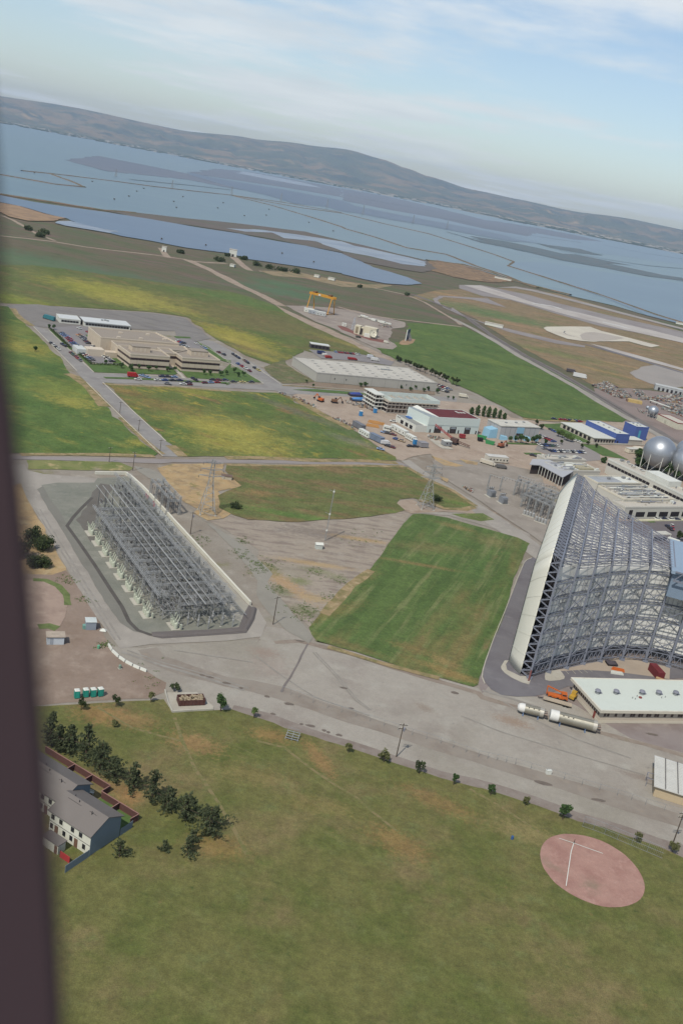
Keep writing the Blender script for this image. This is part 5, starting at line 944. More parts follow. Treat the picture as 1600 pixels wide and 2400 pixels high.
# meteorological mast and its hut
p = g1('P 761,1268'); t = empty('weather_mast', (p.x, p.y, .08), .3, 'slim white instrument mast on the waste ground', 'mast')
mb = MB(); lat_col(mb, 0, 0, 0, 22, .42, .25, 1.1, .06); mb.build('mast', m_lat, t)
for z in (4.5, 11.5, 21): MB().bar((0, 0, z), (-1.9, .3, z + .5), .1).build('boom', m_galv, t); MB().lathe([(.3, z - .4), (.4, z), (.2, z + .4)], 8).build('sensor', m_white, t)
p = g1('P 746,1286'); t = empty('instrument_hut', (p.x, p.y, .08), .35, 'small white instrument hut at the foot of the mast', 'hut'); MB().box(-1.3, -1, 0, 1.3, 1, 1.9).build('wall', P('hut_wall', 206, 212, 206), t)
MB().add([(-1.6, -1.2, 1.9), (1.6, -1.2, 1.9), (1.6, 1.2, 1.9), (-1.6, 1.2, 1.9), (-1.6, 0, 2.6), (1.6, 0, 2.6)], [(0, 1, 5, 4), (2, 3, 4, 5), (0, 4, 3), (1, 2, 5), (3, 2, 1, 0)]).build('roof', m_white, t)
p = g1('Y1 1300,155'); t = empty('field_hut', (p.x, p.y, .1), .2, 'low brown-roofed hut right of the left pylon', 'hut'); MB().box(-2.2, -1.2, 0, 2.2, 1.2, 1.6).build('wall', P('hut_cream', 196, 188, 170), t); MB().box(-2.5, -1.4, 1.6, 2.5, 1.5, 1.85).build('roof', P('hut_brown_roof', 120, 100, 88), t)
# ================================================================ TREES
def leafmat(name, c, c2, c3): return translucent(M(name, C(*c), [(C(*c2), .9, .42, .62), (C(*c3), .35, .52, .72)], .9, spec=.15), .45)
m_pine = leafmat('pine_needles', (112,122,90), (84,94,70), (138,142,106)); m_leaf = leafmat('young_leaves', (130,153,93), (99,124,71), (155,168,110)); m_leaf2 = leafmat('dense_leaves', (102,130,82), (77,104,63), (129,153,97))
m_bush = leafmat('bush_leaves', (93,107,71), (69,82,55), (121,126,87)); m_dryleaf = leafmat('olive_leaves', (139,142,96), (110,115,77), (161,158,113)); m_bark = P('bark', 86, 74, 62, .95, dirt=.3, size=.5)
def leaf(vs, fs, p, s, r):
    a = V((r.gauss(0, 1), r.gauss(0, 1), r.gauss(0, 1))).normalized(); b = a.orthogonal().normalized(); c = a.cross(b)
    n = len(vs); k = s * r.uniform(.6, 1.3)
    vs += [tuple(p + b * k), tuple(p + c * k * .6), tuple(p - b * k), tuple(p - c * k * .6)]; fs.append((n, n + 1, n + 2, n + 3))
def crown_mesh(kind, h, rad, seed, n, ls):
    r = random.Random(seed); vs = []; fs = []
    if kind == 'pine':
        for w in range(int(h * 1.7)):
            t = w / (h * 1.7); z = h * (.12 + .86 * t); rr = rad * (1 - t) ** .75 * r.uniform(.5, 1.3) + .15
            for b in range(r.randint(4, 6)):
                a = r.uniform(0, 2 * pi); L_ = rr * r.uniform(.5, 1.25)
                for q in range(max(4, int(n / (h * 1.7 * 6.5)))):
                    u = r.uniform(.15, 1) ** .7; wd_ = L_ * .15 * (1.25 - u)
                    leaf(vs, fs, V((math.cos(a) * L_ * u + r.gauss(0, wd_), math.sin(a) * L_ * u + r.gauss(0, wd_), z + .18 * L_ * u * u + r.gauss(0, .16))), ls, r)
    elif kind == 'poplar':
        for q in range(n):
            z = r.uniform(.08, 1); rr = rad * (math.sin(pi * min(1, z * .92 + .08)) ** .6) * math.sqrt(r.random()); a = r.uniform(0, 2 * pi); rr *= 1 + .25 * math.sin(a * 3 + z * 14)
            leaf(vs, fs, V((math.cos(a) * rr, math.sin(a) * rr, z * h)), ls, r)
    else:
        zb = .05 if kind == 'bush' else .3
        cl = []
        for q in range(r.randint(9, 13)):
            d = V((r.gauss(0, 1), r.gauss(0, 1), r.gauss(0, .8))).normalized() * r.uniform(.35, .8); cl.append((V((d.x * rad, d.y * rad, h * (zb + (1 - zb) * (.52 + d.z * .5)))), rad * r.uniform(.3, .52)))
        for q in range(n):
            c, cr = r.choice(cl); d = V((r.gauss(0, 1), r.gauss(0, 1), r.gauss(0, 1))).normalized() * cr * r.random() ** .4; p = c + d
            if p.z > .1: leaf(vs, fs, p, ls, r)
    me = bpy.data.meshes.new('crown'); me.from_pydata(vs, [], fs); me.update(); return me
def trunk_mesh(kind, h, rad, seed):
    r = random.Random(seed + 99); mb = MB(); top = h * (.92 if kind in ('pine', 'poplar') else .6); w = h * .035
    mb.lathe([(w, 0), (w * .7, top * .4), (w * .25, top)], 7)
    for k in range(6):
        a = r.uniform(0, 2 * pi); z = top * r.uniform(.35, .85); L_ = rad * r.uniform(.5, .85)
        mb.bar((0, 0, z), (math.cos(a) * L_, math.sin(a) * L_, z + (.1 if kind == 'pine' else .45) * L_), w * .45, n=5)
    return mb.mesh('trunk')
TM = {}
def tree(name, p, kind, h, rad, mat, lab, grp=None, cat='tree', n=900, ls=.28, var=0):
    key = (kind, round(h), round(rad * 2), var % 3, n, mat.name)
    if key not in TM:
        hh, rr = max(1, round(h)), max(.5, round(rad * 2) / 2); c = crown_mesh(kind, hh, rr, hash(key[:4]) % 1000 + 5 if False else (int(hh * 7 + rr * 3 + var % 3 * 11)), n, ls); c.materials.append(mat); tr = trunk_mesh(kind, hh, rr, var % 3); tr.materials.append(m_bark); TM[key] = (c, tr, hh)
    c, tr, hh = TM[key]
    t = empty(name, (p.x, p.y, .15), R.uniform(0, 6.28), lab, cat, grp); s = h / hh * R.uniform(.95, 1.05); t.scale = (s, s, s)
    link('crown', c, None, t); link('trunk', tr, None, t); return t
pines = ['Y4 290,660', 'Y4 335,690', 'Y4 400,700', 'Y4 490,745', 'Y4 575,800', 'Y4 655,860', 'Y4 765,910', 'Y4 870,980', 'Y4 960,1035', 'Y4 1065,1090', 'Y4 1195,1165']
po = ['first', 'second', 'third', 'fourth', 'fifth', 'sixth', 'seventh', 'eighth', 'ninth', 'tenth']
for k, s in enumerate(pines):
    tree('pine_tree', g1(s), 'pine', [9.5, 8, 8.2, 10, 7.5, 7, 7.4, 8.6, 7.0, 7.2, 7.4][k], [2.8, 3.0, 2.7, 3.7, 3.8, 3.3, 3.1, 3.6, 3.2, 3.4, 4.2][k], m_pine, f'dark pine in the row beside the townhouses, {po[k] + " from the far end" if k < 10 else "nearest and broadest"}', 'row of pines by the townhouses', n=2300, ls=.27, var=k)
for k, (s, h, r_) in enumerate((('Y4 1110,1215', 4, 1.6), ('Y4 1075,1290', 5, 1.8), ('Y4 940,1268', 3, 1.0), ('Y4 685,1300', 5, 1.8))):
    tree('pine_tree', g1(s), 'pine', h, r_, m_pine, ['small dry pine below the row of pines', 'young pine at the bottom of the lawn', 'thin sapling pine on the lawn below the row', 'young pine below the townhouse corner'][k], n=1100, ls=.24, var=k)
yt = [('Y4 465,455', 4, 1.5, m_bush, 'dark small tree behind the row of pines'), ('Y4 665,436', 4, 1.6, m_bush, 'dark bushy tree on the lawn edge below the portable toilets'), ('Y4 865,412', 3.6, 1.2, m_dryleaf, 'thin dry tree left of the dumpster pad'), ('Y4 1000,345', 2.2, 1.6, m_bush, 'low dark bush above the dumpster pad'),
      ('Y4 1265,462', 6, 2.4, m_leaf2, 'large round green tree right of the dumpster'), ('Y4 1455,502', 3.6, 1.3, m_leaf, 'small tree on the lawn edge right of the large round tree'), ('Y4 655,552', 2.2, .9, m_dryleaf, 'tiny dry sapling alone on the bare patch'),
      ('Y5 648,862', 3.2, 1.1, m_dryleaf, 'thin sapling on the lawn edge left of the pole'), ('Y5 900,930', 3.8, 1.5, m_dryleaf, 'grey-green young tree just left of the pole'), ('Y5 1150,1010', 4.2, 1.9, m_bush, 'young tree in a bare ring right of the pole'), ('Y5 1392,1090', 4, 1.4, m_leaf2, 'upright young tree, second right of the pole'),
      ('Y6 205,1165', 4.2, 1.4, m_leaf2, 'young tree on the lawn edge, third right of the pole'), ('Y6 450,1238', 3.2, 1.2, m_dryleaf, 'sparse young tree, fourth right of the pole'), ('Y6 715,1335', 5, 1.5, m_leaf2, 'tall young tree nearest the wire fence'), ('Y6 1235,1500', 4, 1.5, m_dryleaf, 'olive young tree right of the wire fence'), ('Y6 1490,1566', 3.4, 1.5, m_dryleaf, 'sparse tree at the foot of the right-hand pole')]
for k, (s, h, r_, m, lab) in enumerate(yt): tree('young_tree', g1(s), 'leaf', h * .88, r_ * .85, m, lab, 'young trees around the park lawn', n=420 if m is not m_leaf2 else 900, ls=.24, var=k)
for k, (s, h, r_) in enumerate((('Y1 235,560', 5, 4.5), ('Y1 200,520', 6, 4), ('Y1 235,660', 3.5, 3.5), ('Y1 180,660', 4, 3.2), ('Y1 100,600', 6, 5))):
    tree('shrub', g1(s), 'bush', h, r_, m_bush, ['broad dark shrub beside the substation road', 'tall dark shrub behind the broad one', 'lower dark shrub nearer the infield', 'dark shrub tucked by the window post', 'dark shrub hidden far left'][k], 'dark shrubs left of the substation', 'shrub', n=1600, ls=.35, var=k)
tree('shrub', g1('Y1 1350,320'), 'bush', 2, 3, m_bush, 'low dark scrub in the shade of the left pylon', None, 'shrub', n=700, ls=.3); tree('shrub', g1('Y2 1030,325'), 'bush', 2, 3, m_bush, 'low dark scrub right of the corner pylon', None, 'shrub', n=700, ls=.3)
# weeds on the waste ground: tufts nobody could count
wv = []; wf = []; r = random.Random(12)
for s, rx, n in (('Y2 60,700', 12, 130), ('Y2 120,840', 6, 70), ('Y2 270,980', 9, 200), ('Y2 340,740', 8, 60), ('Y2 480,780', 5, 40), ('Y2 430,880', 6, 60), ('Y1 1400,510', 5, 60), ('Y1 1150,500', 6, 60), ('Y1 1380,590', 6, 80), ('Y1 1470,660', 8, 110), ('Y2 600,550', 14, 60), ('Y1 400,740', 5, 60), ('Y1 480,850', 4, 40), ('Y4 600,80', 3, 60), ('Y4 880,260', 10, 30)):
    c = g1(s)
    for k in range(int(n * .4)):
        p = V((c.x + r.gauss(0, rx * .32), c.y + r.gauss(0, rx * .4), .16))
        for q in range(7): leaf(wv, wf, p + V((r.gauss(0, .35), r.gauss(0, .35), r.uniform(0, .12))), .2, r)
me = bpy.data.meshes.new('weed_tufts'); me.from_pydata(wv, [], wf); tag(link('weed_tufts', me, m_leaf), 'green and dry weed tufts scattered over the waste ground', 'weeds', kind='stuff')
# ================================================================ TOWNHOUSES
m_roofg = P('grey_shingle', 122, 116, 112, .92, dirt=.1, size=2); m_hw = P('house_white', 222, 222, 208, .8, dirt=.06); m_hb = P('house_bluegrey', 128, 142, 152, .8, dirt=.08); m_fen = P('brown_fence', 104, 72, 68, .9, dirt=.25); m_fcap = P('fence_cap', 158, 120, 112, .9)
HO = V((-36.9, 154.4, 0)); H_RZ = math.radians(-28.1)
def townhouse(x0, x1, y0, y1, lab):
    t = empty('townhouse', HO + V((0, 0, .12)), H_RZ, lab, 'house', 'townhouse row'); e, rg = 5.2, 7.2; ym = (y0 + y1) / 2
    MB().add([(x0, y0, 0), (x1, y0, 0), (x1, y1, 0), (x0, y1, 0), (x0, y0, e), (x1, y0, e), (x1, y1, e), (x0, y1, e), (x0, ym, rg - .1), (x1, ym, rg - .1)], [(0, 1, 5, 4), (2, 3, 7, 6), (1, 2, 6, 9, 5), (3, 0, 4, 8, 7)]).build('wall', m_hw, t)
    MB().add([(x1 + .02, y0 + .02, 0), (x1 + .02, y1 - .02, 0), (x1 + .02, y1 - .02, e), (x1 + .02, ym, rg - .15), (x1 + .02, y0 + .02, e), (x1 + .08, y0 + .02, 0), (x1 + .08, y1 - .02, 0), (x1 + .08, y1 - .02, e), (x1 + .08, ym, rg - .15), (x1 + .08, y0 + .02, e)], [(5, 6, 7, 8, 9), (0, 1, 6, 5), (1, 2, 7, 6), (4, 0, 5, 9)]).build('gable_cladding', m_hb, t)
    ro = []
    for ya, yb, nm in ((y0 - .5, ym, 'roof'), (y1 + .5, ym, 'roof')):
        sl = (rg - e) / (ym - y0); za = e - .5 * sl
        o = MB().add([(x0 - .3, ya, za), (x1 + .4, ya, za), (x1 + .4, yb, rg), (x0 - .3, yb, rg), (x0 - .3, ya, za + .18), (x1 + .4, ya, za + .18), (x1 + .4, yb, rg + .18), (x0 - .3, yb, rg + .18)], [(0, 1, 2, 3), (7, 6, 5, 4), (0, 4, 5, 1), (1, 5, 6, 2), (3, 7, 4, 0)] if ya < yb else [(3, 2, 1, 0), (4, 5, 6, 7), (1, 5, 4, 0), (2, 6, 5, 1), (0, 4, 7, 3)]).build(nm, m_roofg, t); ro.append(o)
    for k, x in enumerate([x1 - 3.1, x1 - 7.4, x1 - 9.2]):
        if x > x0 + .5: MB().lathe([(.08, rg - .5), (.08, rg + .45)], 6, (x, ym - 1.2 + .7 * k, 0)).build('vent_pipe', m_dark, ro[0]); MB().bar((x - 1, ym - .9, rg - .25), (x + 1, ym - .9, rg - .25), .06).build('cable', m_dark, ro[0])
    MB().box(x0, y0 - .06, 2.5, x1, y0 - .01, 2.62).build('storey_band', P('band_grey', 120, 118, 112), t)
    x = x1 - 1.6
    while x > x0 + 1.5:
        for dx, z0, z1, w in ((0, .9, 2.1, .8), (-1.1, 3.2, 4.3, .9), (-2.2, 0, 2.2, .95), (-3.6, .9, 2.1, .8), (-3.4, 3.2, 4.3, .9)):
            nm = 'door' if z0 == 0 else 'window'
            wdo = MB().box(x + dx - w / 2, y0 - .08, z0, x + dx + w / 2, y0 - .02, z1).build(nm, P('brown_door', 120, 92, 76) if nm == 'door' else m_glass, t)
            MB().box(x + dx - w / 2 - .08, y0 - .12, z0 - .08, x + dx + w / 2 + .08, y0 - .02, z0).build('sill', m_hw, wdo)
        x -= 5.6
townhouse(-11.5, 0, 0, 8.5, 'white townhouse with grey shingle roof and blue-grey gable, nearest the lawn'); townhouse(-33, -11.9, 2.9, 11.4, 'white townhouse set back behind the nearest one, beside the pines')
def fence(pts, h, lab, mat=m_fen, name='board_fence', cap=True):
    c_, s_ = math.cos(H_RZ), math.sin(H_RZ); W_ = [HO + V((x * c_ - y * s_, x * s_ + y * c_, 0)) for x, y in pts]
    t = empty(name, W_[0] + V((0, 0, .12)), 0, lab, 'fence', 'garden fences of the townhouses')
    for a, b in zip(W_, W_[1:]):
        d = b - a; n = max(1, int(d.length / .42)); rz = math.atan2(d.y, d.x); st = d.length / n
        for k in range(n): MB().box(0.01, -.04, .05, st - .01, .04, h - .04 * (k % 2)).build('board', mat, t, loc=a.lerp(b, k / n) - W_[0], rz=rz)
        if cap: MB().box(0, -.1, h, d.length, .1, h + .08).build('top_rail', m_fcap, t, loc=a - W_[0], rz=rz)
fence([(-11.4, 14.7), (-.5, 14.8), (-.7, 12.4)], 1.8, 'brown board fence behind the nearest townhouse'); fence([(-6.0, 8.6), (-6.0, 14.6)], 1.8, 'brown board divider in the nearest townhouse garden'); fence([(-32, 17.4), (-11.5, 17.5), (-11.5, 14.8)], 1.8, 'brown board fence behind the set-back townhouse'); fence([(-17, 11.5), (-17, 17.3)], 1.8, 'brown board divider in the set-back townhouse gardens, nearer one'); fence([(-22.5, 11.5), (-22.5, 17.3)], 1.8, 'brown board divider in the set-back townhouse gardens, farther one')
fence([(.15, 12.3), (.15, 8.6)], 1.9, 'blue-grey screen wall behind the gable', m_hb, 'screen_wall', False); fence([(.15, -.2), (.15, -6.5)], 1.9, 'blue-grey screen wall in front of the gable', m_hb, 'screen_wall', False)
c_, s_ = math.cos(H_RZ), math.sin(H_RZ)
def hl(x, y, z=0): return HO + V((x * c_ - y * s_, x * s_ + y * c_, z))
t = empty('garden_shed', hl(0, 0, .12), H_RZ, 'flat-roofed white bin store in front of the townhouse', 'shed'); MB().box(-9, -4.0, 0, -4.6, -2.0, 2.3).build('wall', m_hw, t); MB().box(-9.2, -4.2, 2.3, -4.4, -1.8, 2.5).build('roof', m_roofg, t); MB().box(-5.6, -4.05, 0, -4.8, -4.0, 2).build('door', P('brown_door', 120, 92, 76), t)
t = empty('red_gate', hl(0, 0, .12), H_RZ, 'bright red gate panel in the front yard of the townhouse', 'gate'); MB().box(-3.9, -4.1, 0, -1.2, -4.0, 1.6).build('panel', P('gate_red', 172, 58, 60), t); MB().bar((-3.9, -4.05, 0), (-3.9, -4.05, 1.8), .12).build('post', m_fen, t)
t = empty('green_rug', hl(-4.0, -.7, .14), H_RZ, 'round green mat hanging by the townhouse door', 'mat'); MB().lathe([(.6, 0), (.62, .03)], 14).build('disc', P('mat_green', 70, 140, 112), t)
sheet('paved_yard', '', .1, P('yard_pinkish', 186, 166, 154, .9, dirt=.12), 0, pts=[hl(-12, -.2), hl(0, -.2), hl(0, -7), hl(-12, -7)]); sheet('car_park', '', .09, m_asph, .001, pts=[hl(-60, -9), hl(-2, -9), hl(-2, -30), hl(-60, -30)])
sheet('garden_lawn', '', .16, m_lawn, 0, pts=[hl(-11.3, 8.6), hl(-.6, 8.6), hl(-.6, 14.6), hl(-11.3, 14.6)])
t = empty('garden_bench', hl(-14, 14, .26), H_RZ + .4, 'white bench on the garden lawn of the set-back townhouse', 'bench'); MB().box(-.8, -.25, .4, .8, .25, .48).build('seat', m_white, t); MB().box(-.8, .2, .48, .8, .26, .95).build('backrest', m_white, t)
for x in (-.7, .7): MB().box(x - .05, -.2, 0, x + .05, .2, .4).build('leg', m_white, t)
t = empty('patio_table', hl(-20, 14.5, .26), H_RZ, 'orange-brown table in a back garden beside the pines', 'table'); MB().box(-.9, -.5, .68, .9, .5, .76).build('top', P('cedar', 168, 112, 78), t)
for x in (-.7, .7): MB().box(x - .05, -.4, 0, x + .05, .4, .68).build('leg', P('cedar', 168, 112, 78), t)
# ================================================================ DIRT LOT, SKIP, SPORTS THINGS
m_teal = P('teal_plastic', 40, 150, 134, .5, dirt=.08)
for k, s in enumerate(('Y4 440,382', 'Y4 490,376', 'Y4 533,374', 'Y4 575,371')):
    p = g1(s); t = empty('portable_toilet', (p.x, p.y, .1), .5 + .05 * k, f'teal portable toilet with white roof, {["leftmost", "second from left", "third from left", "rightmost"][k]} of four', 'toilet', 'portable toilets on the dirt lot')
    MB().box(-.65, -.65, .1, .65, .65, 2.2).build('cabin', m_teal, t); MB().add([(-.7, -.7, 2.2), (.7, -.7, 2.2), (.7, .7, 2.2), (-.7, .7, 2.2), (-.4, -.4, 2.45), (.4, -.4, 2.45), (.4, .4, 2.45), (-.4, .4, 2.45)], [(0, 1, 5, 4), (1, 2, 6, 5), (2, 3, 7, 6), (3, 0, 4, 7), (4, 5, 6, 7)]).build('roof', m_white, t); MB().box(-.45, -.7, .2, .45, -.66, 2.0).build('door', P('teal_door', 52, 166, 148, .5), t)
t = empty('site_shed', V((-73.9, 232.9, .1)), .39, 'pale blue-white shed with tan roof on the dirt lot', 'shed'); MB().box(0, 0, 0, 4.6, 2.8, 2.4).build('wall', P('pale_blue_paint', 204, 212, 220), t); MB().box(-.3, -.3, 2.4, 4.9, 3.1, 2.6).build('roof', P('tan_felt', 186, 172, 156), t); MB().box(.8, -.05, 0, 1.7, 0, 2.0).build('door', P('shed_door', 170, 178, 188), t)
t = empty('grey_kiosk', V((-66.8, 245.2, .1)), .4, 'blue-grey square kiosk beside the substation road', 'kiosk'); MB().box(0, 0, 0, 2.9, 2.9, 2.5).build('wall', P('kiosk_bluegrey', 150, 160, 172), t); MB().box(-.15, -.15, 2.5, 3.05, 3.05, 2.65).build('roof', P('kiosk_roof', 206, 214, 212), t); MB().box(-.8, .4, 0, 0, 1.6, 1.2).build('teal_cabinet', P('cabinet_teal', 124, 168, 158), t)
p = g1('Y1 590,1025'); t = empty('white_tarpaulin', (p.x, p.y, .12), .3, 'crumpled white tarpaulin beside the grey kiosk', 'tarpaulin'); MB().add([(-1, -.6, 0), (.9, -.9, 0), (1.2, .6, 0), (-.7, .8, 0), (0, 0, .7), (.5, -.2, .5)], [(0, 1, 5, 4), (1, 2, 5), (2, 3, 4, 5), (3, 0, 4)]).build('sheet', m_white, t)
t = empty('rubbish_skip', V((-32.2, 214.4, .22)), .42, 'rusty brown skip full of rubble on a concrete pad', 'skip'); m_rust = P('rusty_steel', 98, 66, 60, .85, dirt=.3, size=.6)
MB().box(0, 0, .1, 7.0, .1, 1.7).box(0, 3.0, .1, 7.0, 3.1, 1.7).box(0, .1, .1, .1, 3.0, 1.7).box(6.9, .1, .1, 7.0, 3.0, 1.7).box(.1, .1, .1, 6.9, 3.0, .2).build('body', m_rust, t)
for k in range(7): MB().box(.4 + k, -.08, .15, .52 + k, 0, 1.65).build('rib', m_rust, t)
rb = MB(); rr = random.Random(5)
for k in range(90): x, y, s = rr.uniform(.3, 6.7), rr.uniform(.3, 2.8), rr.uniform(.1, .3); rb.box(x - s, y - s, .9 + rr.random() * .5, x + s, y + s, 1.25 + rr.random() * .5)
tag(rb.build('rubble', P('rubble_mix', 176, 160, 134, .9, dirt=.4, size=.5), t), kind='stuff')
sheet('concrete_pad', '', .13, m_conc, 0, pts=gs('Y4 945,355 1130,352 1225,435 1220,458 990,472 965,430'))
run_wall('low_wall', 'Y4 945,345 965,420 988,470 1100,462 1222,456', .3, .6, m_concrete, 'low concrete kerb wall around the skip pad', 'wall')
pp = gs('Y4 622,82 645,118 685,155 722,180 765,203 805,220 845,236')
for k in range(6):
    a, b = pp[k], pp[k + 1]; d = b - a; t = empty('concrete_barrier', (a.x, a.y, .1), math.atan2(d.y, d.x), f'white road barrier along the dirt lot edge, {["first", "second", "third", "fourth", "fifth"][k] + " from the top" if k < 5 else "last at the bottom"}', 'barrier', 'white barriers along the dirt lot')
    L_ = d.length * .88; MB().add([(0, -.3, 0), (L_, -.3, 0), (L_, .3, 0), (0, .3, 0), (0, -.12, .75), (L_, -.12, .75), (L_, .12, .75), (0, .12, .75)], [(4, 5, 6, 7), (0, 1, 5, 4), (1, 2, 6, 5), (2, 3, 7, 6), (3, 0, 4, 7)]).build('block', m_white, t)
p = g1('Y4 688,215'); t = empty('water_bowser', (p.x, p.y, .1), .6, 'small grey-green tank on the dirt lot near the barriers', 'tank'); MB().lathe([(.3, 0), (.4, .1), (.4, 1.0), (.2, 1.2)], 10).build('drum', P('drum_green', 128, 150, 136), t); MB().box(-.5, -.5, 0, .5, .5, .1).build('base', m_concrete, t)
p = g1('Y4 565,100'); t = empty('green_drum', (p.x, p.y, .1), 0, 'mint green drum at the corner of the dirt lot', 'drum'); MB().lathe([(.35, 0), (.38, .1), (.38, 1.0), (.34, 1.05)], 10).build('drum', P('drum_mint', 110, 176, 142), t)
# bleachers
a, b = g1('Y5 200,765'), g1('Y5 295,790'); o, L_, an = frame(a, b); t = empty('bleacher', (a.x, a.y, .2), an, 'small aluminium bleacher on the edge of the park lawn', 'bleacher')
for k in range(4): MB().box(0, k * .6, .4 + k * .35, L_, k * .6 + .28, .46 + k * .35).build('seat_plank', m_galv, t)
for x in (.2, L_ / 2, L_ - .2): MB().bar((x, 0, 0), (x, 2.2, 1.5), .08).bar((x, 2.2, 1.5), (x, 2.2, 0), .08).build('support', m_galv, t)
MB().bar((0, 2.3, 2.2), (L_, 2.3, 2.2), .06).build('rail', m_galv, t)
# ball diamond
pa_, pb_, pc_ = g(1340, 1957), g(1264, 2001), g(1456, 2001)
dd_ = 2 * (pa_.x * (pb_.y - pc_.y) + pb_.x * (pc_.y - pa_.y) + pc_.x * (pa_.y - pb_.y)); q2 = [p.x ** 2 + p.y ** 2 for p in (pa_, pb_, pc_)]
cc_ = V(((q2[0] * (pb_.y - pc_.y) + q2[1] * (pc_.y - pa_.y) + q2[2] * (pa_.y - pb_.y)) / dd_, (q2[0] * (pc_.x - pb_.x) + q2[1] * (pa_.x - pc_.x) + q2[2] * (pb_.x - pa_.x)) / dd_, 0))
infield_ring = [cc_ + V((math.cos(k * pi / 24), math.sin(k * pi / 24), 0)) * (pa_ - cc_).length for k in range(48)]
sheet('infield', '', .18, M('infield_red', C(174, 138, 126), [(C(160, 122, 112), 5, .4, .7), (C(184, 150, 138), 2, .5, .75), (C(150, 128, 112), 9, .55, .72)], .92, bump=(.6, .02)), .0012, pts=infield_ring)
for s in ('Y6 690,1472 790,1505 900,1545 1000,1580', 'Y6 793,1508 775,1565 P 1325,2080'): ribbon('chalk_line', s, .18, .24, m_white)
pp = gs('Y6 855,1385 930,1410 1010,1440 1100,1478 1200,1520 1310,1566 1420,1612'); t = empty('wire_fence', pp[0] + V((0, 0, .2)), 0, 'thin wire backstop fence beside the red infield', 'fence')
for a, b in zip(pp, pp[1:]):
    MB().bar(a - pp[0], a - pp[0] + V((0, 0, 3.0)), .08).build('post', m_galv, t)
    for z in (.1, 1.5, 3.0): MB().bar(a - pp[0] + V((0, 0, z)), b - pp[0] + V((0, 0, z)), .06).build('rail', m_galv, t)
    wm = MB()
    for q in range(1, 9): p0 = a.lerp(b, q / 9) - pp[0]; wm.bar(p0, p0 + V((0, 0, 3)), .018)
    tag(wm.build('wire_mesh', m_galv, t), kind='stuff')
p = g1('Y6 795,1503'); 
p = g1('Y6 358,1475'); t = empty('blue_barrel', (p.x, p.y, .2), 0, 'small blue litter barrel on the park lawn', 'barrel'); MB().lathe([(.3, 0), (.33, .1), (.33, .8), (.3, .85)], 10).build('drum', P('barrel_blue', 62, 98, 150), t)
p = g1('Y6 795,1505'); t = empty('marker_post', (p.x, p.y, .25), 0, 'dark marker post where the chalk lines meet', 'post'); MB().bar((0, 0, 0), (0, 0, 1.1), .1).build('shaft', m_dark, t); MB().lathe([(.25, 0), (.25, .08)], 8).build('base', m_dark, t)
p = g1('Y6 615,1010'); t = empty('white_cabinet', (p.x, p.y, .1), .3, 'white cabinet at the wire fence between yard and road', 'cabinet'); MB().box(-.7, -.4, 0, .7, .4, 1.1).build('case', m_white, t); MB().box(-.75, -.45, 1.1, .75, .45, 1.16).build('lid', m_white, t)
pp = gs('Y5 180,432 300,470 500,545 700,605 900,670 1100,735 1300,795 1568,890 Y6 250,915 380,945 600,1010 850,1090 1100,1165 1300,1230 1568,1310'); t = empty('chain_fence', pp[0] + V((0, 0, .1)), 0, 'thin chain-link fence between the gravel yard and the road', 'fence')
for a, b in zip(pp, pp[1:]):
    n = max(2, int((b - a).length / 3.5))
    for k in range(n): p0 = a.lerp(b, k / n) - pp[0]; MB().bar(p0, p0 + V((0, 0, 1.9)), .07).build('post', m_galv, t)
    MB().bar(a - pp[0] + V((0, 0, 1.9)), b - pp[0] + V((0, 0, 1.9)), .045).build('top_rail', m_galv, t)
# aircraft window post right beside the camera, out of focus
def window_post():
    D_ = .85; edge = [(-30, 120), (-8, 400), (2, 600), (12, 800), (38, 960), (58, 1150), (76, 1330), (92, 1500), (108, 1700), (120, 1850), (130, 2000), (146, 2250), (158, 2480)]
    vs = []; fs = []
    for x, y in edge:
        for dx, dz in ((0, 0), (-22, -.035), (-420, -.05), (-420, .06), (-30, .05), (-6, .025)):
            d = Fv * FPX + Rv * (x + dx - 800) - Uv * (y - 1200); k = (D_ + dz) / FPX
            vs.append(tuple(V((0, 0, CAM_H)) + d * k))
    m = 6
    for i in range(len(edge) - 1):
        for j in range(m): fs.append((i * m + j, i * m + (j + 1) % m, (i + 1) * m + (j + 1) % m, (i + 1) * m + j))
    fs.append(tuple(range(m))); fs.append(tuple(range(len(edge) * m - 1, len(edge) * m - m - 1, -1)))
    me = bpy.data.meshes.new('aircraft_window_post'); me.from_pydata(vs, [], fs); me.update()
    bm = bmesh.new(); bm.from_mesh(me); bmesh.ops.recalc_face_normals(bm, faces=bm.faces); bm.to_mesh(me); bm.free()
    tag(link('aircraft_window_post', me, P('cockpit_trim', 56, 43, 49, .9, dirt=.1, size=.3)), 'dark blurred window post of the aircraft along the left edge', 'window post')
window_post()
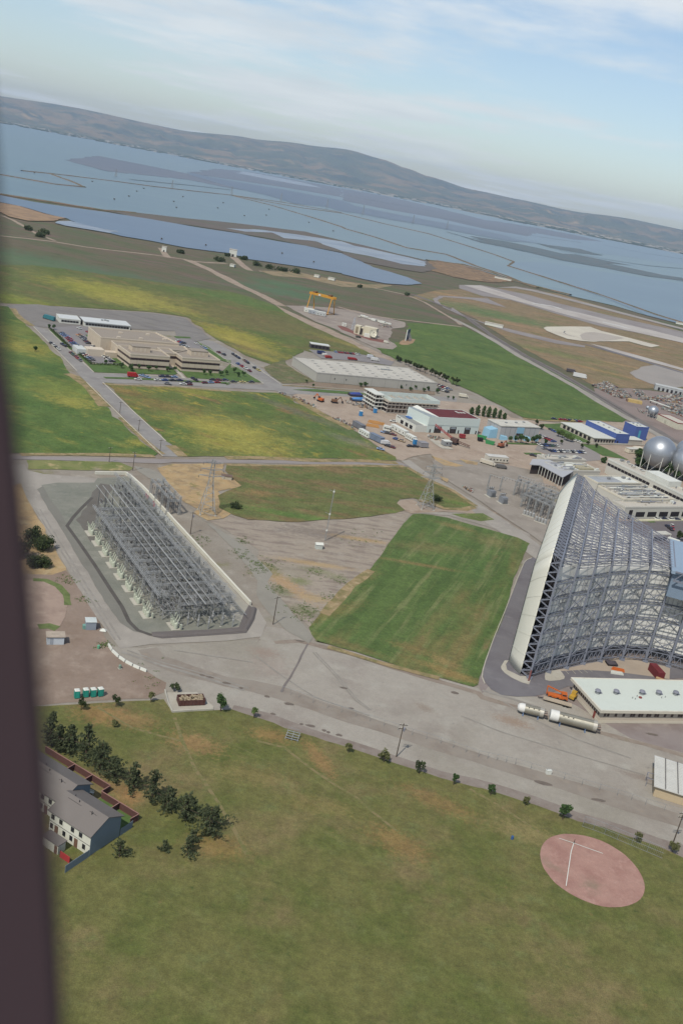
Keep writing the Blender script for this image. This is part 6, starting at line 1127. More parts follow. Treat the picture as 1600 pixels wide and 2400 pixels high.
# ================================================================ VEHICLES
CARC = {'white': (222, 222, 216), 'silver': (176, 178, 180), 'blue': (70, 92, 150), 'dark blue': (48, 54, 86), 'red': (168, 46, 50), 'maroon': (112, 44, 52), 'dark': (58, 54, 58), 'yellow': (206, 190, 120), 'tan': (178, 158, 128), 'green': (70, 104, 84), 'light blue': (138, 162, 200), 'orange': (204, 128, 60), 'grey': (126, 126, 128)}
_car = {}
def car_protos(colr):
    if colr in _car: return _car[colr]
    m = P('car_paint_' + colr.replace(' ', '_'), *CARC[colr], .3, dirt=.05, spec=.5)
    t = empty('parked_car', (0, 0, -50), 0)
    MB().add([(-2.2, -.85, .35), (2.2, -.85, .35), (2.2, .85, .35), (-2.2, .85, .35), (-2.25, -.88, .62), (2.25, -.88, .6), (2.25, .88, .6), (-2.25, .88, .62), (-2.15, -.82, .92), (2.1, -.8, .82), (2.1, .8, .82), (-2.15, .82, .92)],
             [(3, 2, 1, 0), (0, 1, 5, 4), (1, 2, 6, 5), (2, 3, 7, 6), (3, 0, 4, 7), (4, 5, 9, 8), (5, 6, 10, 9), (6, 7, 11, 10), (7, 4, 8, 11), (8, 9, 10, 11)]).build('body', m, t)
    c = MB().add([(-1.5, -.78, .9), (1.0, -.76, .86), (1.0, .76, .86), (-1.5, .78, .9), (-1.0, -.62, 1.38), (.35, -.62, 1.38), (.35, .62, 1.38), (-1.0, .62, 1.38)], [(0, 1, 5, 4), (1, 2, 6, 5), (2, 3, 7, 6), (3, 0, 4, 7)]).build('windows', m_glass, t)
    MB().box(-1.02, -.64, 1.375, .37, .64, 1.43).build('roof', m, t)
    for x in (-1.35, 1.35):
        for y in (-.8, .8): MB().lathe([(.15, -.1), (.33, -.09), (.33, .09), (.15, .1)], 10, (x, y, .33), 'y').build('wheel', m_tyre, t)
    _car[colr] = [t, False]; return _car[colr]
def put_car(p, rz, colr, lab, grp, z=.25):
    pr = car_protos(colr); t = copy_tree(pr[0]) if pr[1] else pr[0]; pr[1] = True
    t.location = (p.x, p.y, z); t.rotation_euler = (0, 0, rz); tag(t, lab, 'car', grp)
ORD = 'first second third fourth fifth sixth seventh eighth ninth tenth eleventh twelfth thirteenth fourteenth fifteenth sixteenth seventeenth eighteenth nineteenth twentieth'.split()
def car_row(s, colours, where, grp, nose=True, jitter=.15):
    """cars evenly along a line; nose=True parked at right angles to it"""
    pp = gs(s); d = pp[-1] - pp[0]; an = math.atan2(d.y, d.x); n = len(colours); seg = []
    for k, c in enumerate(colours):
        if not c: continue
        t = (k + .5) / n * (len(pp) - 1); i = min(int(t), len(pp) - 2); p = pp[i].lerp(pp[i + 1], t - i)
        a2 = pp[i + 1] - pp[i]; an = math.atan2(a2.y, a2.x)
        put_car(p + V((R.uniform(-jitter, jitter), R.uniform(-jitter, jitter), 0)), an + (pi / 2 if nose else 0) + R.uniform(-.05, .05) + (pi if R.random() < .3 else 0), c, f'{c} car, {ORD[sum(1 for q in colours[:k] if q)]} {where}', grp)
car_row('A1 345,570 480,675', ['dark', 'white', 'dark', 'white'], 'from the top on the campus road kerb', 'cars on the campus road, left kerb', False)
car_row('A1 500,585 580,630', ['dark blue', 'dark'], 'of the dark pair on the campus road right kerb', 'dark cars on the campus road', False)
car_row('A1 625,705 790,835', ['maroon', 'green', 'maroon', 'red', 'grey'], 'from the top on the lower campus road kerb', 'cars on the lower campus road', False)
car_row('A1 495,430 600,500 680,585 745,630', ['dark', 'light blue', 'blue', 'light blue', 'red', 'maroon', 'red', 'blue', 'dark blue', 'blue', 'grey', 'dark blue'], 'from the top along the hedge in the upper office car park', 'cars in the upper office car park')
car_row('A1 745,455 830,520 900,590', ['orange', 'tan', 'grey', 'dark', 'silver', 'dark', 'maroon', 'dark'], 'from the top in the inner row of the upper car park', 'cars in the inner row')
car_row('A1 935,625 1010,640', ['white', 'dark', 'white'], 'beside the cream annexe', 'cars by the cream annexe')
car_row('A1 800,710 870,770 950,825', ['blue', 'dark blue', 'white', 'red', 'white', 'light blue', 'dark blue', 'grey'], 'from the top along the hedge in the lower office car park', 'cars in the lower office car park')
car_row('A1 1075,735 1150,790 1230,845', ['white', 'white', 'white', 'white', 'dark', 'white', 'silver', 'dark'], 'from the top in the white row beside the office wing', 'white car row beside the office')
car_row('A1 740,360 900,430', ['white', None, None, 'red'], 'in front of the long prefab', 'cars in front of the prefab', False)
car_row('A1 990,395 1180,430', ['maroon', None, 'maroon', 'red', 'red'], 'at the right of the prefab forecourt', 'cars right of the prefab forecourt')
car_row('A2 420,655 540,690', ['light blue', 'light blue'], 'right of the red van in front of the office', 'blue cars beside the red van', False)
car_row('A2 660,668 890,682', ['dark blue', 'dark', 'light blue'], 'in the upper row before the office path', 'cars in the upper office row', False)
car_row('A2 345,705 440,712', ['white'], 'below the red van, white with a long bonnet', 'single white car', False)
car_row('A2 595,718 970,722', ['white', 'blue', 'dark', 'dark blue'], 'in the lower row before the office path', 'cars in the lower office row', False)
car_row('A2 740,760 800,768', ['grey'], 'alone on the campus lane, dusty grey', 'single grey car', False)
car_row('A2 930,768 1080,775', ['white', 'maroon'], 'driving along the lane right of the path', 'cars on the lane', False)
car_row('A2 1000,742 1070,748', ['dark'], 'just right of the office path end', 'single dark car', False)
car_row('A2 1080,690 1150,730', ['dark blue', 'dark'], 'in the pair right of the office path', 'pair right of the path', False)
car_row('A2 1200,752 1440,745', ['maroon', 'light blue', 'red'], 'in the lower row of the right office parking', 'cars in the right lower row', False)
car_row('A2 1290,712 1540,718', ['dark', 'maroon', 'dark blue'], 'in the upper row of the right office parking', 'cars in the right upper row', False)
car_row('Z4 20,745 200,748', ['dark', 'yellow', 'dark'], 'before the corner of the office lawn', 'cars by the office lawn corner', False)
car_row('B3 20,215 150,300', ['dark', 'dark', 'dark blue'], 'from the top on the far kerb of the side road', 'dark cars on the side road', False)
car_row('B3 210,315 300,380', ['tan', 'maroon', 'dark'], 'in the cluster on the far kerb of the side road', 'car cluster on the side road', False)
car_row('B3 375,440 500,510', ['dark', 'yellow'], 'at the low end of the far kerb of the side road', 'cars at the low end of the side road', False)
car_row('B3 95,370 350,525', ['blue', 'red', 'white', 'maroon'], 'from the top on the lawn kerb of the side road', 'cars on the lawn kerb', False)
car_row('A2 1390,350 1510,405', ['maroon', 'dark'], 'on the road behind the right office wing', 'cars behind the office wing', False)
car_row('A2 890,220 990,250', ['white', 'red', 'blue', 'dark'], 'in the back row of the rear office car park', 'cars in the rear car park')
car_row('A2 945,270 1020,300', ['dark', 'silver', 'dark', 'white'], 'in the front row of the rear office car park', 'cars in the front of the rear car park')
car_row('A2 1120,245 1270,325', ['white', None, 'silver', 'light blue'], 'along the rear office lawn', 'cars along the rear lawn', False)
car_row('Z4 735,540 910,558', ['light blue', 'red', 'red', 'maroon', 'red', 'dark', 'red', 'white', 'silver'], 'from the left behind the warehouse', 'cars behind the warehouse')
car_row('Z4 1440,765 1530,800', ['maroon', 'white', 'dark', 'red', 'white', 'blue', 'silver'], 'in the upper row beside the warehouse end', 'cars beside the warehouse end')
car_row('Z4 1435,790 1510,815', ['dark', 'maroon', 'silver', 'white', 'dark'], 'in the lower row beside the warehouse end', 'cars in the lower warehouse row')
car_row('A4 850,325 1040,405', ['dark', 'white', 'white', 'maroon', 'red', 'red', 'blue'], 'from the left beside the grey block', 'cars beside the grey block')
car_row('A4 840,445 1080,455', ['white', 'dark blue', 'blue', 'dark blue', 'green', 'grey', 'white'], 'from the left in the middle campus row', 'middle campus car row')
car_row('A4 970,515 1410,535', ['dark blue', 'blue', 'white', 'dark', 'white', 'silver', 'white', 'dark', 'white', 'blue', 'dark blue', 'white'], 'from the left in the long front campus row', 'long campus car row')
car_row('A4 900,490 930,490', ['grey'], 'alone between the two campus rows', 'single campus car', False); car_row('A4 740,565 810,580', ['dark'], 'alone on the gravel before the white complex', 'single dark car on gravel', False)
car_row('A4 970,245 1050,285', ['dark', 'blue'], 'beside the blue building lawn', 'cars by the lawn', False); car_row('A4 1270,385 1350,410', ['white', 'white'], 'under the trees by the blue building', 'white cars under trees', False)
car_row('A4 1010,120 1370,155', ['dark blue', None, 'red', 'red', 'dark blue', 'yellow', 'blue', 'red'], 'along the field edge left of the blue building', 'cars along the field edge', False)
car_row('A3 330,648 500,690', ['light blue', 'dark', 'maroon'], 'left of the site trailers', 'cars left of the site trailers', False); car_row('A3 480,730 610,770', ['blue', 'tan'], 'below the site trailers', 'cars below the site trailers', False)
car_row('A3 650,825 770,830', ['dark', 'dark'], 'at the right end of the site trailers', 'dark cars at the site', False); car_row('A3 380,815 480,845', ['dark', 'maroon'], 'behind the white van on the site edge', 'cars on the site edge', False); car_row('A3 450,515 500,525', ['white'], 'alone by the cream workshop wall', 'single white site car', False)
car_row('A3 280,855 360,870', ['light blue'], 'on the grass at the site edge', 'single blue site car', False); car_row('T2 1110,880 1520,890', ['white', 'dark blue', 'white', 'dark blue'], 'from the left under the white complex wall', 'cars under the complex wall', False); car_row('T2 1300,990 1390,1060', ['dark blue', 'dark'], 'in the dark court right of the inlet', 'dark cars in the court', False); car_row('T2 1380,975 1400,1050', ['white', 'red'], 'in the court right of the inlet', 'pair in the court', False)
def van(s, rz, colr, L_, h, lab, cat='van', nm='panel_van', z=.25):
    p = g1(s); t = empty(nm, (p.x, p.y, z), rz, lab, cat); m = P('van_' + '_'.join(map(str, colr)), *colr, .5, dirt=.08)
    MB().box(-L_ / 2, -1.1, .55, L_ / 2 - 1.4, 1.1, h).build('load_body', m, t)
    MB().add([(L_ / 2 - 1.4, -1, .5), (L_ / 2, -1, .5), (L_ / 2, 1, .5), (L_ / 2 - 1.4, 1, .5), (L_ / 2 - 1.4, -1, h * .85), (L_ / 2 - .7, -.95, h * .8), (L_ / 2 - .7, .95, h * .8), (L_ / 2 - 1.4, 1, h * .85), (L_ / 2, -1, 1.2), (L_ / 2, 1, 1.2)], [(0, 1, 8, 5, 4), (3, 7, 6, 9, 2), (1, 2, 9, 8), (8, 9, 6, 5), (4, 5, 6, 7), (3, 2, 1, 0)]).build('cab', m, t)
    MB().box(L_ / 2 - 1.2, -1.02, h * .55, L_ / 2 - .8, 1.02, h * .74).build('cab_window', m_glass, t); wheel_set(t, (-L_ / 2 + 1, L_ / 2 - .8), (-.95, .95), .42)
van('A2 328,672', .5, (176, 44, 46), 6.5, 2.9, 'bright red box van parked in front of the office'); van('Z4 645,552', .5, (58, 66, 110), 7, 2.6, 'dark blue box truck behind the warehouse', 'truck', 'box_truck'); van('Z4 672,566', .5, (222, 220, 214), 5, 2.2, 'white van beside the dark blue truck behind the warehouse'); van('Z4 695,580', .6, (166, 60, 54), 6, 2.2, 'red pickup truck behind the warehouse roof edge', 'truck', 'pickup_truck')
van('Z4 857,592', .4, (156, 48, 48), 8, 2.0, 'dull red flat truck behind the warehouse', 'truck', 'flat_truck'); van('Z4 980,580', .4, (214, 216, 222), 6, 2.8, 'white box truck at the right of the back lot', 'truck', 'box_truck'); van('Z4 1010,598', .3, (220, 220, 216), 7, 2.6, 'white truck nearest the warehouse right corner', 'truck', 'box_truck')
van('A1 330,240', 2.7, (60, 122, 132), 11, 3.2, 'teal semi-trailer parked left of the long prefab', 'trailer', 'semi_trailer'); van('A3 375,795', .35, (216, 218, 220), 6, 2.3, 'white van on the grass edge of the building site'); van('A3 1330,218', .2, (220, 214, 196), 7, 2.6, 'cream van on the road right of the frame building'); van('A6 160,205', -.1, (220, 222, 222), 13, 4, 'white trailer truck beside the railway', 'truck', 'trailer_truck')
van('A6 40,130', .1, (90, 84, 88), 9, 3, 'dark wagon on the railway siding', 'wagon', 'rail_wagon'); van('B2 330,75', -.45, (206, 198, 182), 9, 2.4, 'cream flatbed truck by the site office hut', 'truck', 'flat_truck'); van('B2 580,145', .2, (110, 108, 106), 6, 2.2, 'grey pickup by the site office hut', 'truck', 'pickup_truck'); van('A5 340,538', .2, (74, 78, 70), 5, 1.8, 'dark green pickup beside the dish building', 'truck', 'pickup_truck'); van('A5 910,650', -.2, (214, 210, 196), 5, 2.2, 'cream van at the end of the red gravel strip')
# ================================================================ CAMPUS BUILDINGS
m_bc = P('office_precast', 206, 192, 172, .85, dirt=.09, size=4); m_rt = P('gravel_roof', 156, 146, 134, .92, dirt=.08, size=6); m_band = P('ribbon_glass', 62, 48, 50, .35, dirt=.15, spec=.5); m_par = P('parapet_pale', 214, 202, 184, .85, dirt=.06)
def at(o, an, x, y): return V((o.x + x * math.cos(an) - y * math.sin(an), o.y + x * math.sin(an) + y * math.cos(an), 0))
OA = math.radians(32.3); OO = V((-148.9, 587.1, 0))
def wing(t, outline_, h, bands, nm='wing', roof=m_rt):
    w = MB().prism(outline_, 0, h).build(nm, m_bc, t); n = len(outline_)
    cx, cy = sum(p[0] for p in outline_) / n, sum(p[1] for p in outline_) / n
    def inset(k): return [(cx + (x - cx) * k, cy + (y - cy) * k) for x, y in outline_]
    MB().prism(inset(.97), h + .02, h + .06).build('roof_deck', roof, w)
    for i in range(n):
        a, b = V((*outline_[i], 0)), V((*outline_[(i + 1) % n], 0)); d = b - a; L_ = d.length; rz = math.atan2(d.y, d.x)
        if L_ < 2: continue
        MB().box(0, -.12, h + .03, L_, .25, h + .75).build('parapet', m_par, w, loc=a, rz=rz)
        for z0, z1 in bands:
            k = max(1, int(L_ / 4.5))
            for q in range(k): MB().box(q * L_ / k + .06, -.1, z0, (q + 1) * L_ / k - .06, .1, z1).build('window', m_band, w, loc=a, rz=rz)
        for q in range(1, int(L_ / 4.5)): 
            for z0, z1 in ((2.75, 5.3),): MB().box(q * 4.5 - .04, -.04, z0, q * 4.5 + .04, .02, z1).build('panel_joint', P('joint_shadow', 150, 138, 122), w, loc=a, rz=rz)  # taupe strips mark the joints between precast panels
    return w
def office():
    t = empty('office_complex', OO + V((0, 0, .22)), OA, 'beige two-storey office complex with stepped wings and dark ribbon windows', 'office'); B2_ = ((1.5, 2.7), (5.4, 6.7))
    wing(t, [(0, 0), (26, 0), (26, 8), (18, 17), (14, 23), (-10, 23), (-10, 14), (-3, 2.5)][::1] if False else [(0, 0), (26, 0), (26, 16), (8, 24), (-1, 24)], 8.4, B2_)
    wing(t, [(34.5, 0), (60.8, 0), (60.8, 22), (50, 28), (34.5, 14)], 8.4, B2_)
    wing(t, [(26.1, 12), (34.4, 12), (34.4, 26), (26.1, 26)], 8.2, ((5.2, 6.8),), 'link_block')
    wing(t, [(-1, 24.1), (50, 28.1), (50, 40), (-1, 40)], 7.4, (), 'link_block')
    wing(t, [(-8, 40.1), (46, 40.1), (40, 72), (-8, 72)], 9.2, (), 'rear_wing')
    for x0, y0, x1, y1 in ((4, 10, 16, 18), (44, 10, 56, 18)):
        p = MB().box(x0, y0, 8.46, x1, y1, 11.6).build('penthouse', m_bc, t); MB().box(x0 - .2, y0 - .2, 11.6, x1 + .2, y1 + .2, 11.9).build('penthouse_roof', m_rt, p)
        for k in range(3): MB().box(x0 + 2 + k * 3, y0 - .06, 8.6, x0 + 3.2 + k * 3, y0 - .01, 11).build('louvre', m_par, p)
    for x, y in ((4, 44), (10, 60), (30, 62), (20, 46), (38, 50)): MB().box(x, y, 9.26, x + 2.4, y + 1.6, 10.2).build('roof_unit', m_par, t)
    MB().box(-20, 26, 0, -9, 34, 4.4).build('side_annexe', m_par, t); MB().box(-9, 24, 0, -1.1, 30, 3.6).build('side_annexe', m_bc, t); MB().box(-26, 28, 0, -20.1, 40, 3.5).build('side_annexe', P('annexe_white', 206, 210, 208), t)
    MB().box(30, 78, 0, 42, 86, 4.2).build('plant_house', m_bc, t); MB().box(29.6, 77.6, 4.2, 42.4, 86.4, 4.8).build('plant_roof', m_par, t)
    for k in range(3): MB().box(27, 6 + k * 3.4, 0, 33.6, 8.4 + k * 3.4, .5).build('planter', m_par, t)
    return t
office()
def simple_block(name, a, an, W, D, H, lab, cat, wall, roof, par=None, wins=(), grp=None, parap=.6):
    t = empty(name, (a.x, a.y, .22), an, lab, cat, grp)
    MB().box(0, 0, 0, W, D, H).build('wall', wall, t); r = MB().box(.3, .3, H + .02, W - .3, D - .3, H + .07).build('roof', roof, t)
    for x0, y0, x1, y1 in ((-.1, -.1, W + .1, .3), (-.1, D - .3, W + .1, D + .1), (-.1, .3, .3, D - .3), (W - .3, .3, W + .1, D - .3)): MB().box(x0, y0, H - .3, x1, y1, H + parap).build('parapet', par or wall, r)
    for side, x, z0, w, h, m in wins:
        if side == 'f': MB().box(x, -.1, z0, x + w, .05, z0 + h).build('window' if z0 > .1 else 'door', m, t)
        elif side == 'l': MB().box(-.1, x, z0, .05, x + w, z0 + h).build('window' if z0 > .1 else 'door', m, t)
        elif side == 'r': MB().box(W - .05, x, z0, W + .1, x + w, z0 + h).build('window' if z0 > .1 else 'door', m, t)
    return t
# long white prefab behind the office
pa, pan = V((-228.9, 687.8, 0)), math.radians(28.5); m_wr = P('white_flat_roof', 208, 212, 212, .75, dirt=.07, size=6)
t = simple_block('prefab_building', pa, pan, 15, 16, 3.3, 'long low white prefab with black window strip behind the office', 'building', m_white, m_wr, None, [('f', 1.2 + 2.1 * k, 1.0, 1.8, 1.4, m_dark) for k in range(6)], parap=.3)
MB().box(17, -4, 0, 51, 13, 3.3).build('wall', m_white, t); MB().box(16.6, -4.5, 3.3, 51.5, 13.4, 3.75).build('roof', m_wr, t); MB().box(15.1, 2, 0, 16.9, 13, 3.0).build('link_wall', m_dark, t)
for k in range(15): MB().box(18 + 2.15 * k, -4.1, 1.0, 19.9 + 2.15 * k, -3.95, 2.5).build('window', m_dark, t)
for x, y in ((31, 5), (33.5, 6), (35, 4)): MB().box(x, y, 3.76, x + 1.6, y + 1.2, 4.6).build('roof_unit', m_galv, t)
# warehouse
wa, wan = V((-34.8, 652.4, 0)), math.atan2(45.9, 86.8); m_ww = P('tilt_up_concrete', 186, 184, 176, .85, dirt=.08, size=6)
t = simple_block('warehouse', wa, wan, 98.2, 46.5, 6.2, 'large grey tilt-up warehouse with flat pale roof and skylights', 'warehouse', m_ww, P('warehouse_roof', 196, 192, 182, .85, dirt=.16, size=9), P('warehouse_coping', 178, 176, 170), parap=.5)
for k in range(1, 9): MB().box(k * 10.9 - .06, -.05, 0, k * 10.9 + .06, .02, 6).build('panel_joint', P('joint_grey', 142, 140, 136), t)
for i in range(5):
    for k in range(9): MB().box(6 + k * 10.5 + i * 1.5, 5 + i * 8.5, 6.28, 8.4 + k * 10.5 + i * 1.5, 6 + i * 8.5, 6.5).build('skylight', P('skylight_grey', 150, 150, 148), t)
for k in range(3): MB().box(14 + k * 9 + (40 if k == 2 else 0), -.12, 2.6, 14.5 + k * 9 + (40 if k == 2 else 0), 0, 3.8).build('lamp', m_dark, t)
for k in range(1, 9): MB().box(k * 10.9 - .1, .4, 6.275, k * 10.9 + .1, 46, 6.31).build('roof_seam', P('roof_seam_grey', 168, 164, 156), t)
for k in range(4): MB().box(66 + k * 2, 30, 6.28, 67.2 + k * 2, 31.4, 7.1).build('roof_unit', m_galv, t)
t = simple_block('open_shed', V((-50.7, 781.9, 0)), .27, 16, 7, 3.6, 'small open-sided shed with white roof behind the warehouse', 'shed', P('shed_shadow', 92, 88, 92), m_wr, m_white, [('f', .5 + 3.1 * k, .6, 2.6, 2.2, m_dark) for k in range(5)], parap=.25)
# campus trees
lt = [('A2 185,560', 3), ('A2 300,590', 3.4), ('A2 405,575', 3), ('A2 530,600', 3.2), ('A2 625,585', 2.6), ('A2 768,610', 3.2), ('A2 865,600', 2.8), ('A2 1230,640', 2.8), ('A2 1305,650', 3), ('A2 1445,660', 3), ('A2 1515,645', 2.6), ('A2 870,500', 4), ('A1 400,380', 3), ('A1 735,680', 3), ('A1 1130,880', 2.6), ('A1 1490,970', 3), ('A1 950,445', 3), ('A1 130,690', 3), ('A1 330,365', 2.6), ('B3 60,530', 3), ('B3 120,600', 3), ('B3 210,590', 3)]
for k, (s, h) in enumerate(lt): tree('ornamental_tree', g1(s), 'leaf', h * 1.25, h * .45, m_leaf2, f'small ornamental tree on the office lawns, {ORD[k] if k < 20 else ["next to last", "last"][k - 20]} counting from the front path', 'ornamental trees around the office', n=420, ls=.4, var=k)
for k, (s, h) in enumerate((('A3 75,90', 3), ('A3 130,85', 3.2), ('A3 565,110', 3), ('A3 735,125', 4), ('A3 685,140', 3), ('A3 890,138', 4), ('A3 850,150', 3), ('A3 1015,165', 3.4), ('A3 1140,240', 2.6), ('A3 1208,245', 2.6), ('Z4 545,750', 2.6), ('Z4 590,780', 2.6))): tree('street_tree', g1(s), 'leaf', h, h * .42, m_leaf2, f'small street tree along the warehouse front, {ORD[k]} in the planting strip', 'street trees along the warehouse', n=350, ls=.4, var=k)
for k in range(15):
    p = g1('Z4 1160,600').lerp(g1('Z4 1560,770'), k / 14); tree('hedge_tree', p + V((R.uniform(-1.5, 1.5), R.uniform(-1, 1), 0)), 'leaf', 4.5 + 2.2 * (k / 14), 1.9, m_bush, f'dark tree in the row right of the warehouse, {ORD[k]} from the far end', 'tree row right of the warehouse', n=500, ls=.5, var=k)
for k, s in enumerate(('Z5 125,818', 'Z5 165,825', 'Z5 205,832', 'Z5 240,838', 'Z5 278,842', 'Z5 315,846', 'Z5 350,850')): tree('poplar_tree', g1(s), 'poplar', [5, 7.2, 7.6, 7.4, 7.4, 6.6, 4.8][k], 1.5, m_leaf2, f'columnar poplar behind the maroon roof, {ORD[k]} from the left', 'poplars behind the workshop', n=700, ls=.4, var=k)
# hedges along the car park
for s, lab in (('Z3 345,240 480,370', 'clipped hedge along the upper office car park'), ('Z3 510,388 625,480', 'clipped hedge along the lower office car park'), ('Z3 612,480 780,484 840,486', 'clipped hedge across the front of the office car park')):
    pp = gs(s); vs_, fs_ = [], []; r = random.Random(4)
    for a, b in zip(pp, pp[1:]):
        for q in range(int((b - a).length * 14)):
            p = a.lerp(b, r.random()); leaf(vs_, fs_, V((p.x + r.gauss(0, .5), p.y + r.gauss(0, .5), .3 + r.uniform(0, 1.3))) - pp[0], .35, r)
    me = bpy.data.meshes.new('hedge'); me.from_pydata(vs_, [], fs_); o = link('hedge', me, m_bush); o.location = pp[0]; tag(o, lab, 'hedge', 'car park hedges')
# ================================================================ BUILDING SITE AND WORKSHOPS
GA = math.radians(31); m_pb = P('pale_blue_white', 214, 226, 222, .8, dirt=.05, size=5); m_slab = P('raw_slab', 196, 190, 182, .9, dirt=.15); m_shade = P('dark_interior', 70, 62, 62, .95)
def framed():
    O_ = V((7.7, 598.4, 0)); t = empty('framed_building', O_ + V((0, 0, .22)), GA, 'half-built four-storey concrete frame with pale parapets on the building site', 'building')
    for k in range(5): MB().box(-.4, -.4, k * 2.5, 6.2, 15.4, k * 2.5 + .5).build('floor_slab', m_white if k else m_slab, t)
    for x in (0, 2.8, 5.6):
        for y in range(0, 16, 3): MB().box(x, y, .5, x + .4, y + .4, 10).build('column', m_slab, t)
    MB().box(1.2, 1.5, .5, 5.0, 14, 10).build('shade_infill', m_shade, t)  # dark solids here and below stand in for shade inside the open floors
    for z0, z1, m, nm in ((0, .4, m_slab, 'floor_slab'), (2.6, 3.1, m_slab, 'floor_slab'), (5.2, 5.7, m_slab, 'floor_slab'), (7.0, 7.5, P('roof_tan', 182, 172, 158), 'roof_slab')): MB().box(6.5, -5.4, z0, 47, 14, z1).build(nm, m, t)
    MB().box(7.5, -4.2, .4, 46, 13, 7.0).build('shade_infill', m_shade, t)
    for k in range(14):
        for z0 in (.4, 3.1, 5.7): MB().box(6.8 + k * 2.9, -5.2, z0, 7.2 + k * 2.9, -4.8, z0 + 2.1).build('column', m_slab, t)
    for k in range(26): MB().bar((6.6 + k * 1.5, -5.6, .3), (6.6 + k * 1.5, -5.6, 6.6), .1).build('scaffold_pole', P('scaffold', 150, 132, 116), t)
    for z in (1.6, 3.9, 6.2): MB().bar((6.6, -5.6, z), (46, -5.6, z), .1).build('scaffold_rail', P('scaffold', 150, 132, 116), t)
    for x0, y0, x1, y1 in ((9, -4.6, 47, -4.3), (9, 11.7, 47, 12), (9, -4.3, 9.3, 11.7), (46.7, -4.3, 47, 11.7)): MB().box(x0, y0, 7.52, x1, y1, 9.8).build('parapet_wall', m_pb, t)
    for k in range(6): MB().box(13 + k * 6, -4.2, 7.52, 13.3 + k * 6, 11.6, 8.8).build('roof_upstand', P('upstand', 186, 194, 192), t)
    MB().box(18, 15, 0, 29, 18, 3.6).build('site_hoist_house', m_white, t)
framed()
def workshop():
    O_ = V((41.7, 565.3, 0)); an = math.radians(32.1); t = empty('workshop_hall', O_ + V((0, 0, .22)), an, 'white hall with open maroon steel roof and three door openings', 'hall')
    MB().box(0, 0, 0, 39.2, .4, 10).box(0, 19.6, 0, 39.2, 20, 10).box(38.8, .4, 0, 39.2, 19.6, 10).build('wall', m_pb, t)
    MB().add([(-3, 19.8, 0), (0, 0, 0), (0, 0, 10), (-3, 19.8, 10.4), (-2.6, 19.8, 0), (.4, .1, 0), (.4, .1, 10), (-2.6, 19.8, 10.4)], [(0, 1, 2, 3), (7, 6, 5, 4), (3, 2, 6, 7), (0, 3, 7, 4)]).build('side_wall', m_pb, t)
    MB().add([(0, .2, 10.05), (6, .2, 10.05), (0, 19.8, 10.5), (-3, 19.8, 10.4)], [(0, 1, 2, 3)]).build('glass_slope', P('grey_glazing', 150, 158, 158, .3, spec=.5), t)
    MB().add([(6, .2, 10.06), (7.2, .2, 10.06), (3, 19.8, 11.8), (0, 19.8, 10.52)], [(0, 1, 2, 3)]).build('white_gusset', m_white, t)
    mr = P('oxide_steel', 128, 62, 62, .8, dirt=.3)
    for k in range(12):
        o = MB(); lat_beam(o, (7.5 + k * 2.75, .4, 9.4), (5 + k * 3.0, 19.6, 9.4), .7, 1.6, .22); o.build('roof_truss', mr, t)
    for k in range(14): MB().box(6.5, .6 + k * 1.42, 9.8, 38.6, 1.7 + k * 1.42, 9.92 + .03 * (k % 2)).build('roof_sheet', P('maroon_deck', 112, 54, 58, .85, dirt=.25), t)
    for k in range(7): MB().box(30 + (k % 3) * 2.4, 12 + (k // 3) * 1.6, 9.98, 31.6 + (k % 3) * 2.4, 13 + (k // 3) * 1.6, 10.04).build('laid_panel', m_white, t)
    for f0, f1 in ((.137, .27), (.435, .56), (.726, .84)):
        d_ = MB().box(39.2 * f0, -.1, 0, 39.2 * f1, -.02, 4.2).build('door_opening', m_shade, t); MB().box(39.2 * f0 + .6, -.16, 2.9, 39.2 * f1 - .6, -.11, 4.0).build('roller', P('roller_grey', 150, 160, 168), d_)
    for f in (.05, .4, .6, .95): MB().box(39.2 * f, -.1, 0, 39.2 * f + .9, -.02, 2.2).build('door', m_shade, t)
    MB().box(0, -.14, 4.9, 39.2, -.02, 5.05).build('wall_rail', P('wall_rail', 186, 198, 196), t)
    w = MB().box(-8.5, .3, 0, -.2, 23, 4.2).build('low_wing', m_white, t); MB().box(-8.2, .6, 4.22, -2.4, 22.7, 4.3).build('wing_roof', P('wing_roof', 150, 150, 146), w)
    for y in (3.5, 8.5, 14): MB().box(-8.62, y, .6, -8.48, y + 3, 2.8).build('window', m_dark, w)
    for y in (18, 20): MB().box(-8.62, y, 3.2, -8.48, y + 1.4, 3.6).build('window', m_dark, w)
    MB().box(-5, 14, 4.3, -2.5, 18, 5.0).build('tarpaulin', P('tarp_blue', 72, 116, 182), w)
workshop()
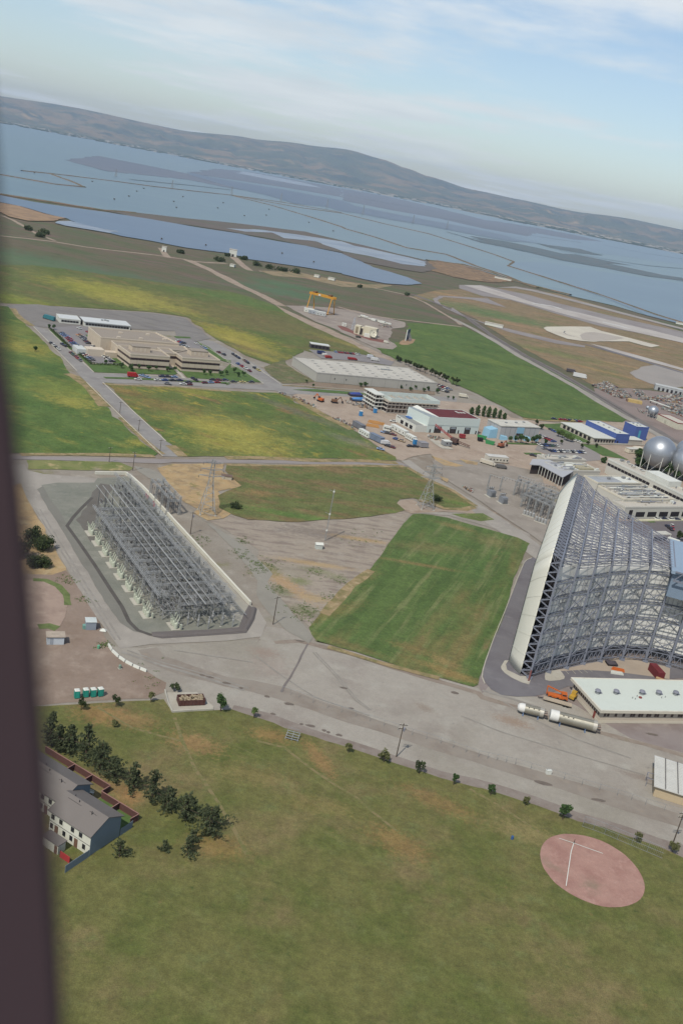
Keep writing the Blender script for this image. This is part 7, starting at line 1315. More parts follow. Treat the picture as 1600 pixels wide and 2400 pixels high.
def grey_block():
    O_ = V((88.2, 583.6, 0)); an = math.radians(32); t = empty('grey_block', O_ + V((0, 0, .22)), an, 'windowless grey block with sky-blue panels beside the white hall', 'building'); gp = P('grey_cladding', 186, 186, 186, .8, dirt=.06, size=4); sb = P('sky_blue_panel', 150, 194, 218, .7, dirt=.06)
    MB().box(0, 0, 0, 32, 14, 8.5).build('wall', gp, t); MB().box(-.3, -.3, 8.5, 32.3, 14.3, 9.0).build('roof', P('pale_grey_roof', 204, 202, 192, .85), t)
    for k in range(1, 8): MB().box(k * 4 - .08, -.08, 0, k * 4 + .08, .02, 8.4).build('rib', P('clad_seam', 142, 146, 150), t)
    for k in range(1, 4): MB().box(-.08, k * 3.6 - .08, 0, .02, k * 3.6 + .08, 8.4).build('rib', P('clad_seam', 142, 146, 150), t)
    b = MB().box(13.2, -.25, 4.4, 19, -.02, 8.3).build('blue_panel', sb, t); MB().box(13.4, -.2, 3.0, 18.8, -.02, 4.35).build('recess', m_shade, b)
    for x0, x1 in ((.6, 6), (12, 14), (20, 25), (28.5, 31.5)): MB().add([(x0, -1.8, 0), (x1, -1.8, 0), (x1, -.1, 0), (x0, -.1, 0), (x0, -1.2, 2.6), (x1, -1.2, 1.6), (x1, -.1, 2.4), (x0, -.1, 3.2)], [(0, 1, 5, 4), (1, 2, 6, 5), (2, 3, 7, 6), (3, 0, 4, 7), (4, 5, 6, 7)]).build('blue_buttress', sb, t)
    MB().add([(-6.5, 2, 0), (-.1, 2, 0), (-.1, 9, 0), (-6.5, 9, 0), (-6, 2.4, 5.2), (-.1, 2.4, 6.2), (-.1, 9, 6.2), (-6, 9, 5.2)], [(0, 1, 5, 4), (1, 2, 6, 5), (2, 3, 7, 6), (3, 0, 4, 7), (4, 5, 6, 7)]).build('blue_wedge', sb, t)
    for x, y in ((8, 6), (17, 7), (25, 9)): MB().box(x, y, 9.02, x + 1.5, y + 1.2, 9.6).build('roof_unit', m_galv, t)
grey_block()
for k, (s, h, r_) in enumerate((('A4 495,400', 4, 1.6), ('A4 555,405', 4.5, 1.6), ('A4 620,415', 6, 2.4), ('A4 685,425', 4.4, 1.6), ('A4 765,415', 5, 2), ('A4 815,415', 6, 2.4), ('A4 925,425', 3.4, 1.2))): tree('wall_tree', g1(s), 'leaf', h, r_, m_leaf2, f'green tree against the grey block front, {ORD[k]} from the left', 'trees in front of the grey block', n=600, ls=.45, var=k)
for k, (s, h, r_) in enumerate((('A4 810,190', 4, 1.5), ('A4 870,245', 4, 1.8), ('A4 1080,335', 5, 2.2), ('A4 1130,350', 5, 2.4), ('A4 1185,385', 5.5, 2.4), ('A4 1235,400', 4.5, 2), ('A4 1365,480', 3.5, 1.4), ('A4 1440,440', 3, 1.2), ('A4 1120,430', 3, 1), ('A4 1230,270', 3, 1.4), ('A4 1395,330', 3, 1.2), ('A4 1470,385', 3.2, 1.2), ('A4 1545,470', 3, 1.2))): tree('campus_tree', g1(s), 'leaf', h, r_, m_leaf if k in (2, 3, 4, 5) else m_bush, f'tree between the grey block and the blue hall, {ORD[k]} from the left', 'trees by the blue hall', n=520, ls=.45, var=k)
# blue halls
m_blue = P('cobalt_cladding', 82, 104, 168, .7, dirt=.08, size=5)
t = simple_block('blue_hall', V((173, 634.2, 0)), math.radians(30), 12.5, 31.5, 7.2, 'long cobalt-blue hall with white roof and low pale side wing', 'hall', m_blue, P('white_roof2', 208, 210, 202, .8, dirt=.06), m_blue, [('f', 2.2, 0, 1.0, 2.4, m_dark)], parap=.2)
MB().box(-19, 0, 0, -.1, 35, 3.5).build('side_wing', P('beige_wall', 198, 190, 176), t); MB().box(-19.5, -.8, 3.5, -.1, 35.4, 3.9).build('wing_roof', P('white_roof2', 208, 210, 202, .8), t); MB().box(12.6, .5, 0, 26, 9, 3.3).build('side_wing', P('beige_wall', 198, 190, 176), t); MB().box(12.6, .1, 3.3, 26.3, 9.2, 3.6).build('wing_roof', P('white_roof2', 208, 210, 202, .8), t)
for k in range(7): MB().box(-19.12, 3 + k * 4.4, .6, -18.98, 5.6 + k * 4.4, 2.8).build('window', m_dark, t); MB().box(-17.5 + k * 2.5, -.12, .8, -16.3 + k * 2.5, .02, 2.6).build('window', m_dark, t)
for k in range(5): MB().box(5.6, 3 + k * 5.6, 7.28, 6.6, 4 + k * 5.6, 7.8).build('roof_vent', m_galv, t)
t = simple_block('blue_tower_hall', V((192, 659.8, 0)), math.radians(28.5), 12, 12, 9.6, 'shorter cobalt-blue block with a turquoise door strip', 'hall', m_blue, P('white_roof2', 208, 210, 202, .8), m_blue, parap=.2); MB().box(3.6, -.25, 0, 5.4, -.02, 7).build('turquoise_strip', P('turquoise', 86, 168, 192), t)
for x, y in ((3, 3), (7, 4), (4, 8), (8.5, 8.5)): MB().box(x, y, 9.7, x + 1, y + 1, 10.2).build('roof_vent', m_galv, t)
ribbon('boundary_kerb', 'Z5 860,1018 960,1022 1100,1026 1300,1030', .7, .3, m_conc, h=.9)
# storage spheres
m_sph = P('aluminium_paint', 176, 182, 190, .42, .6, dirt=.06, size=6, spec=.5)
for nm, c, r_, lab in (('big', V((185.6, 575.5, 13)), 9.9, 'largest silver storage sphere on raking legs, left of its pair'), ('right', V((200.5, 567.7, 12)), 8.8, 'silver storage sphere cut by the right edge, in front'), ('back', V((214.4, 610.1, 10)), 7.6, 'silver storage sphere at the right edge, behind the others'), ('small', V((230.9, 761.3, 5.5)), 4.2, 'small dark silver sphere beside the scrap yard'), ('tiny', V((231.7, 780.6, 4)), 1.6, 'tiny silver sphere behind the small dark one')):
    t = empty('storage_sphere', (c.x, c.y, .2), 0, lab, 'sphere tank', 'silver storage spheres')
    n_ = 24; MB().lathe([(max(.02, r_ * math.sin(pi * i / n_)), c.z - r_ * math.cos(pi * i / n_)) for i in range(n_ + 1)], 40).build('shell', m_sph, t, smooth=True)
    MB().lathe([(r_ * 1.004, c.z - .08), (r_ * 1.012, c.z), (r_ * 1.004, c.z + .08)], 40).build('equator_band', m_galv, t)
    for k in range(8 if r_ > 3 else 4):
        a = 2 * pi * k / (8 if r_ > 3 else 4); e = V((math.cos(a), math.sin(a), 0)); MB().bar(e * r_ * .98 + V((0, 0, c.z - r_ * .1)), e * r_ * .92, .045 * r_, n=6).build('leg', m_white, t)
        a2 = a + (pi / 8 if r_ > 3 else pi / 4); e2 = V((math.cos(a2 + pi / 8), math.sin(a2 + pi / 8), 0)); MB().bar(e * r_ * .95, e2 * r_ * .97 + V((0, 0, c.z - r_ * .35)), .02 * r_, n=5).build('brace', m_white, t)
for k, (s, h, r_) in enumerate((('S1 760,1180', 9, 4.5), ('S1 880,1200', 9, 4), ('S1 960,1320', 7, 4), ('S1 1090,1370', 7, 4), ('S1 1320,1480', 10, 5), ('S1 1450,1530', 10, 5), ('S1 1560,1540', 11, 5), ('S1 100,1215', 4, 2), ('S1 760,1290', 6, 3.5))): tree('yard_tree', g1(s), 'bush', h, r_, m_leaf2 if k not in (2, 3) else m_dryleaf, f'broad tree below the silver spheres, {ORD[k]} in the clump', 'trees below the spheres', n=1500, ls=.55, var=k)
tree('yard_tree', g1('T2 1500,1215'), 'leaf', 5, 2.4, m_bush, 'dark round tree at the right edge beside the dark court', None, n=900, ls=.4)
# ---- white complex behind the inlet
m_cw = P('complex_white', 206, 204, 194, .85, dirt=.07, size=5); m_cr = P('complex_roof', 196, 190, 178, .88, dirt=.08, size=5)
def clutter(t, x0, y0, x1, y1, z, n, seed):
    r = random.Random(seed)
    for k in range(n):
        x, y = r.uniform(x0, x1), r.uniform(y0, y1); kd = r.random(); m = r.choice((m_galv, m_white, m_cr, m_steel2, P('duct_grey', 150, 152, 156)))
        if kd < .4: MB().box(x, y, z, x + r.uniform(.8, 2.4), y + r.uniform(.6, 1.6), z + r.uniform(.5, 1.4)).build('roof_unit', m, t)
        elif kd < .75: L_ = r.uniform(4, 12); MB().bar((x, y, z + .5), (min(x1, x + L_), y, z + .5), r.uniform(.3, .6), n=6).build('duct', m, t)
        else: MB().lathe([(.35, z), (.35, z + .9), (.55, z + 1.0), (.2, z + 1.3)], 8, (x, y, 0)).build('roof_vent', m, t)
t = simple_block('laboratory_block', V((140, 460, 0)), GA, 48, 9.5, 6.4, 'pale two-storey laboratory front with large dark window bays', 'building', m_cw, m_cr, m_cw, [('f', 8.5 + 8.4 * k, 1.4, 6.2, 2.6, m_dark) for k in range(5)] + [('f', 3.4, .1, 2.4, 5, m_dark)]); clutter(t, 14, 2, 40, 8, 6.5, 14, 1)
MB().box(7, -3.2, .1, 48, -1.4, .6).build('terrace_wall', P('terrace', 214, 210, 180), t)
t = simple_block('plant_block', V((141.3, 470.2, 0)), GA, 36.6, 20, 7.6, 'pale block whose roof is crowded with ducts and pipes', 'building', m_cw, m_cr, P('cream_edge', 224, 218, 200)); clutter(t, 1, 1, 34, 19, 7.7, 70, 2)
for k in range(6): MB().bar((3, 2 + k * 3.1, 8.6), (34, 2 + k * 3.1, 8.6), .5, n=8).build('main_duct', m_galv if k % 2 else m_white, t)
t = simple_block('two_tone_block', V((131.6, 491.4, 0)), GA, 32.4, 11.3, 8, 'flat block with half grey, half white roof behind the inlet', 'building', m_cw, P('grey_membrane', 166, 170, 174), P('cream_edge', 224, 218, 200)); MB().box(20, .5, 8.1, 31.9, 10.8, 8.2).build('white_roof', m_white, t); clutter(t, 8, 4, 30, 8, 8.2, 6, 3)
t = simple_block('service_block', V((115, 512, 0)), GA, 30, 14, 5.6, 'low white block with a tan roof hatch left of the two-tone roof', 'building', m_cw, m_white); MB().box(16, 2, 5.7, 27, 8, 6.6).build('tan_hatch', P('tan_deck', 172, 164, 138), t); clutter(t, 1, 1, 29, 13, 5.7, 26, 4)
t = simple_block('store_block', V((110.6, 536, 0)), GA, 31, 8, 4.6, 'low cream block with roof plant, farthest left of the complex', 'building', m_cw, m_cr); clutter(t, 2, 1, 29, 7, 4.7, 24, 5)
t = simple_block('long_office', V((181.5, 495, 0)), GA, 10, 63, 8.6, 'long white two-storey office with dark window strip behind the complex', 'building', m_cw, m_cr, m_white, [('l', 2 + 2.9 * k, 5.2, 2.6, 1.5, m_dark) for k in range(8)] + [('l', 28 + 2.9 * k, 5.2, 2.6, 1.5, m_dark) for k in range(12)]); clutter(t, 5, 2, 9, 60, 8.7, 26, 6); MB().box(1, 16, 8.7, 11, 34, 12).build('penthouse', m_white, t); MB().box(-8, 14, 0, -.1, 30, 4).build('link_wing', m_cw, t)
a_ = gs('B1 60,168 205,176 515,345 660,260 330,105 100,92', 6.0); t = empty('open_canopy', a_[1] - V((0, 0, 5.8)), 0, 'wide grey canopy roof open along its front, left of the inlet top', 'canopy'); q_ = [tuple((p - a_[1])[:2]) for p in a_]
MB().prism(q_, 5.6, 6.0).build('roof', P('canopy_grey', 178, 180, 184, .8, dirt=.06, size=6), t); MB().prism([(x * .93 + 1.2, y * .93 + 2.2) for x, y in q_], 0, 5.5).build('underside_shade', m_shade, t)  # dark solid puts the shade under the open canopy into its colour
for k in range(9): p = (a_[1] - a_[1]).lerp(a_[2] - a_[1], k / 8); MB().bar((p.x + .1, p.y + .3, 0), (p.x + .1, p.y + .3, 5.6), .25).build('post', m_white, t)
t = empty('court_canopy', V((146, 434.8, .2)), GA, 'small white canopy over the court right of the inlet', 'canopy'); MB().box(0, -4, 3.7, 12, 0, 4.1).build('roof', P('canopy_white', 204, 202, 192), t)
for x, y in ((.4, -3.8), (11.6, -3.8), (.4, -.2), (11.6, -.2)): MB().bar((x, y, 0), (x, y, 3.7), .2).build('post', m_white, t)
sheet('dark_court', '', .2, P('court_asphalt', 112, 106, 108, .92, dirt=.1, size=6), 0, pts=[V((139, 457, 0)), V((185, 485, 0)), V((205, 450, 0)), V((140, 412, 0)), V((128, 430, 0))])
sheet('lawn', '', .24, m_lawn, .001, pts=gs('T2 910,885 1050,930 1130,925 1100,905 980,885'))
p = g1('T2 1400,1265'); t = empty('white_minibus', (p.x, p.y, .2), -.5, 'white minibus beside the pale blue roof', 'bus'); MB().box(-2.8, -1.1, .5, 2.8, 1.1, 2.6).build('body', m_white, t); MB().box(-2.4, -1.13, 1.5, 2.2, 1.13, 2.2).build('windows', m_glass, t); wheel_set(t, (-1.8, 1.8), (-1, 1), .45)
t = empty('site_cabin', V((178.5, 613.5, .2)), math.radians(33), 'pair of cream site cabins left of the big sphere', 'cabin'); MB().box(0, 0, .3, 9, 4, 3).build('wall', P('cabin_cream', 220, 212, 192), t); MB().box(-.2, -.2, 3, 9.2, 4.2, 3.25).build('roof', P('cabin_roof', 206, 204, 194), t); MB().box(10, 3, .3, 17, 7, 3).build('wall', P('cabin_cream', 220, 212, 192), t)
for x in (2, 5): MB().box(x, -.06, 1.4, x + 1, .02, 2.3).build('window', m_dark, t)
t = simple_block('gate_store', V((233, 754, 0)), -1.2, 26, 12, 5, 'long cream store with a red roof edge beside the scrap yard', 'store', P('store_cream', 216, 212, 192), m_cr, P('store_red', 150, 76, 72), [('f', 10, 0, 2.5, 3, P('store_door', 190, 186, 168))], parap=.3)
# scrap yard: heaps one cannot count
def scrap(name, polys, n, seed, lab, k_=1.0):
    r = random.Random(seed); vs = []; fs = []; mi = []; cs = [(150, 146, 142), (106, 98, 96), (186, 180, 170), (132, 106, 92), (140, 86, 76), (206, 204, 198), (110, 118, 130), (84, 80, 82), (176, 146, 112), (116, 146, 140), (130, 126, 122), (164, 158, 150), (190, 184, 176)]
    for poly in polys:
        pp = gs(poly); 
        for k in range(n):
            u, v_ = r.random(), r.random(); p = pp[0].lerp(pp[1], u).lerp(pp[3].lerp(pp[2], u), v_); s = r.uniform(.3, 1.7) * k_; L_ = r.uniform(.6, 3.2) * k_; a = r.uniform(0, pi); ca, sa = math.cos(a), math.sin(a); z0 = r.uniform(0, 1.2); h = r.uniform(.3, 1.8) * k_; z0 *= k_; o = len(vs)
            for dz in (z0, z0 + h):
                for x, y in ((-L_, -s), (L_, -s), (L_, s), (-L_, s)): vs.append((p.x + x * ca * .5 - y * sa * .5, p.y + x * sa * .5 + y * ca * .5, dz + .2))
            for f in ((4, 5, 6, 7), (0, 1, 5, 4), (1, 2, 6, 5), (2, 3, 7, 6), (3, 0, 4, 7)): fs.append(tuple(o + i for i in f)); 
            mi += [k % len(cs)] * 5
    me = bpy.data.meshes.new(name); me.from_pydata(vs, [], fs)
    for c in cs: me.materials.append(P('scrap_%d_%d_%d' % c, *c, .8, dirt=.3))
    me.polygons.foreach_set('material_index', mi); me.update(); tag(link(name, me, None), lab, 'scrap', kind='stuff')
scrap('scrap_heaps', ['A6 330,320 640,470 800,420 530,270', 'A6 880,390 960,470 1060,480 1000,400', 'A6 960,500 1560,560 1600,430 1300,470', 'A6 1280,640 1600,760 1640,600 1350,570', 'A6 640,440 720,490 860,470 800,430'], 520, 8, 'jumbled scrap metal and salvaged parts along the railway', .8)
scrap('site_debris', ['Z4 720,990 860,1060 880,1050 760,990', 'Z4 430,850 600,920 620,905 470,840', 'Z4 800,865 960,905 930,925 820,890', 'Z4 360,820 400,835 400,825 350,815', 'A3 100,300 240,370 230,390 90,330', 'A3 900,690 1100,720 1000,750 900,720', 'Y2 1180,245 1250,270 1240,285 1200,265', 'S1 700,220 880,300 860,320 760,290'], 60, 9, 'loose rubble, timber and litter around the building site', .42)
t = simple_block('portal_hut', g1('A6 1175,368'), -.2, 26, 10, 5, 'pale grey sheds in a row beyond the scrap yard', 'shed', P('shed_grey', 176, 180, 182), P('shed_roof_pale', 196, 198, 196), None, [('f', 3 + 4 * k, .1, 2, 3, m_dark) for k in range(6)], parap=.1)
p = g1('A6 905,545'); t = empty('straw_stack', (p.x, p.y, .25), -.1, 'yellow tarpaulin-covered stack in the scrap yard', 'stack'); MB().box(-6, -3, 0, 6, 3, 2.4).build('load', P('yellow_cover', 196, 170, 112), t); MB().box(-7, -3.4, 0, -6.1, 3, 1.8).build('end_crate', P('crate_brown', 140, 112, 92), t)
p = g1('A6 1110,545'); t = empty('rail_bridge', (p.x, p.y, .25), -.95, 'white-railed loading deck in the scrap yard', 'deck'); MB().box(0, -1, 2, 22, 1, 2.5).build('deck', m_white, t)
for x in (1, 8, 15, 21): MB().bar((x, 0, 0), (x, 0, 2), .4).build('post', m_dark, t)
# ---- site plant and huts
def hut(nm, s, rz, L_, W, h, mat, lab, cat='trailer', roof=None, wins=4):
    p = g1(s); t = empty(nm, (p.x, p.y, .25), rz, lab, cat); MB().box(-L_ / 2, -W / 2, .4, L_ / 2, W / 2, h).build('body', mat, t); MB().box(-L_ / 2 - .1, -W / 2 - .1, h, L_ / 2 + .1, W / 2 + .1, h + .15).build('roof', roof or m_white, t); wheel_set(t, (-L_ / 4, L_ / 4), (-W / 2 + .2, W / 2 - .2), .4)
    for k in range(wins): x = -L_ / 2 + (k + .6) * L_ / (wins + .2); MB().box(x, -W / 2 - .05, 1.4, x + .8, -W / 2 + .02, 2.2).build('window', m_dark, t)
hut('site_trailer', 'A3 125,695', -.95, 10, 2.6, 3, m_white, 'white office trailer on the left edge of the site'); hut('site_trailer', 'A3 545,655', -.95, 15, 3, 3.2, m_white, 'longest white office trailer beside the cream workshop wing'); hut('site_trailer', 'A3 685,745', -.95, 8, 2.8, 3, m_white, 'white office trailer at the low end of the trailer row'); hut('site_trailer', 'A3 395,630', -.2, 4.5, 2.5, 3, m_white, 'short white trailer with a red door at the top of the trailer row')
m_cv = P('grey_canvas', 120, 122, 128); hut('covered_trailer', 'A3 50,600', -.95, 10, 3, 3.2, m_cv, 'grey covered trailer at the far left of the site', 'trailer', m_cv, 0); hut('covered_trailer', 'A3 265,755', -.8, 10, 3, 3.4, P('blue_canvas', 120, 132, 152), 'blue-grey covered trailer beside the white van', 'trailer', P('blue_canvas', 120, 132, 152), 0); hut('grey_cube', 'A3 832,825', .5, 5, 4.4, 2.8, P('cube_grey', 150, 148, 152), 'grey covered cube on the bare site ground', 'stack', P('cube_grey', 150, 148, 152), 0); hut('pump_house', 'A3 1120,810', .5, 5, 4, 3, P('pump_grey', 150, 152, 154), 'grey louvred pump box on a pale slab', 'cabin', None, 2)
sheet('concrete_pad', '', .26, m_conc, .001, pts=gs('A3 900,720 1010,740 1220,860 1080,850 980,790')); hut('site_office', 'A4 320,640', .35, 13, 5, 3.4, P('hut_cream2', 214, 208, 194), 'cream site office hut with dark windows by the switchyard', 'hut', P('hut_roof_pale', 206, 204, 198), 6)
m_gr = P('skip_green', 66, 148, 92, .6); 
for s, lab in (('A4 145,360', 'green skip near the grey block, farther left'), ('A4 245,425', 'green skip near the grey block, farther right')):
    p = g1(s); t = empty('green_skip', (p.x, p.y, .25), -.25, lab, 'skip', 'green skips'); MB().add([(-2.4, -1.2, 0), (2.4, -1.2, 0), (2.4, 1.2, 0), (-2.4, 1.2, 0), (-3, -1.3, 2), (3, -1.3, 2), (3, 1.3, 2), (-3, 1.3, 2)], [(0, 1, 5, 4), (1, 2, 6, 5), (2, 3, 7, 6), (3, 0, 4, 7), (3, 2, 1, 0)]).build('body', m_gr, t); MB().box(-2.8, -1.1, 1.2, 2.8, 1.1, 1.5).build('load', P('skip_load', 120, 106, 92), t)
hut('red_hopper', 'A3 1315,720', .3, 3.4, 2.4, 2.4, P('hopper_red', 150, 54, 58), 'red hopper on the bare site ground', 'hopper', P('hopper_red', 150, 54, 58), 0); hut('black_bin', 'A4 125,390', .3, 3, 2.4, 2, m_dark, 'black bin below the green skips', 'bin', m_dark, 0)
p = g1('A3 1215,790'); t = empty('crawler_crane', (p.x, p.y, .25), math.radians(150), 'crawler crane with long red and dark lattice boom lowered to the ground', 'crane'); MB().box(-2.2, -1.5, 1.2, 2.2, 1.5, 3.6).build('house', P('crane_dark', 96, 74, 68), t)
for y in (-1.6, 1.6): MB().box(-2.6, y - .4, 0, 2.6, y + .4, 1.0).build('track', m_dark, t)
mb = MB(); lat_beam(mb, (1.5, 0, 3), (14, 1, 8), .9, 1.2, .16); mb.build('boom', P('boom_red', 168, 62, 60), t); mb = MB(); lat_beam(mb, (-1.5, 0, 2.2), (-10, -1.2, 1.2), .9, 1.2, .16); mb.build('rear_boom', P('boom_brown', 112, 82, 72), t)
def digger(s, rz, mat, lab):
    p = g1(s); t = empty('excavator', (p.x, p.y, .25), rz, lab, 'excavator', 'excavators on the site'); 
    for y in (-1.1, 1.1): MB().box(-2, y - .35, 0, 2, y + .35, .9).build('track', m_dark, t)
    MB().box(-1.8, -1.3, 1, 1.4, 1.3, 2.4).build('house', mat, t); MB().box(.3, .2, 2.4, 1.4, 1.2, 3.3).build('cab', m_glass, t); MB().bar((1.2, -.3, 2), (3.6, -.3, 4.2), .5).bar((3.6, -.3, 4.2), (5.2, -.3, 1.6), .4).build('arm', mat, t); MB().box(4.8, -.8, .6, 5.8, .2, 1.6).build('bucket', m_dark, t)
digger('Z4 735,885', .4, P('digger_brown', 134, 100, 76), 'brown excavator with raised arm on the open site'); digger('Z4 640,876', 2.6, m_or, 'orange excavator left of the brown one'); digger('A4 380,465', .8, P('digger_rust', 160, 96, 70), 'rust-red excavator below the green skips')
for k, (s, lab) in enumerate((('A3 75,445', 'bright blue portable toilet alone on the open site'), ('A3 250,408', 'bright blue portable toilet at the foot of the concrete frame'), ('A3 735,795', 'bright blue portable toilet beside the last trailer'))):
    p = g1(s); t = empty('portable_toilet', (p.x, p.y, .25), .5, lab, 'toilet', 'blue portable toilets'); m = P('toilet_blue', 62, 138, 196, .5); MB().box(-.9, -.9, 0, .9, .9, 3.0).build('cabin', m, t); MB().box(-.95, -.95, 3.0, .95, .95, 3.25).build('roof', m_white, t)
for k, (s, rx, lab) in enumerate((('A3 15,200', 5, 'rumpled dark blue tarpaulin stack beside the road'), ('A3 50,262', 5.5, 'light blue tarpaulin stack before the concrete frame'))):
    p = g1(s); t = empty('tarpaulin_stack', (p.x, p.y, .25), .5, lab, 'stack'); MB().box(-rx, -2.4, 0, rx, 2.4, 1.4).build('load', m_shade, t); MB().add([(-rx - .2, -2.6, 1), (rx + .2, -2.6, .8), (rx, 2.6, 1.2), (-rx, 2.6, 1.1), (-rx * .4, 0, 2.4), (rx * .5, .3, 2.6)], [(0, 1, 5, 4), (1, 2, 5), (2, 3, 4, 5), (3, 0, 4)]).build('sheet', P('tarp_dark', 62, 78, 150) if k == 0 else P('tarp_light', 84, 140, 200), t)
for k, s in enumerate(('A3 240,530', 'A3 290,545', 'A3 220,575')):
    p = g1(s); t = empty('timber_stack', (p.x, p.y, .25), .1, ['orange timber stack on the site, left one', 'orange timber stack on the site, right one', 'loose timber stack below the orange ones'][k], 'timber', 'timber stacks')
    for q in range(5): MB().box(-4 + .3 * q, -1.6 + q * .66, 0, 4 - .2 * q, -1.1 + q * .66, .8 + .25 * (q % 3)).build('plank', P('raw_timber', 200, 150, 92, .9, dirt=.25), t)
# ---- gantry crane yard
m_gy = P('crane_yellow', 206, 150, 52, .6, dirt=.12); L1, L2, R1, R2 = V((-76, 1004.2, 0)), V((-69, 1015, 0)), V((-53, 992.3, 0)), V((-46.7, 1005.2, 0)); c0 = (L1 + L2) / 2
t = empty('gantry_crane', c0 + V((0, 0, .3)), 0, 'tall yellow gantry crane standing alone in the far yard', 'crane'); tl, tr = (L1 + L2) / 2 - c0, (R1 + R2) / 2 - c0
for a, b in ((L1, L2), (R1, R2)):
    m_ = (a + b) / 2
    for q in (a, b):
        top = m_.lerp(q, .42) - c0 + V((0, 0, 16.5)); MB().bar(q - c0, top, .9).build('leg', m_gy, t); MB().box(-.9, -.6, 0, .9, .6, .9).build('bogie', m_dark, t, loc=q - c0)
    MB().bar(a - c0 + V((0, 0, .9)), b - c0 + V((0, 0, .9)), .6).build('sill_beam', m_gy, t)
for s in (-1, 1):
    dd = (tr - tl).normalized(); nn = V((-dd.y, dd.x, 0)) * 2.2 * s; MB().bar(tl - dd * 2.5 + nn + V((0, 0, 17.5)), tr + dd * 2.5 + nn + V((0, 0, 17.5)), 1.1, 2.2).build('girder', m_gy, t)
for f in (.12, .85): p = tl.lerp(tr, f); MB().box(-1.6, -2.4, 18.6, 1.6, 2.4, 20).build('trolley', P('trolley_brown', 128, 92, 60), t, loc=p, rz=-.48)
MB().box(-1.3, -.1, 0, 1.3, .1, 1.5).build('name_board', m_white, t, loc=tl.lerp(tr, .4) + V((-1.2, -2.9, 16.8)), rz=-.48)
for k, (s, c, lab) in enumerate((('Z4 560,268', m_white, 'white hut at the left foot of the gantry crane'), ('Z4 590,278', P('hut_bluish', 170, 176, 184), 'blue-grey hut between the crane legs'), ('Z4 640,290', P('hut_pale', 196, 200, 200), 'pale hut at the right foot of the gantry crane'))): hut('yard_hut', 'Z4 %d,%d' % tuple(int(v) for v in s.split()[1].split(',')), .1, 10, 5, 4, c, lab, 'hut', None, 3)
# dish building
D0 = V((-20.5, 903.9, 0)); m_dc = P('dish_cream', 214, 206, 184, .85, dirt=.06); t = empty('dish_station', D0 + V((0, 0, .3)), -.2, 'cream concrete test station with big white dish antenna', 'station')
MB().box(0, 0, 0, 5.5, 8, 8).box(5.5, 2, 0, 8.2, 8, 7).build('tower', m_dc, t); MB().box(1.2, -.1, 1, 3.8, .05, 7).build('grille', P('grille_tan', 150, 138, 114), t); MB().box(5.6, 1.9, .2, 7.8, 2.05, 6).build('opening', m_shade, t)
MB().add([(x, y, z) for z in (0, 8.6) for x, y in [(8.3 + 6.5 - 6.5 * math.cos(a), 2 - 2.4 * math.sin(a)) for a in [pi * i / 10 for i in range(11)]] + [(21.3, 9), (8.3, 9)]], [tuple(range(12, -1, -1)), tuple(range(13, 26))] + [(i, (i + 1) % 13, 13 + (i + 1) % 13, 13 + i) for i in range(13)]).build('drum_block', m_dc, t)
ds = MB().lathe([(.05, .0), (1.4, .12), (2.6, .5), (3.5, 1.0), (3.75, 1.2), (3.7, 1.28), (2.6, .6), (1.4, .22), (.05, .1)], 28).build('dish', P('dish_white', 224, 220, 200, .6), t, loc=(19.5, -6.2, 4.6)); ds.rotation_euler = (math.radians(62), 0, math.radians(30))
fd = MB()
for k in range(3): a = 2 * pi * k / 3; fd.bar((3.4 * math.cos(a), 3.4 * math.sin(a), 1.0), (.1, 0, 3.0), .1)
fd.lathe([(.35, 2.7), (.4, 3.1)], 8).build('feed_horn', m_dark, ds); MB().box(17, -6, 0, 20.5, -3.4, 4.2).bar((19.4, -5.6, 3), (19.5, -6.0, 4.6), .8).build('pedestal', m_dc, t)
MB().box(11.5, -5.5, 0, 17, -1.5, 3.2).build('annexe', m_white, t)
t = empty('launch_mast', g1('A5 230,380') + V((0, 0, .3)), .2, 'blue-white steel mast left of the dish station', 'mast'); mb = MB(); lat_col(mb, 0, 0, 0, 12, 3.2, .6, 1.5, .25); mb.build('mast', P('mast_bluewhite', 190, 196, 206), t); hut('yard_hut', 'A5 45,310', .1, 4, 3, 3.4, m_white, 'small white hut left of the steel mast', 'hut', None, 1)
t = empty('screen_wall', V((29.5, 918.5, .3)), math.atan2(20.5, 5.1), 'tall dark blue-grey screen standing alone on the green field', 'screen'); MB().box(0, -.3, .6, 12.5, .3, 10.6).build('panel', P('screen_slate', 84, 96, 120, .7, dirt=.08), t); MB().box(-.3, -.42, 0, 0, .42, 10.8).build('edge_post', m_white, t)
for x in (2, 6, 10): MB().bar((x, -.3, 8), (x, -4, 0), .35).build('prop', m_steel2, t)
for k in range(11):
    p = g1('A5 370,112').lerp(g1('A5 950,275'), k / 10) + V((0, R.uniform(-4, 4), 0)); t = empty('pale_block', (p.x, p.y, .3), R.uniform(-.6, .2), f'pale stored block in the yard beyond the dish station, {ORD[k]} from the left', 'block', 'stored blocks beyond the dish station'); w = R.uniform(3, 6); MB().box(-w / 2, -1.5, 0, w / 2, 1.5, R.uniform(1.2, 2.6)).build('block', m_white if k % 3 else m_concrete, t); MB().box(-w / 2 - .2, -1.7, 0, w / 2 + .2, -1.5, .4).build('skid', m_dark, t)
scrap('yard_junk', ['A5 760,290 1000,320 1100,340 820,330', 'A5 380,120 900,260 950,240 450,110'], 60, 10, 'dark and pale stored junk beyond the dish station', .6)
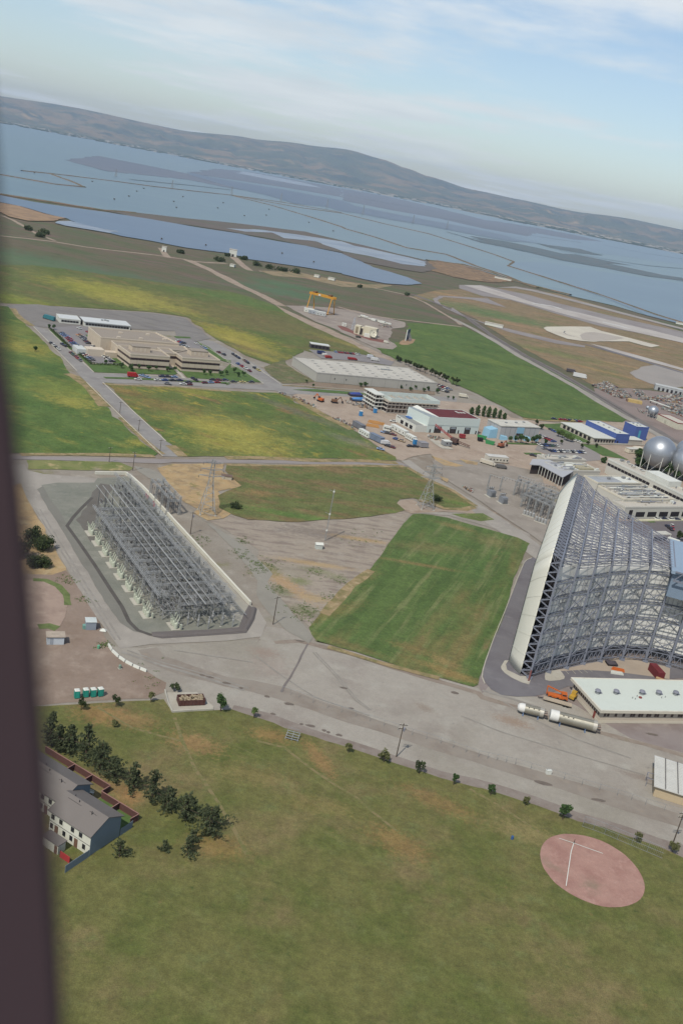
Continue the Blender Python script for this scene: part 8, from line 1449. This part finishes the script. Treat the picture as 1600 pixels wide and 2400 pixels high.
# ---- marsh and waterside things
for s, w, h, lab in (('Z1 752,392', 6, 6.5, 'smaller white tower hut by the pond'), ('Z1 1068,414', 11, 9.5, 'larger white tower block by the pond')):
    p = g1(s); t = empty('pond_tower', (p.x, p.y, .3), .15, lab, 'tower', 'white towers by the pond'); MB().box(-w / 2, 0, 0, w / 2, w * .8, h).build('wall', m_white, t); MB().box(-w / 2 - .3, -.3, h, w / 2 + .3, w * .8 + .3, h + .5).build('roof', m_cr, t); MB().box(-w * .15, -.1, 0, w * .15, .05, h * .35).build('door', m_shade, t)
for k, s in enumerate(('Z1 825,398', 'Z1 1045,412', 'Z1 1120,428', 'Z1 1180,455', 'Z1 1240,470', 'Z1 1300,480', 'Z1 1360,490', 'Z1 1010,435', 'Z1 130,292', 'Z1 210,310', 'Z1 180,322')): tree('marsh_shrub', g1(s), 'bush', 4, [6, 4, 7, 9, 10, 10, 9, 8, 6, 9, 7][k], m_bush, f'dark shrub along the pond shore, {ORD[k]} listed from the towers', 'shrubs along the pond', 'shrub', n=500, ls=1.1, var=k)
tree('marsh_shrub', g1('Z4 905,98'), 'bush', 4, 4, m_bush, 'lone dark shrub on the brown marsh beyond the yard', None, 'shrub', n=300, ls=.9); tree('marsh_shrub', g1('Z2 300,592'), 'bush', 3, 4, m_bush, 'lone dark shrub beside the track to the runway', None, 'shrub', n=300, ls=.9)
for k, s in enumerate(('Z1 158,30', 'Z1 424,70', 'Z1 628,115', 'Z1 592,138', 'Z1 840,140', 'Z1 798,162', 'Z1 660,102', 'Z1 810,190', 'Z1 1025,168', 'Z1 1000,192', 'Z1 1122,228', 'Z1 1222,225', 'Z1 1235,198', 'Z1 1418,258', 'Z1 1530,298', 'Z1 525,152', 'Z1 945,365', 'Z1 1295,402', 'Z1 1440,442', 'Z1 742,336')):
    p = g1(s); t = empty('duck_blind', (p.x, p.y, .7), 0, f'small dark duck blind standing in the ponds, {ORD[k]} counting from the upper left', 'blind', 'duck blinds in the ponds'); sz = math.hypot(p.x, p.y) / 1300; MB().box(-sz, -sz * .7, .4, sz, sz * .7, 2.2).build('screen', P('reed_dark', 98, 96, 84), t); MB().box(-sz * .4, -sz * .4, -1, sz * .4, sz * .4, .4).build('stilt', m_wood, t)
for k, (s, lab) in enumerate((('Z1 1455,510', 'white hut on the marsh track, left one'), ('Z1 1522,523', 'white hut on the marsh track, right one'), ('Z1 1068,462', 'white hut below the larger tower block'), ('Z5 280,218', 'low white building beside the taxiway curve'), ('Z2 740,520', 'low white store on the orange stockpile'), ('Z5 1545,205', 'small orange-white hut at the far right shore'))):
    p = g1(s); t = empty('marsh_hut', (p.x, p.y, .6), -.2, lab, 'hut', 'small huts beyond the fields'); w = [7, 9, 6, 22, 34, 14][k]; MB().box(-w / 2, -3, 0, w / 2, 3, 3).build('wall', m_white, t); MB().box(-w / 2 - .3, -3.3, 3, w / 2 + .3, 3.3, 3.5).build('roof', m_cr, t)
